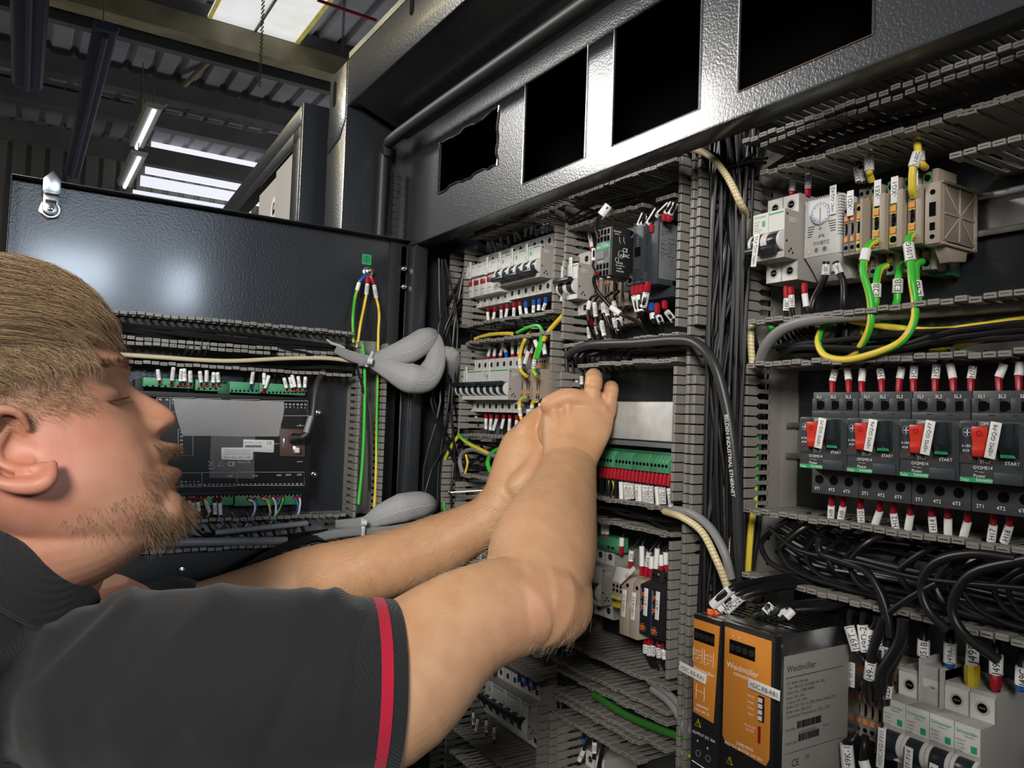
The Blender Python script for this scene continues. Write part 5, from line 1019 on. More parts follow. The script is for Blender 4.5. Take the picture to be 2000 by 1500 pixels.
for (x, y0, y1, y2, s, f, fr) in ((1212, 690, 622, 500, 'J51B', 'ferb', .0042), (1418, 715, 676, 520, 'J49A-1', 'ferb', .0042), (1595, 860, 690, 500, 'J49B', 'fery', .0062), (1780, 895, 765, 610, 'J49A', 'ferr', .0044), (1985, 900, 850, 710, 'J49C', 'ferb', .0044)):
    lead([Z6(x, y0, .05), Z6(x, y1, .05), Z6(x+5, y2, .05), Z6(x+5, y2-120, .045)], .0030, 'wire', 'upright wire sleeved %s above the dim lower right breakers' % s, f, (1, 2, s), 'wires above the lower right breakers', mr=.0045, fr=fr)
lead([Z6(690, 1230, .075), Z6(650, 1290, .08), Z6(612, 1312, .08), Z6(628, 1500, .08), Z6(640, 1600, .08)], .0030, 'wire', 'black wire sleeved J49K-1 at the bottom edge of the photo', None, (2, 3, 'J49K-1'), None, mr=.0052)
lead([Z6(760, 1250, .07), Z6(750, 1330, .075), Z6(745, 1440, .075), Z6(770, 1520, .075), Z6(780, 1600, .07)], .0030, 'wire', 'black wire hooked beside the J49K-1 sleeve', None, (2, 3, ''), None, mr=.0042)
for i, (x, y, k) in enumerate(((515, 915, 'ferb'), (565, 940, 'ferb'), (612, 965, 'ferb'))):
    lead([Z5(x, y+22, .079), Z5(x, y-12, .080), Z5(x-8, y-45, .070)], .0018, 'wire', '%s blue-ferruled stub above the bottom left breakers' % ORD[i], k, None, 'blue stubs above the bottom left breakers', fr=.0036)
for i, (x, y, a) in enumerate(((215, 1180, 0), (245, 1220, -15), (300, 1230, 0), (350, 1275, 0))): lead([Z5(x, y-50, .05), Z5(x, y-40, .052), Z5(x+a, y+40, .055), Z5(x+a, y+60, .05)], .0014, 'wire', '%s white sleeved stub below the bottom left breakers' % ORD[i], None, (1, 2, ''), 'white stubs below the bottom left breakers', mr=.0022)
many(Z5, [([(935, 1330), (932, 1310), (935, 1280), (940, 1250)], '', 0, 'ferb'), ([(900, 1480), (905, 1450), (935, 1380), (975, 1310), (985, 1290)], 'J2', 1, None), ([(1000, 1440), (1003, 1400), (1005, 1330), (1010, 1290)], 'J20', 1, None), ([(1030, 1500), (1050, 1400), (1060, 1350), (1065, 1320)], '', 0, None)], .062, 'above the lowest two pole breaker', 'wires above the lowest breaker', r=.0024, mr=.0030)
# ================= generator controller on the inner door =================
zc = 1.45; gc = thing('generator_controller', 'black back of a controller with green plugs, tape and white stickers on the inner door', 'controller', (DX, 0, zc), math.pi/2)
def D4(x, y, d=.0): u, z = DL(260+x*.2267, 700+y*.2267, d); return u, z-zc
def face(m, x0, y0, x1, y1, d0, d1, k):
    a, b_ = D4(x0, y0, d1), D4(x1, y1, d1); m.box(a[0], b_[0], d0, d1, b_[1], a[1], k)
m = MB(); face(m, -120, 330, 1515, 1130, 0, .05, 'black'); m.ob('body', gc, bevel=.001)
m = MB(); face(m, -120, 320, 1510, 342, .0, .042, 'black'); face(m, -100, 1125, 1450, 1165, 0, .046, 'black'); face(m, 20, 175, 90, 290, 0, .03, 'black'); m.ob('edge_rail', gc, bevel=.0006)
for i, (x0, y0, x1, y1, n_, k, up) in enumerate(((90, 160, 520, 262, 8, 'gconn', 1), (540, 182, 738, 285, 4, 'gconn', 1), (738, 215, 832, 310, 0, 'gdark', 1), (834, 197, 1080, 305, 7, 'gconn', 1), (1090, 210, 1482, 320, 12, 'gconn', 1), (230, 1168, 562, 1255, 8, 'gconn', 0), (584, 1165, 862, 1262, 8, 'gconn', 0), (880, 1155, 1445, 1258, 17, 'gconn', 0))):
    m = MB(); face(m, x0, y0, x1, y1, .0, .040, k); o = m.ob('terminal_plug', gc, bevel=.0008)
    if n_:
        m = MB()
        for j in range(n_):
            cx = x0+(x1-x0)*(j+.5)/n_; cy = (y0+y1)/2+(28 if up else -28); a = D4(cx, cy, .04); m.box(a[0]-.0012, a[0]+.0012, .0400, .0404, a[1]-.0013, a[1]+.0013, 'void')
        m.ob('openings', o)
m = MB(); d_ = .0502
def frame(x0, y0, x1, y1):
    P = [D4(x, y, .05) for x, y in ((x0, y0), (x1, y0), (x1, y1), (x0, y1), (x0, y0))]; m.tube([(a, -d_, b_) for a, b_ in P], .00022, 'wink', 4)
for q in ((205, 338, 318, 460), (318, 340, 532, 462), (545, 346, 755, 468), (842, 356, 1088, 474), (1098, 366, 1504, 494), (388, 612, 515, 836), (100, 985, 588, 1105), (594, 982, 888, 1102), (898, 980, 1475, 1095)): frame(*q)
def gt(s, x, y, sz, al='c'): a = D4(x, y, .05); m.text(s, (a[0], -d_-.0001, a[1]), XR, ZU, sz, 'wink', al)
for s, x, y in (('42', 232, 352), ('43', 290, 354), ('44', 343, 356), ('45', 398, 358), ('46', 452, 360), ('47', 505, 362), ('L1', 343, 382), ('L2', 398, 384), ('L3', 452, 386), ('N', 505, 388), ('V1', 422, 425), ('V2', 648, 432)): gt(s, x, y, .0036 if s[0] != 'V' else .0045)
for i in range(4): gt('%d' % (48+i), 570+i*52, 362+i*1.5, .0036); gt(('L1', 'L2', 'L3', 'N')[i], 570+i*52, 388+i*1.5, .0034)
for i in range(7): gt('%d' % (52+i), 862+i*34, 374+i, .0034)
for i in range(12): gt('%d' % (59+i), 1120+i*33, 386+i, .0034); gt('ABCDEFGHIJKL'[i], 1120+i*33, 412+i, .0032)
for i in range(30): gt('%d' % (10+i), 418+i*36.2-(20 if i > 4 else 0), 1090-i*.3, .0033)
for s, x, y, z_ in (('76', 415, 638, .0036), ('75', 415, 672, .0036), ('74', 415, 706, .0036), ('73', 415, 742, .0036), ('72', 415, 776, .0036), ('71', 415, 812, .0036), ('CAN', 832, 1012, .0034), ('ECU', 1050, 1010, .0036), ('MSC', 1258, 1006, .0036), ('GOV', 1338, 1003, .0036), ('AVR', 1432, 1001, .0036), ('CE', 845, 908, .0085), ('Made in UK', 955, 893, .0034)): gt(s, x, y, z_)
for i in range(5): gt('HABCD'[i] if 0 else 'GHIJK'[i], 418+i*36, 1062, .0033)
for P in ([(645, 885), (700, 930)], [(700, 885), (645, 930)], [(730, 928), (782, 928), (756, 885), (730, 928)], [(645, 950), (700, 950)], [(1215, 735), (1255, 735)], [(1410, 890), (1460, 890)], [(1408, 580), (1470, 580)], [(1440, 580), (1440, 565)]): m.tube([(D4(*p, .05)[0], -d_, D4(*p, .05)[1]) for p in P], .0003, 'wink', 4)
m.ob('print', gc)
m = MB()
def poly(pts, d0, d1, k): m.prism([D4(*p, d1) for p in pts], d0, d1, k, 'y')
poly([(1265, 605), (1478, 612), (1482, 850), (1265, 842)], .05, .0535, 'brown'); poly([(1285, 685), (1328, 687), (1328, 775), (1285, 773)], .0535, .0545, 'mgrey'); poly([(1295, 690), (1318, 691), (1318, 768), (1295, 767)], .0545, .0548, 'steel')
poly([(1355, 632), (1460, 636), (1462, 735), (1355, 730)], .0535, .0555, 'brown'); poly([(1378, 755), (1448, 758), (1448, 828), (1378, 825)], .0535, .0550, 'steel'); poly([(1392, 768), (1434, 770), (1434, 814), (1392, 812)], .0550, .0553, 'label'); m.ob('sockets', gc, bevel=.0003)
m = MB(); poly([(678, 430), (1065, 440), (1045, 800), (1045, 1035), (655, 1030), (670, 700)], .0506, .0508, 'tape2'); m.ob('clear_film', gc)
m = MB(); poly([(345, 345), (600, 350), (900, 362), (1300, 372), (1303, 430), (1288, 520), (1275, 560), (1268, 640), (1255, 672), (900, 674), (700, 668), (430, 668), (405, 600), (375, 500), (360, 440)], .0512, .0516, 'tape'); m.ob('adhesive_tape', gc)
m = MB(); poly([(950, 698), (1210, 704), (1216, 716), (1212, 806), (1200, 812), (948, 800)], .0518, .0522, 'label'); o = m.ob('sticker', gc, bevel=.0002); m = MB(); d_ = .0523
a = D4(1172, 728, .052); m.text('CE', (a[0], -d_, a[1]), XR, ZU, .006, 'ink')
for i in range(26): a = D4(965+i*5.6, 757, .052); m.box(a[0]-.0002, a[0]+.0002+.0002*(i % 3), d_-.0002, d_, a[1]-.0016, a[1]+.0016, 'ink')
a = D4(1035, 725, .052); m.text('8610 MK II 12-24V', (a[0], -d_, a[1]), XR, ZU, .0030, 'ink'); m.ob('print', o)
m = MB(); poly([(765, 768), (1022, 768), (1034, 780), (1032, 865), (1020, 878), (768, 872), (760, 860), (760, 780)], .0526, .0530, 'label'); o = m.ob('sticker', gc, bevel=.0002); m = MB(); d_ = .0531
for i, s in enumerate(('120R termination resistor to be', 'fitted between SH and SB for', 'modules at each end of line only')): a = D4(898, 788+i*17, .053); m.text(s, (a[0], -d_, a[1]), XR, ZU, .0027, 'mgrey')
a = D4(898, 852, .053); m.text('Part No: 001-149', (a[0], -d_, a[1]), XR, ZU, .0048, 'mgrey'); m.ob('print', o)
def DP(x, y, d): return WX(260+x*.2267, 700+y*.2267, DX+d)
c = cable([DP(1395, 690, .058), DP(1450, 680, .068), DP(1500, 640, .07), DP(1545, 500, .068), DP(1565, 330, .062), DP(1590, 200, .055), DP(1640, 115, .04)], .0042, 'cabd', 'black network lead curving up from the controller socket', n=12)
m = MB(); o = c.location; m.tube([DP(1375, 688, .057)-o, DP(1400, 690, .060)-o, DP(1455, 680, .068)-o], [.008, .0075, .005], 'black', 10); m.ob('plug', c, smooth=True)
m = MB(); m.tube([DP(1492, 640, .070)-o, DP(1535, 500, .068)-o], .0047, 'cabg', 12); m.ob('tape_band', c, smooth=True)
for q in ((1552, 1000), (1588, 470)):
    a = DL(260+q[0]*.2267, 700+q[1]*.2267); m = MB(); m.cyl((0, 0, 0), .005, .004, 'steel', 'd', 6); m.cyl((0, .004, 0), .003, .008, 'steel', 'd', 10); o = m.ob('stud_nut', None, bevel=.0003, loc=(DX, a[0], a[1]), rot=(0, 0, math.pi/2)); tag(o, ('lower' if q[1] == 1000 else 'upper')+' steel nut on the door right of the controller', 'nut')
# door wires with sleeves: terminal, sleeve start, sleeve end, text
for i, (x0, y0, x1, y1, s, f) in enumerate(((231, 225, 212, 98, 'J15-1', 'ferr'), (330, 235, 348, 78, 'DVG02', 'ferr'), (405, 240, 418, 92, 'N40A', 'ferr'), (446, 240, 440, 88, 'J31B', 'ferr'), (496, 245, 492, 108, 'N31B-1', 'ferr'), (590, 245, 575, 112, 'L31D', 'ferr'), (632, 240, 634, 105, 'L21C-1', 'ferr'), (688, 245, 695, 122, 'L20', 'ferr'), (738, 240, 728, 122, 'N20', 'ferr'), (1012, 265, 1035, 110, 'GND2', 'ferb'), (1130, 270, 1128, 125, 'J3', 'ferr'), (1120, 300, 1170, 150, '', 'ferr'),
       (1330, 290, 1300, 168, 'K3', 'ferr'), (1378, 288, 1350, 162, 'K1', 'ferr'), (1405, 288, 1368, 142, '', 'ferr'), (1440, 290, 1422, 155, 'K7', 'ferr'), (1478, 288, 1484, 160, 'K9', 'ferr'))):
    a = DP(x0, y0, .036); b_ = DP(x0*.72+x1*.28, y0*.72+y1*.28, .044); a2 = DP(x0*.85+x1*.15, y0*.9+y1*.1, .043); c = DP(x1, y1, .042); e = DP(x1, y1-60, .03)
    lead([a, a2, b_, c, e], .0015, 'wire', '%s sleeved wire from the left on the upper green plugs of the door controller' % ORD[i], f, (2, 3, s), 'upper wires of the door controller', mr=.0026, fr=.0030)
for i, (x0, y0, x1, y1, s, k, f) in enumerate(((470, 1200, 495, 1290, '', 'wire', 'ferr'), (512, 1205, 515, 1335, 'N55G', 'wire', 'ferr'), (553, 1200, 565, 1315, 'E3', 'wire', 'ferr'), (612, 1195, 655, 1320, 'GND0', 'yel', 'ferr'), (702, 1200, 705, 1340, 'J29-1', 'wire', 'ferr'), (745, 1200, 752, 1345, '', 'wire', 'ferr'))):
    a = DP(x0, y0, .040); a2 = DP(x0+3, y0+22, .046); b_ = DP(x0*.7+x1*.3, y0*.7+y1*.3, .046); c = DP(x1, y1, .044); e = DP(x1+(-30 if k == 'yel' else 5), y1+60, .03)
    lead([a, a2, b_, c, e], .0015, k, '%s sleeved wire on the lower green plugs of the door controller' % ORD[i], f, (2, 3, s), 'lower wires of the door controller', mr=.0027, fr=.0030)
for i, (x0, y0, pts, k) in enumerate(((995, 1200, [(1040, 1240), (1050, 1290), (1035, 1345)], 'label'), (1045, 1205, [(1062, 1250), (1055, 1300), (1038, 1345)], 'blu'), (1110, 1190, [(1150, 1220), (1175, 1290), (1180, 1345)], 'crm'), (1150, 1195, [(1180, 1240), (1178, 1300), (1180, 1345)], 'gy'), (1200, 1185, [(1225, 1240), (1230, 1290), (1225, 1340)], 'label'), (1240, 1190, [(1262, 1220), (1240, 1270)], 'blu'), (1285, 1185, [(1290, 1225), (1265, 1290), (1235, 1345)], 'gy'), (1395, 1190, [(1412, 1240), (1418, 1290)], 'blu'), (1430, 1190, [(1440, 1240), (1425, 1330)], 'label'))):
    P = [DP(x0, y0, .040), DP(x0+4, y0+18, .044)]+[DP(x, y, .045) for x, y in pts]+[DP(pts[-1][0]-40, pts[-1][1]+70, .03), DP(pts[-1][0]-90, pts[-1][1]+130, .025)]
    lead(P, .0014, k, '%s thin %s wire from the left under the controller' % (ORD[i], {'label': 'white', 'blu': 'blue', 'crm': 'cream', 'gy': 'green and yellow'}[k]), 'ferr', None, 'thin coloured wires under the controller', fr=.0028)
# earth leads at the door stud
E0 = zs(0, 0, 1)
def DQ(x, y, d=.02): return WX(620+x*.14, 480+y*.14, DX+d)
for pts, s, f, k, lb in (([(672, 405), (585, 500), (580, 515), (550, 625), (520, 740), (495, 1000), (500, 1230), (505, 1350)], '', 'ferb', 'gy', 'left earth lead with blue ferrule on the door stud'), ([(695, 430), (695, 525), (695, 535), (682, 680), (650, 850), (600, 1100), (560, 1370), (540, 1420)], 'GND', 'ferr', 'yel', 'middle yellow earth lead with red ferrule on the door stud'),
     ([(735, 420), (785, 540), (790, 550), (822, 728), (850, 850), (862, 980), (850, 1200), (845, 1500), (830, 2200), (820, 3000), (790, 3700)], 'GND-1', 'ferr', 'gy', 'right earth lead sleeved GND-1 on the door stud')):
    lead([DQ(*p, .02 if j < 5 else .035) for j, p in enumerate(pts)], .0021, k, lb, f, (2, 3, s), 'earth leads of the door', mr=.0032, fr=.0036)
for P, r, k, lb in (([(708, 672), (712, 720), (712, 800), (708, 900), (700, 985)], .0024, 'grn', 'green wire bowing inside the vertical door duct'), ([(698, 720), (714, 780), (720, 850), (722, 960)], .0020, 'wire', 'black wire inside the vertical door duct'), ([(205, 690), (300, 697), (440, 705), (560, 700), (640, 700), (690, 706)], .0030, 'crm', 'long cream cable across the upper door ducts'), ([(250, 1062), (400, 1058), (560, 1056)], .0058, 'cabg', 'thick light grey cable in the lower door duct'), ([(420, 1040), (520, 1030), (600, 1022)], .0040, 'cabg', 'grey cable beside the coloured wires under the controller')):
    cable([WX(*p, DX+.05) for p in P], r, k, lb, n=10)
bundle(11, lambda i: [WX(x, 628+(x-200)*.105+i*3.2+U(-3, 3), DX+U(.02, .048)) for x in (195, 280, 400, 520, 620, 690)], .0026, 'black cable lying in the upper duct of the open door', 'black cables in the upper door duct')
bundle(6, lambda i: [WX(x, 695+(x-200)*.03+i*3+U(-2, 2), DX+U(.02, .045)) for x in (210, 330, 450, 560, 640, 690)], .0020, 'thin black cable in the second duct of the open door', 'black cables in the second door duct')
bundle(9, lambda i: [WX(340+i*28, 1000, DX+.04), WX(350+i*30, 1030, DX+.045), WX(390+i*26, 1050+i, DX+.04), WX(500+i*14, 1052-i, DX+.03), WX(640, 1035+i, DX+.03)], .0019, 'black wire bending in the duct below the door controller', 'black wires below the door controller')
for i in range(4): cable([WX(382+i*14, 644, DX+.02), WX(372+i*12, 665, DX+.045), WX(362+i*13, 690, DX+.045), WX(352+i*14, 705, DX+.02)], .0024, 'wire', 'short black wire crossing between the two upper door ducts', 'short crossing wires on the door')
for i in range(7): cable([WX(430+i*10, 1150, -.98), WX(500+i*6, 1095, -1.0), WX(580+i*5, 1055, -1.03), WX(640, 1050+i*2, -1.07)], .0034, 'wire', 'glossy black cable fanning out of the lower grey sleeve', 'black cables leaving the lower sleeve', n=8)
# braided sleeves between door and cabinet
def sleeve(label, paths):
    t = thing('braided_sleeve', label, 'cable sleeve', (-1.05, -.2, 1.5)); o = t.location
    for nm, P, k, fl in paths:
        pts = [WX(x, y, xx)-o for x, y, xx, r in P]; m = MB(); q = spline(pts, 6); rs = [r*((o+p-CAM).dot(FW))/FPX for (x, y, xx, r), p in zip(P, pts)]
        R = []
        for i in range(len(rs)-1): R += [rs[i]+(rs[i+1]-rs[i])*j/6 for j in range(6)]
        m.tube(q, R+[rs[-1]], k, 20, flat=fl); m.ob(nm, t, smooth=True)
    return t
sleeve('upper grey braided sleeve tied to the door, bulging toward the cabinet', [
    ('sleeve_fold', [(655, 682, -1.08, 9), (690, 697, -1.075, 12), (722, 704, -1.07, 12), (758, 697, -1.07, 22), (798, 684, -1.07, 29), (828, 665, -1.075, 27), (842, 662, -1.085, 20), (848, 690, -1.09, 16)], 'sleeve', .9),
    ('sleeve_fold', [(700, 706, -1.075, 10), (724, 708, -1.07, 11), (760, 722, -1.06, 22), (798, 738, -1.055, 33), (830, 738, -1.055, 30), (850, 706, -1.06, 22), (848, 668, -1.075, 18), (834, 652, -1.085, 14)], 'sleeve', .9),
    ('cable_tie', [(716, 716, -1.062, 4), (722, 703, -1.056, 4), (728, 688, -1.062, 4)], 'tie', .5), ('tie_head', [(717, 704, -1.055, 7), (727, 706, -1.053, 7)], 'tie', 1)])
sleeve('lower grey braided sleeve opening above the left forearm', [
    ('sleeve_fold', [(655, 1024, -1.08, 9), (712, 1020, -1.07, 13), (745, 1006, -1.065, 24), (785, 992, -1.06, 32), (822, 985, -1.06, 28), (838, 988, -1.07, 20)], 'sleeve', .9),
    ('sleeve_fold', [(612, 1052, -1.06, 12), (660, 1042, -1.06, 13), (712, 1038, -1.06, 11), (780, 1032, -1.06, 12), (840, 1010, -1.07, 10)], 'sleeve', .7),
    ('cable_tie', [(709, 1050, -1.05, 4), (710, 1030, -1.046, 4), (709, 1014, -1.052, 4)], 'tie', .5), ('tie_head', [(705, 1021, -1.045, 6), (716, 1021, -1.043, 6)], 'tie', 1)])
cable([W(868, 690, .10), W(885, 700, .09), W(880, 760, .06)], .012, 'sleeve', 'dark fold of braided sleeve inside the cabinet opening', n=14)
m = MB(); o = WX(655, 670, DX+.055); m.tube([(-.0, -.013, .004), (0, -.006, -.001), (0, .004, -.003), (0, .013, -.006)], [.003, .0055, .006, .005], 'label', 8, flat=.35); tag(m.ob('torn_label', None, loc=o, smooth=True), 'torn cream paper scrap on the black cables of the door duct', 'label')
# ================= person =================
def skinmat():
    a = bpy.data.materials.new('skin'); a.use_nodes = True; t = a.node_tree; n = t.nodes; b = n['Principled BSDF']
    at = n.new('ShaderNodeVertexColor'); at.layer_name = 'tint'
    nz = n.new('ShaderNodeTexNoise'); nz.inputs['Scale'].default_value = 55; nz.inputs['Detail'].default_value = 5
    tc = n.new('ShaderNodeTexCoord'); t.links.new(tc.outputs['Object'], nz.inputs['Vector'])
    mx = n.new('ShaderNodeMix'); mx.data_type = 'RGBA'; mx.blend_type = 'MULTIPLY'; mx.inputs[0].default_value = .45
    cr = n.new('ShaderNodeValToRGB'); cr.color_ramp.elements[0].position = .35; cr.color_ramp.elements[0].color = (.84, .70, .66, 1); cr.color_ramp.elements[1].position = .62; cr.color_ramp.elements[1].color = (1, 1, 1, 1)
    t.links.new(nz.outputs[0], cr.inputs[0]); t.links.new(at.outputs[0], mx.inputs[6]); t.links.new(cr.outputs[0], mx.inputs[7]); t.links.new(mx.outputs[2], b.inputs['Base Color'])
    b.inputs['Roughness'].default_value = .52; b.inputs['Subsurface Weight'].default_value = .12; b.inputs['Subsurface Radius'].default_value = (.008, .003, .0015); b.inputs['Subsurface Scale'].default_value = .6
    n2 = n.new('ShaderNodeTexNoise'); n2.inputs['Scale'].default_value = 700; n2.inputs['Detail'].default_value = 2; t.links.new(tc.outputs['Object'], n2.inputs['Vector'])
    bp = n.new('ShaderNodeBump'); bp.inputs['Strength'].default_value = .22; bp.inputs['Distance'].default_value = .0006; t.links.new(n2.outputs[0], bp.inputs['Height']); t.links.new(bp.outputs[0], b.inputs['Normal'])
    return a
MT['skin'] = skinmat()
MT['hairb'] = mat('dark_blond_hair', (.40, .29, .17), .45, c2=(.15, .095, .055), vscale=170)
MT['hairb'] = mat('dark_blond_hair', (.25, .155, .08), .45)
MT['hair1'] = mat('fair_hair', (.46, .305, .165), .42)
MT['hair3'] = mat('brown_hair', (.13, .08, .045), .45)
MT['beard'] = mat('light_brown_beard_hair', (.12, .062, .025), .55)
MT['blond'] = mat('fine_blond_hair', (.75, .60, .38), .4)
MT['lash'] = mat('brown_lashes', (.10, .05, .025), .5)
def clothmat(name, c, sc=900., st=.5):
    a = mat(name, c, .85, spec=.25); t = a.node_tree; n = t.nodes; tc = n.new('ShaderNodeTexCoord')
    w_ = n.new('ShaderNodeTexWave'); w_.inputs['Scale'].default_value = sc; w_.bands_direction = 'DIAGONAL'; t.links.new(tc.outputs['Object'], w_.inputs[0])
    nz = n.new('ShaderNodeTexNoise'); nz.inputs['Scale'].default_value = 1500; t.links.new(tc.outputs['Object'], nz.inputs[0])
    ad = n.new('ShaderNodeMath'); t.links.new(w_.outputs[1], ad.inputs[0]); t.links.new(nz.outputs[0], ad.inputs[1])
    bp = n.new('ShaderNodeBump'); bp.inputs['Strength'].default_value = st; bp.inputs['Distance'].default_value = .0008; t.links.new(ad.outputs[0], bp.inputs['Height']); t.links.new(bp.outputs[0], n['Principled BSDF'].inputs['Normal'])
    b = n['Principled BSDF']; b.inputs['Sheen Weight'].default_value = .12; b.inputs['Sheen Roughness'].default_value = .5; return a
MT['shirt'] = clothmat('black_pique_knit', (.018, .0188, .0195), 330., .4)
MT['rib'] = clothmat('black_rib_knit', (.019, .0195, .0205), 150., .7)
MT['trim'] = clothmat('red_knit_stripe', (.50, .012, .04), 300.)
A3 = lambda v: np.array(tuple(v), float)
nF, nR, nU, nC = A3(FW), A3(RT), A3(UP), A3(CAM)
def Tn(px, py, t): return A3(T(px, py, t))
# ---- head as a polar surface ----
KS = .62/FPX; HO = Tn(158, 830, .62); ty, tz = math.radians(20), math.radians(25)
fim = math.cos(ty)*nR+math.sin(ty)*nU; hd_h = -math.sin(ty)*nR+math.cos(ty)*nU
hd_f = fim*math.cos(tz)+nF*math.sin(tz); hd_s = -(nF*math.cos(tz)-fim*math.sin(tz)); CY = math.cos(tz)
rowsH = np.array([(-268, 62, -20, .012), (-258, 95, -60, .030), (-240, 121, -95, .042), (-205, 123, -135, .054), (-165, 120, -175, .0615), (-126, 121, -215, .067), (-90, 122, -260, .0695), (-50, 117, -305, .0715), (0, 107, -350, .0735), (46, 103, -368, .0745),
                  (90, 114, -375, .076), (130, 104, -375, .077), (180, 94, -362, .0765), (230, 76, -338, .072), (280, 38, -290, .062), (315, -22, -215, .045), (333, -80, -150, .022), (338, -100, -125, .006)], float)
def sm(x, xs, ys):
    xs, ys = np.array(xs, float), np.array(ys, float); d = np.gradient(ys, xs); i = np.clip(np.searchsorted(xs, x)-1, 0, len(xs)-2); h = xs[i+1]-xs[i]; t = np.clip((x-xs[i])/h, 0, 1)
    return (2*t**3-3*t**2+1)*ys[i]+(t**3-2*t**2+t)*h*d[i]+(-2*t**3+3*t**2)*ys[i+1]+(t**3-t**2)*h*d[i+1]
def headpt(b, ph, off=0.):
    """b: height in reference px, ph: angle (0 front, +90 his right side); returns world points"""
    b, ph = np.broadcast_arrays(np.asarray(b, float), np.asarray(ph, float))
    fr = sm(b, rowsH[:, 0], rowsH[:, 1]); bk = sm(b, rowsH[:, 0], rowsH[:, 2]); w_ = sm(b, rowsH[:, 0], rowsH[:, 3])
    c = bk+(fr-bk)*.52; c_, s_ = np.cos(ph), np.sin(ph); pw = .86
    a = np.where(c_ > 0, c+(fr-c)*np.abs(c_)**pw, c-(c-bk)*np.abs(c_)**pw)*KS; s = w_*np.sign(s_)*np.abs(s_)**pw
    front = np.clip(c_, 0, 1)**.5*(c_ > 0); B = b*KS
    g = lambda b0, sb: np.exp(-((b-b0)/sb)**2)
    nose = np.interp(b, [-72, -66, -59, -49, -35, -16, 4, 25, 46, 62], [0, 11, 36, 49, 53, 48, 37, 21, 7, 0])*KS
    sg = np.interp(b, [-70, -55, -36, -10, 20, 60], [.0155, .0152, .0130, .0090, .0074, .009])
    a = a+front*(nose*np.exp(-(np.abs(s)/sg)**2.6)); L = lambda s0, ss: np.exp(-((np.abs(s)-s0)/ss)**2)
    a = a-front*.0085*g(40, 28)*L(.031, .013)+front*.0080*g(33, 18)*L(.032, .0110)-front*.0030*g(14, 6)*L(.032, .012)+front*.0045*g(86, 18)*L(.024, .016)
    a = a+front*.0042*g(-46, 12)*L(.0145, .0045)-front*.0075*g(-66, 7)*L(.0075, .0032)
    a = a+front*(.0135*g(-100, 15)+.0090*g(-150, 16)-.0040*g(-126, 6)-.0024*g(-182, 16)+.0038*g(-228, 30))*np.exp(-(s/.024)**2)
    a = a-front*.0022*g(-110, 60)*L(.037, .009)-front*.0040*(1-np.exp(-(s/.024)**2))*np.exp(-((b-15)/70)**2)
    s = s+np.sign(s)*(.0030*g(5, 40)*np.exp(-((a-.012)/.022)**2))+np.sign(s)*(.0022*g(-150, 50)*np.exp(-((a+.05)/.03)**2))
    nrm = hd_f*(c_*1.0)[..., None]+hd_s*s_[..., None]+hd_h*np.clip((b-200)/160, -.3, 1.2)[..., None]
    nrm = nrm/np.linalg.norm(nrm, axis=-1, keepdims=True)
    return HO+hd_f*a[..., None]+hd_s*s[..., None]+hd_h*B[..., None]+nrm*(np.asarray(off)[..., None] if np.ndim(off) else off)
V_, F_ = [], []
def addm(vs, fs): o = len(V_); V_.extend(map(tuple, vs)); F_.extend([tuple(o+i for i in f) for f in fs])
bs = np.concatenate([np.linspace(-268, -258, 4)[:-1], np.linspace(-258, 315, 150), np.linspace(315, 338, 8)[1:]]); NP = 150; phs = np.linspace(0, 2*np.pi, NP, endpoint=False)
G = headpt(bs[:, None], phs[None, :]); NB = len(bs)
addm(G.reshape(-1, 3), [(i*NP+j, i*NP+(j+1) % NP, (i+1)*NP+(j+1) % NP, (i+1)*NP+j) for i in range(NB-1) for j in range(NP)]+[tuple(range(NP))[::-1], tuple(range((NB-1)*NP, NB*NP))])
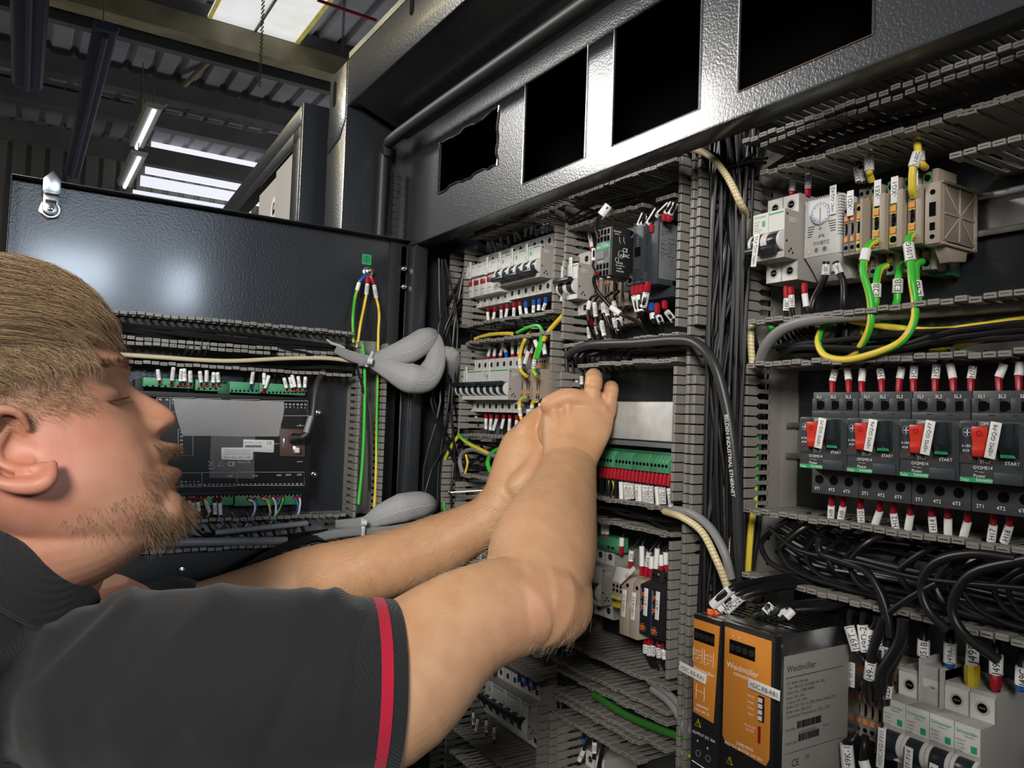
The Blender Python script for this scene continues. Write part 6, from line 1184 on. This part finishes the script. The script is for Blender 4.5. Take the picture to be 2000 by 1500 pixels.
def loft(P, ra, rb, hint, n=22, seg=5, store=None, taper=True):
    """P: world points, ra along hint, rb across"""
    P = [np.array(p, float) for p in P]; N = len(P); Q = [2*P[0]-P[1]]+P+[2*P[-1]-P[-2]]; pts, A_, B_ = [], [], []
    def cr(v, i, t): a, b, c, d = v[i-1], v[i], v[i+1], v[i+2]; return .5*((2*b)+(c-a)*t+(2*a-5*b+4*c-d)*t*t+(3*b-a-3*c+d)*t**3)
    RA = [ra[0]]+list(ra)+[ra[-1]]; RB = [rb[0]]+list(rb)+[rb[-1]]
    for i in range(1, N):
        for j in range(seg): t = j/seg; pts.append(cr(Q, i, t)); A_.append(cr(RA, i, t)); B_.append(cr(RB, i, t))
    pts.append(P[-1]); A_.append(ra[-1]); B_.append(rb[-1])
    if taper:                                                        # rounded ends
        d0 = (pts[0]-pts[1]); d0 /= np.linalg.norm(d0); d1 = pts[-1]-pts[-2]; d1 /= np.linalg.norm(d1); r0 = min(A_[0], B_[0]); r1 = min(A_[-1], B_[-1])
        a0, b0, a1, b1 = A_[0], B_[0], A_[-1], B_[-1]
        for k in (.45, .75, .93): e = math.sqrt(1-k*k); pts.insert(0, P[0]+d0*r0*k); A_.insert(0, a0*e); B_.insert(0, b0*e); pts.append(P[-1]+d1*r1*k); A_.append(a1*e); B_.append(b1*e)
    M_ = len(pts); vs = []; h = np.array(hint, float)
    for i in range(M_):
        tn = pts[min(i+1, M_-1)]-pts[max(i-1, 0)]; tn /= np.linalg.norm(tn); a = h-tn*(h@tn); a /= np.linalg.norm(a); b = np.cross(tn, a)
        for j in range(n): q = 2*np.pi*j/n; vs.append(pts[i]+a*A_[i]*math.cos(q)+b*B_[i]*math.sin(q))
    fs = [(i*n+j, i*n+(j+1) % n, (i+1)*n+(j+1) % n, (i+1)*n+j) for i in range(M_-1) for j in range(n)]+[tuple(range(n))[::-1], tuple(range((M_-1)*n, M_*n))]
    if store is None: addm(vs, fs)
    else: o = len(store[0]); store[0].extend(map(tuple, vs)); store[1].extend([tuple(o+i for i in f) for f in fs])
def finger(spec, r): P = [Tn(*q) for q in spec]; loft(P, r, r, nU, n=16, seg=4)
# ear (near side)
er = lambda L, r, fl=1.: loft([Tn(*q) for q in L], [x*.535/FPX for x in r], [x*.535/FPX*fl for x in r], nU, n=12, seg=4)
er([(52, 838, .538), (40, 812, .533), (14, 800, .528), (-20, 808, .522), (-44, 840, .518), (-48, 885, .518), (-30, 925, .521), (5, 944, .525), (45, 950, .528), (80, 946, .530), (100, 930, .533), (104, 905, .538)], [7, 9, 11, 12, 12, 12, 13, 14, 17, 18, 14, 8])
er([(10, 838, .534), (-12, 868, .530), (-8, 898, .531), (20, 914, .533), (58, 916, .533), (86, 906, .537)], [6, 9, 9, 9, 10, 7])
er([(88, 848, .552), (84, 872, .550), (90, 894, .553)], [11, 13, 10])
er([(80, 930, .534), (96, 922, .535)], [13, 12])
loft([Tn(20, 815, .540), Tn(10, 870, .543), (Tn(40, 925, .540))], [.012, .018, .012], [.006, .006, .006], nR, n=16)
loft([Tn(70, 1050, .610), Tn(170, 1042, .606), Tn(262, 1016, .612), Tn(318, 1000, .615)], [.050, .040, .0265, .018], [.054, .047, .034, .022], nU, n=30)
# neck, torso core
cn = .47*nR+.88*nU; e1 = .88*nR-.47*nU; Ct = Tn(44, 1096, .612)
cv = -.83*nF+.55*nU; cv -= e1*(cv@e1); cv /= np.linalg.norm(cv); cm = np.cross(e1, cv); cm /= np.linalg.norm(cm); cm = cm if cm@nU > 0 else -cm
loft([Ct+.085*cn-.016*e1, Ct+.055*cn-.006*e1, Ct+.02*cn, Ct-.04*cn, Ct-.09*cn-.01*e1], [.040, .052, .0585, .062, .07], [.040, .053, .060, .068, .085], e1)
SR = Tn(255, 1372, .565); SL = SR+np.array([-.37, .02, -.065]); MID = (SR+SL)/2
loft([MID+np.array([0, -.02, .02]), MID+np.array([0, -.02, -.08]), MID+np.array([0, -.03, -.25]), MID+np.array([0, -.03, -.45]), MID+np.array([0, -.02, -.62])], [.10, .15, .155, .14, .145], [.07, .095, .10, .09, .10], (1, 0, 0), n=28)
loft([SR+np.array([.0, .0, -.0]), MID+np.array([.06, -.03, -.005]), MID+np.array([-.06, -.03, -.02]), SL+np.array([0, 0, -.006])], [.052, .048, .042, .050], [.052, .052, .050, .050], (0, 0, 1))
# right arm
EL = Tn(1035, 1172, .645); RA_ = [SR, Tn(560, 1372, .552), Tn(748, 1342, .568), Tn(905, 1222, .605), EL, Tn(1062, 1062, .715), Tn(1096, 962, .785), Tn(1111, 905, .840)]
loft(RA_[:5], [.060, .060, .0565, .0435, .0400], [.062, .060, .0560, .0410, .0395], nU, n=44)
loft([Tn(1010, 1180, .630), Tn(1048, 1130, .668), Tn(1064, 1058, .718), Tn(1097, 962, .785), Tn(1111, 905, .840), Tn(1116, 880, .850)], [.0400, .0455, .0485, .0355, .0300, .0290], [.036, .043, .0455, .030, .0220, .0190], nR, n=44)
loft([Tn(1050, 1176, .640), Tn(1082, 1184, .655), Tn(1092, 1166, .668)], [.038, .0325, .029], [.038, .033, .030], nU, n=36)
dors = -(nF*.93-nU*.35)                                                # back of hand normal
loft([Tn(1112, 900, 0.838), Tn(1119, 868, 0.856), Tn(1127, 830, 0.871), Tn(1131, 797, 0.881), Tn(1132, 785, 0.888)], [.0300, .0345, .0395, .0400, .0370], [.0185, .0180, .0185, .0180, .0140], nR, n=30)
for q in ((1080, 790, .857), (1110, 780, .855), (1146, 788, .857), (1178, 803, .859)): loft([Tn(1112+(q[0]-1125)*.25, 885, .832), Tn(1118+(q[0]-1125)*.6, 840, .8535), Tn(q[0], q[1], q[2]+.0125)], [.0030, .0045, .0060], [.003, .0040, .0048], nR, n=12)
loft([Tn(1084, 872, .866), Tn(1075, 835, .880), Tn(1077, 800, .886)], [.0105, .0125, .011], [.013, .014, .012], nR)
finger([(1186, 806, 0.879), (1194, 764, 0.879), (1192, 760, 0.908), (1186, 790, 0.920)], [.0100, .0088, .0084, .0068])
finger([(1154, 796, 0.876), (1160, 745, 0.876), (1158, 738, 0.910), (1150, 778, 0.928)], [.0112, .0102, .0094, .0072])
finger([(1114, 792, 0.876), (1112, 782, 0.902), (1104, 790, 0.932), (1100, 816, 0.942)], [.0118, .0106, .0092, .0074])
finger([(1080, 800, 0.874), (1076, 796, 0.896), (1068, 806, 0.924), (1070, 830, 0.934)], [.0118, .0106, .0092, .0074])
finger([(1092, 872, .862), (1070, 850, .880), (1070, 822, .908), (1076, 806, .926)], [.0120, .0108, .0096, .0080])
loft([Tn(1074, 791, .872), Tn(1108, 777, .870), Tn(1146, 785, .872), Tn(1178, 801, .874)], [.0112, .0112, .0112, .0098], [.011, .011, .011, .0095], nU, n=18)
for q in ((1080, 786, 0.869), (1108, 777, 0.868), (1144, 786, 0.869), (1178, 800, 0.870)): finger([q, (q[0]+2, q[1]-3, q[2]+.008)], [.0068, .006])
# left arm and hand
EB = Tn(600, 1136, .93)
loft([SL, (SL+EB)/2+np.array([0, 0, -.005]), EB], [.052, .046, .041], [.052, .046, .041], nU, n=40)
loft([Tn(575, 1140, .932), EB, Tn(744, 1106, .915), Tn(853, 1067, .895), Tn(942, 1020, .880), Tn(978, 985, .876)], [.036, .041, .0395, .0355, .0275, .0265], [.036, .041, .0395, .036, .026, .022], nU, n=44)
loft([Tn(968, 998, .876), Tn(993, 960, .880), Tn(1012, 915, .888), Tn(1026, 868, .898), Tn(1036, 842, .908)], [.0235, .0275, .0300, .0275, .020], [.021, .021, .019, .017, .013], nR, n=24)
finger([(1014, 862, .896), (1030, 832, .902), (1062, 805, .925), (1085, 800, .95)], [.0118, .0108, .0094, .0076])
finger([(1034, 866, .905), (1054, 836, .915), (1078, 815, .94), (1092, 808, .955)], [.0116, .0104, .0092, .0074])
finger([(1048, 878, .912), (1068, 850, .925), (1088, 830, .945), (1100, 822, .955)], [.0108, .0098, .0088, .007])
finger([(1056, 898, .915), (1074, 872, .93), (1090, 850, .945), (1100, 842, .95)], [.0096, .0088, .0078, .0064])
finger([(1010, 950, .868), (1036, 922, .872), (1052, 885, .885), (1062, 850, .905)], [.0150, .0135, .0112, .0090])
me = bpy.data.meshes.new('body_raw'); me.from_pydata(V_, [], F_); me.update()
def remeshed(me, vox, smooth_it, name, post=None):
    bm = bmesh.new(); bm.from_mesh(me); bmesh.ops.recalc_face_normals(bm, faces=bm.faces); bm.to_mesh(me); bm.free()
    o = bpy.data.objects.new('tmp', me); COL.objects.link(o)
    r_ = o.modifiers.new('r', 'REMESH'); r_.mode = 'VOXEL'; r_.voxel_size = vox; r_.use_smooth_shade = True
    s = o.modifiers.new('s', 'SMOOTH'); s.factor = .5; s.iterations = smooth_it
    dg = bpy.context.evaluated_depsgraph_get(); out = bpy.data.meshes.new_from_object(o.evaluated_get(dg)); out.name = name
    bpy.data.objects.remove(o); bpy.data.meshes.remove(me); out.materials.clear(); return out
body = remeshed(me, .0019, 3, 'body')
body.materials.append(MT['skin'])
DENT = 1
co = np.empty(len(body.vertices)*3); body.vertices.foreach_get('co', co); co = co.reshape(-1, 3)
base = np.array([.60, .34, .182]); col = np.tile(base, (len(co), 1))
for (c_, r_, v_) in ((Tn(18, 868, .530), .013, nF*.0075), (Tn(52, 880, .535), .0060, nF*.010), (Tn(326, 836, .600), .0032, hd_h*.0045), (Tn(300, 838, .590), .006, -hd_s*.0015)):
    co += np.exp(-((np.linalg.norm(co-c_, axis=1))/r_)**2)[:, None]*v_
body.vertices.foreach_set('co', co.ravel()); body.update()
def tint(c, r, color, k): d = np.linalg.norm(co-c, axis=1); w_ = (k*np.exp(-(d/r)**2))[:, None]; col[:] = col*(1-w_)+np.array(color)*w_
hs = (co-HO)@hd_s; ha = (co-HO)@hd_f/KS*CY; hb = (co-HO)@hd_h/KS
face_m = 1/(1+np.exp((ha-230)/15)); near = np.linalg.norm(co-HO, axis=1) < .27
w_ = (near*.8)[:, None]; col[:] = col*(1-w_)+np.array([.44, .215, .135])*w_
RED = (.56, .20, .14)
tint(headpt(-10., 1.0), .030, RED, .6); tint(headpt(-40., 0.), .014, RED, .4); tint(Tn(60, 930, .53), .035, (.62, .22, .15), .55); tint(Tn(30, 1010, .56), .05, RED, .4); tint(headpt(20., .95), .025, (.58, .30, .17), .35); tint(headpt(60., 1.15), .022, RED, .35)
for q in ((1080, 780, .89), (1108, 772, .89), (1144, 782, .89), (1178, 796, .89), (1098, 1190, .61), (1040, 1215, .60)): tint(Tn(q[0], q[1]+8, q[2]-.02), .012 if q[1] < 900 else .03, (.62, .29, .18), .4)
# mouth, jaw stubble, clipped sides
sc_ = lambda v, a, b: np.clip((v-a)/(b-a), 0, 1)
lip = near*np.exp(-((hb+124)/13)**2)*sc_(ha, 98, 122)*(np.abs(hs) < .026); lip = np.maximum(lip, near*np.exp(-((hb+148)/13)**2)*sc_(ha, 104, 125)*(np.abs(hs) < .022)); col[:] = col*(1-.75*lip[:, None])+np.array([.42, .13, .11])*.75*lip[:, None]
st_ = near*(1-sc_(hb, -175, -120))*sc_(ha, -150, 20)*sc_(hb, -330, -270)*.22; col[:] = col*(1-st_[:, None])+np.array([.25, .15, .095])*st_[:, None]
fade = near*sc_(hb+ .25*(ha), 15, 125)*(1-sc_(ha, -5, 42))*.80; top_ = near*sc_(hb, 172, 196); fade = np.maximum(fade, top_*.9); col[:] = col*(1-fade[:, None])+np.array([.20, .145, .10])*fade[:, None]
ca = body.color_attributes.new('tint', 'FLOAT_COLOR', 'POINT'); ca.data.foreach_set('color', np.hstack([col, np.ones((len(col), 1))]).ravel().astype(np.float32))
man = thing('person', 'young man with fair hair and beard, black polo shirt, both hands in the cabinet', 'person', tuple(MID+np.array([0, 0, -.62])))
def mpart(me_, name, par=None):
    o = put(name, me_, par or man)
    if par is None: o.matrix_parent_inverse = Matrix.Translation(-man.location)
    return o
bo = mpart(body, 'body')
# ---- strands ----
rg = np.random.RandomState(5)
def strands(paths, r, k, name, par=None, tip=.35):
    """paths (N,M,3) -> three sided tapering tubes in one mesh"""
    N, M_, _ = paths.shape; tn = np.gradient(paths, axis=1); tn /= np.linalg.norm(tn, axis=2, keepdims=True)+1e-9
    a = np.cross(tn, nF); a /= np.linalg.norm(a, axis=2, keepdims=True)+1e-9; b = np.cross(tn, a)
    rr_ = np.linspace(1, tip, M_)[None, :, None]*(np.asarray(r).reshape(-1, 1, 1) if np.ndim(r) else r); R_ = []
    for j in range(3): q = 2*np.pi*j/3; R_.append(paths+a*math.cos(q)*rr_+b*math.sin(q)*rr_)
    vs = np.stack(R_, 2).reshape(-1, 3); idx = np.arange(N*M_*3).reshape(N, M_, 3); fs = []
    for j in range(3): k2 = (j+1) % 3; fs.append(np.stack([idx[:, :-1, j], idx[:, :-1, k2], idx[:, 1:, k2], idx[:, 1:, j]], -1).reshape(-1, 4))
    fs = np.concatenate(fs); me_ = bpy.data.meshes.new(name); me_.vertices.add(len(vs)); me_.vertices.foreach_set('co', vs.ravel()); me_.loops.add(len(fs)*4); me_.loops.foreach_set('vertex_index', fs.ravel().astype(np.int32)); me_.polygons.add(len(fs)); me_.polygons.foreach_set('loop_start', np.arange(0, len(fs)*4, 4, dtype=np.int32)); me_.polygons.foreach_set('loop_total', np.full(len(fs), 4, np.int32)); me_.polygons.foreach_set('use_smooth', np.ones(len(fs), bool)); me_.update(calc_edges=True); me_.validate()
    ks = k if isinstance(k, (list, tuple)) else [k]
    for k_ in ks: me_.materials.append(MT[k_])
    if len(ks) > 1: mi_ = rg.choice(len(ks), N, p=[.30, .40, .30][:len(ks)]); me_.polygons.foreach_set('material_index', np.tile(np.repeat(mi_, M_-1), 3).astype(np.int32))
    return mpart(me_, name, par)
def hairpaths(n, b0, b1, p0, p1, dphi, drop, off0, off1, M_=7, jit=.0012):
    B0 = rg.uniform(b0, b1, n); P0 = rg.uniform(p0, p1, n); t = np.linspace(0, 1, M_)[None, :]
    L = rg.uniform(.75, 1.1, n)[:, None]; ph = P0[:, None]*(1-dphi*t*L); bb = B0[:, None]-drop*L*t**1.5*(1+.0*ph)
    off = off0+(off1-off0)*np.sin(np.pi*np.clip(t, 0, 1)*.9)+rg.uniform(-1, 1, n)[:, None]*.0012
    lk = .05*np.sin(P0*23+B0*.11)+.03*np.sin(B0*.31); pts = headpt(bb-8*np.sin(P0*31+B0*.2)[:, None]*t, ph+lk[:, None]*t, off+.0009*np.sin(P0*41+B0*.27)[:, None]*t); return pts+rg.normal(0, jit*1.5, (n, 1, 3))*t[..., None]
# hair volume cap then strands
m_ = 46; bq = np.concatenate([np.linspace(0, 1, 22)]); phc = np.linspace(-math.pi, math.pi, m_)
low = 176+np.clip(np.abs(phc)-.5, 0, 3)*-10; cap = np.array([[ (338*f+(l*(1-f))) for l in low] for f in bq]); PH = np.tile(phc, (22, 1))
offc = .0010+.0062*np.clip(bq, 0, .35)[:, None]/.35*np.ones((1, m_)); Gc = headpt(cap, PH, offc)
mb = MB(); mb.add(Gc.reshape(-1, 3), [(i*m_+j, i*m_+j+1, (i+1)*m_+j+1, (i+1)*m_+j) for i in range(21) for j in range(m_-1)], 'hairb'); hc = mpart(mb.mesh('hair', smooth=True), 'hair')
pa = [hairpaths(8200, 185, 325, .02, 2.2, .42, 42, .005, .0110), hairpaths(1600, 175, 300, -1.6, 0., .42, 30, .005, .0110), hairpaths(4200, 160, 240, .05, 1.6, .45, 46, .003, .0068), hairpaths(5600, 92, 215, .78, 2.3, .10, 34, .0005, .0050)]
strands(np.concatenate(pa), .00019, ['hair1', 'hairb', 'hair3'], 'hair_strands', hc)
sd = hairpaths(7000, 5, 185, .72, 2.4, .03, 16, .0005, .0045, 4, .0010)
# clip side hair in front of the hairline and below the fade
bb0 = (sd[:, 0]-HO)@hd_h/KS; aa0 = (sd[:, 0]-HO)@hd_f/KS*CY; keep = (bb0+.25*aa0 > 8+rg.uniform(-30, 25, len(bb0))) & (aa0 < 28+rg.uniform(-20, 14, len(bb0))); strands(sd[keep], .00011, ['hairb', 'hair1', 'hair3'], 'side_hair', hc)
def tufts(n, b0, b1, p0, p1, ln, dirv, k, name, r=.00022, jit=.35, par=None, M_=5, curl=.3):
    B0 = rg.uniform(b0, b1, n); P0 = rg.uniform(p0, p1, n); p = headpt(B0, P0); q = headpt(B0, P0, .01); nn = (q-p)/.01
    d = nn*.55+np.array(dirv)+rg.normal(0, jit, (n, 3)); d /= np.linalg.norm(d, axis=1, keepdims=True); t = np.linspace(0, 1, M_)[None, :, None]; L = (ln*rg.uniform(.5, 1.15, n))[:, None, None]
    pts = p[:, None]+d[:, None]*L*t+np.array(-nU)*curl*L*t**2; return strands(pts, r, k, name, par)
dwn = -.8*nU+.25*nR
tufts(1900, -266, -205, -1.3, 1.35, .0100, dwn+.25*nR, ['beard', 'hairb', 'hair3'], 'beard', .00014); tufts(380, -262, -165, .75, 1.9, .0075, -.7*nU-.1*nR, ['hair3', 'beard', 'hairb'], 'jaw_beard', .00011)
tufts(150, -190, -130, .15, .9, .0075, dwn, 'beard', 'lip_beard', .00012); tufts(520, -112, -84, -.5, .42, .006, -.75*nU+.35*nR, 'beard', 'moustache', .00014, .22)
tufts(240, 74, 90, .12, .62, .008, .4*nR*-1+.35*nU-.5*nF, 'beard', 'eyebrow', .00014, .2); tufts(200, 66, 84, -.85, -.3, .008, .4*nU, 'beard', 'eyebrow', .0002, .2)
tufts(60, 13, 17, .26, .62, .0085, .95*nR-.75*nU, 'lash', 'eyelashes', .00017, .14, curl=-.2); tufts(40, 20, 24, -.72, -.4, .0085, .95*nR-.75*nU, 'lash', 'eyelashes', .00017, .14, curl=-.2)
ll = [headpt(19-(q-.26)*16, q, .0022) for q in np.linspace(.20, .62, 12)]; mb = MB(); mb.tube([tuple(np.ravel(p)) for p in ll], [.0003]+[.0007]*10+[.0003], 'lash', 6); mpart(mb.mesh('lash_line', smooth=True), 'lash_line')
for q in np.linspace(.20, .60, 26):
    r0 = np.ravel(headpt(18-(q-.26)*16, q, .001)); d = .9*nR-.35*nU-.35*nF+rg.normal(0, .12, 3); V_ = 0
    LS = globals().setdefault('LS', []); LS.append([r0+d*.009*u+nU*.0016*u*u for u in (0, .35, .7, 1)])
strands(np.array(LS), .00016, 'lash', 'eyelashes')
# fine arm hair
nor = np.empty(len(body.vertices)*3); body.vertices.foreach_get('normal', nor); nor = nor.reshape(-1, 3); vv = co-nC; pz = vv@nF; px_ = 1000+vv@nR/pz*FPX; py_ = 750-vv@nU/pz*FPX
facing = (nor*-vv).sum(1) > -.08*np.linalg.norm(vv, axis=1)
msk = facing & (((px_ > 870) & (px_ < 1180) & (py_ > 930) & (py_ < 1270)) | ((px_ > 560) & (px_ < 960) & (py_ > 975) & (py_ < 1150) & (pz > .8)))
ids = rg.choice(np.where(msk)[0], 1500, replace=False); d = nor[ids]*.28-nR*.55-nU*.35+rg.normal(0, .18, (1500, 3)); d /= np.linalg.norm(d, axis=1, keepdims=True); t = np.linspace(0, 1, 5)[None, :, None]
strands(co[ids][:, None]+d[:, None]*.010*t*rg.uniform(.5, 1.2, 1500)[:, None, None], .00009, 'blond', 'arm_hair')
# ---- polo shirt ----
SV, SF = [], []; ST = (SV, SF)
loft([Tn(752, 1343, .568), Tn(700, 1345, .562), Tn(560, 1350, .553), Tn(400, 1354, .555), SR+np.array([-.01, 0, 0])], [.0610, .0640, .0700, .0730, .0740], [.0600, .0630, .0690, .0720, .0740], nU, store=ST, n=30, taper=False)
loft([MID+np.array([0, -.03, -.02]), MID+np.array([0, -.03, -.08]), MID+np.array([0, -.03, -.25]), MID+np.array([0, -.03, -.45]), MID+np.array([0, -.02, -.60])], [.11, .175, .175, .165, .165], [.08, .115, .12, .115, .12], (1, 0, 0), store=ST, n=40)
loft([SR+np.array([0, 0, .006]), MID+np.array([.07, -.03, .018]), MID+np.array([-.07, -.03, -.0]), SL], [.074, .058, .052, .058], [.074, .070, .066, .060], (0, 0, 1), store=ST, n=30)
loft([Ct-.030*cm, Ct-.060*cm-.004*e1, Ct-.10*cm-.012*e1], [.074, .086, .10], [.082, .096, .115], e1, store=ST, n=30, taper=False)
q = (SL*.70+EB*.30); loft([SL+np.array([0, 0, .004]), (SL*.85+EB*.15), q], [.067, .064, .061], [.067, .064, .061], nU, store=ST, n=26)
me = bpy.data.meshes.new('shirt_raw'); me.from_pydata(SV, [], SF); me.update(); sh = remeshed(me, .0045, 7, 'polo_shirt')
c2 = np.empty(len(sh.vertices)*3); sh.vertices.foreach_get('co', c2); c2 = c2.reshape(-1, 3); n2_ = np.empty_like(c2.ravel()); sh.vertices.foreach_get('normal', n2_); n2_ = n2_.reshape(-1, 3)
vv = c2-nC; pz = vv@nF; sx = 1000+vv@nR/pz*FPX; sy = 750-vv@nU/pz*FPX
dsp = np.zeros(len(c2))
for (x0, y0, x1, y1, wd, am) in ((655, 1160, 600, 1330, 18, .0032), (640, 1200, 500, 1500, 20, -.0035), (600, 1175, 380, 1420, 26, .0035), (560, 1210, 300, 1500, 22, -.0028), (190, 1180, 40, 1330, 24, -.004), (260, 1165, 60, 1360, 20, .003), (430, 1160, 160, 1480, 30, .0028), (690, 1200, 650, 1420, 16, .0030), (90, 1230, -40, 1330, 18, .004)):
    dx, dy = x1-x0, y1-y0; L2 = dx*dx+dy*dy; u = np.clip(((sx-x0)*dx+(sy-y0)*dy)/L2, 0, 1); dd_ = np.hypot(sx-x0-u*dx, sy-y0-u*dy); dsp += 1.5*am*np.exp(-(dd_/wd)**2)*(1-u*.5)
dsp += .0012*np.sin(c2[:, 0]*70+c2[:, 2]*45)*np.sin(c2[:, 1]*60); c2 += n2_*dsp[:, None]; sh.vertices.foreach_set('co', c2.ravel()); sh.materials.append(MT['shirt']); sh.update(); so = mpart(sh, 'polo_shirt')
# sleeve hem: rib knit with a red stripe
ax = Tn(752, 1343, .568)-Tn(700, 1345, .562); ax /= np.linalg.norm(ax); cc = Tn(750, 1343, .568); ha_ = nU-ax*(nU@ax); ha_ /= np.linalg.norm(ha_); hb_ = np.cross(ax, ha_)
def band(c, axis, u, v, prof, k, name, par, n=56, arc=(0, 2*math.pi), dip=None):
    vs = []; M_ = len(prof); full = arc[1]-arc[0] > 6.2; nn = n if full else n+1
    for i in range(nn):
        a = arc[0]+(arc[1]-arc[0])*i/n
        for h_, ru, rv in prof: vs.append(c+axis*h_+u*ru*math.cos(a)+v*rv*math.sin(a))
    fs = [(i*M_+j, i*M_+(j+1) % M_, ((i+1) % nn)*M_+(j+1) % M_, ((i+1) % nn)*M_+j) for i in range(n) for j in range(M_)]
    mb = MB(); mb.add(vs, fs, k); return mpart(mb.mesh(name, smooth=True), name, par)
band(cc, ax, ha_, hb_, [(-.030, .0645, .0635), (.004, .0625, .0612), (.006, .0605, .0595), (.004, .0580, .0570), (-.030, .061, .060)], 'rib', 'sleeve_hem', so)
band(cc, ax, ha_, hb_, [(-.0125, .0643, .0632), (-.0045, .0637, .0626), (-.0045, .0625, .0615), (-.0125, .063, .062)], 'trim', 'red_stripe', so)
band(Ct, cm, e1, cv, [(.004, .0595, .0690), (.0065, .0615, .0710), (.004, .0645, .0740), (-.036, .082, .0930), (-.039, .080, .091), (-.036, .073, .084)], 'rib', 'collar', so)
band(Ct, cm, e1, cv, [(-.0335, .0818, .0928), (-.0295, .0800, .0908), (-.0298, .0780, .088), (-.034, .080, .091)], 'trim', 'collar_stripe', so, arc=(1.95, 5.3))
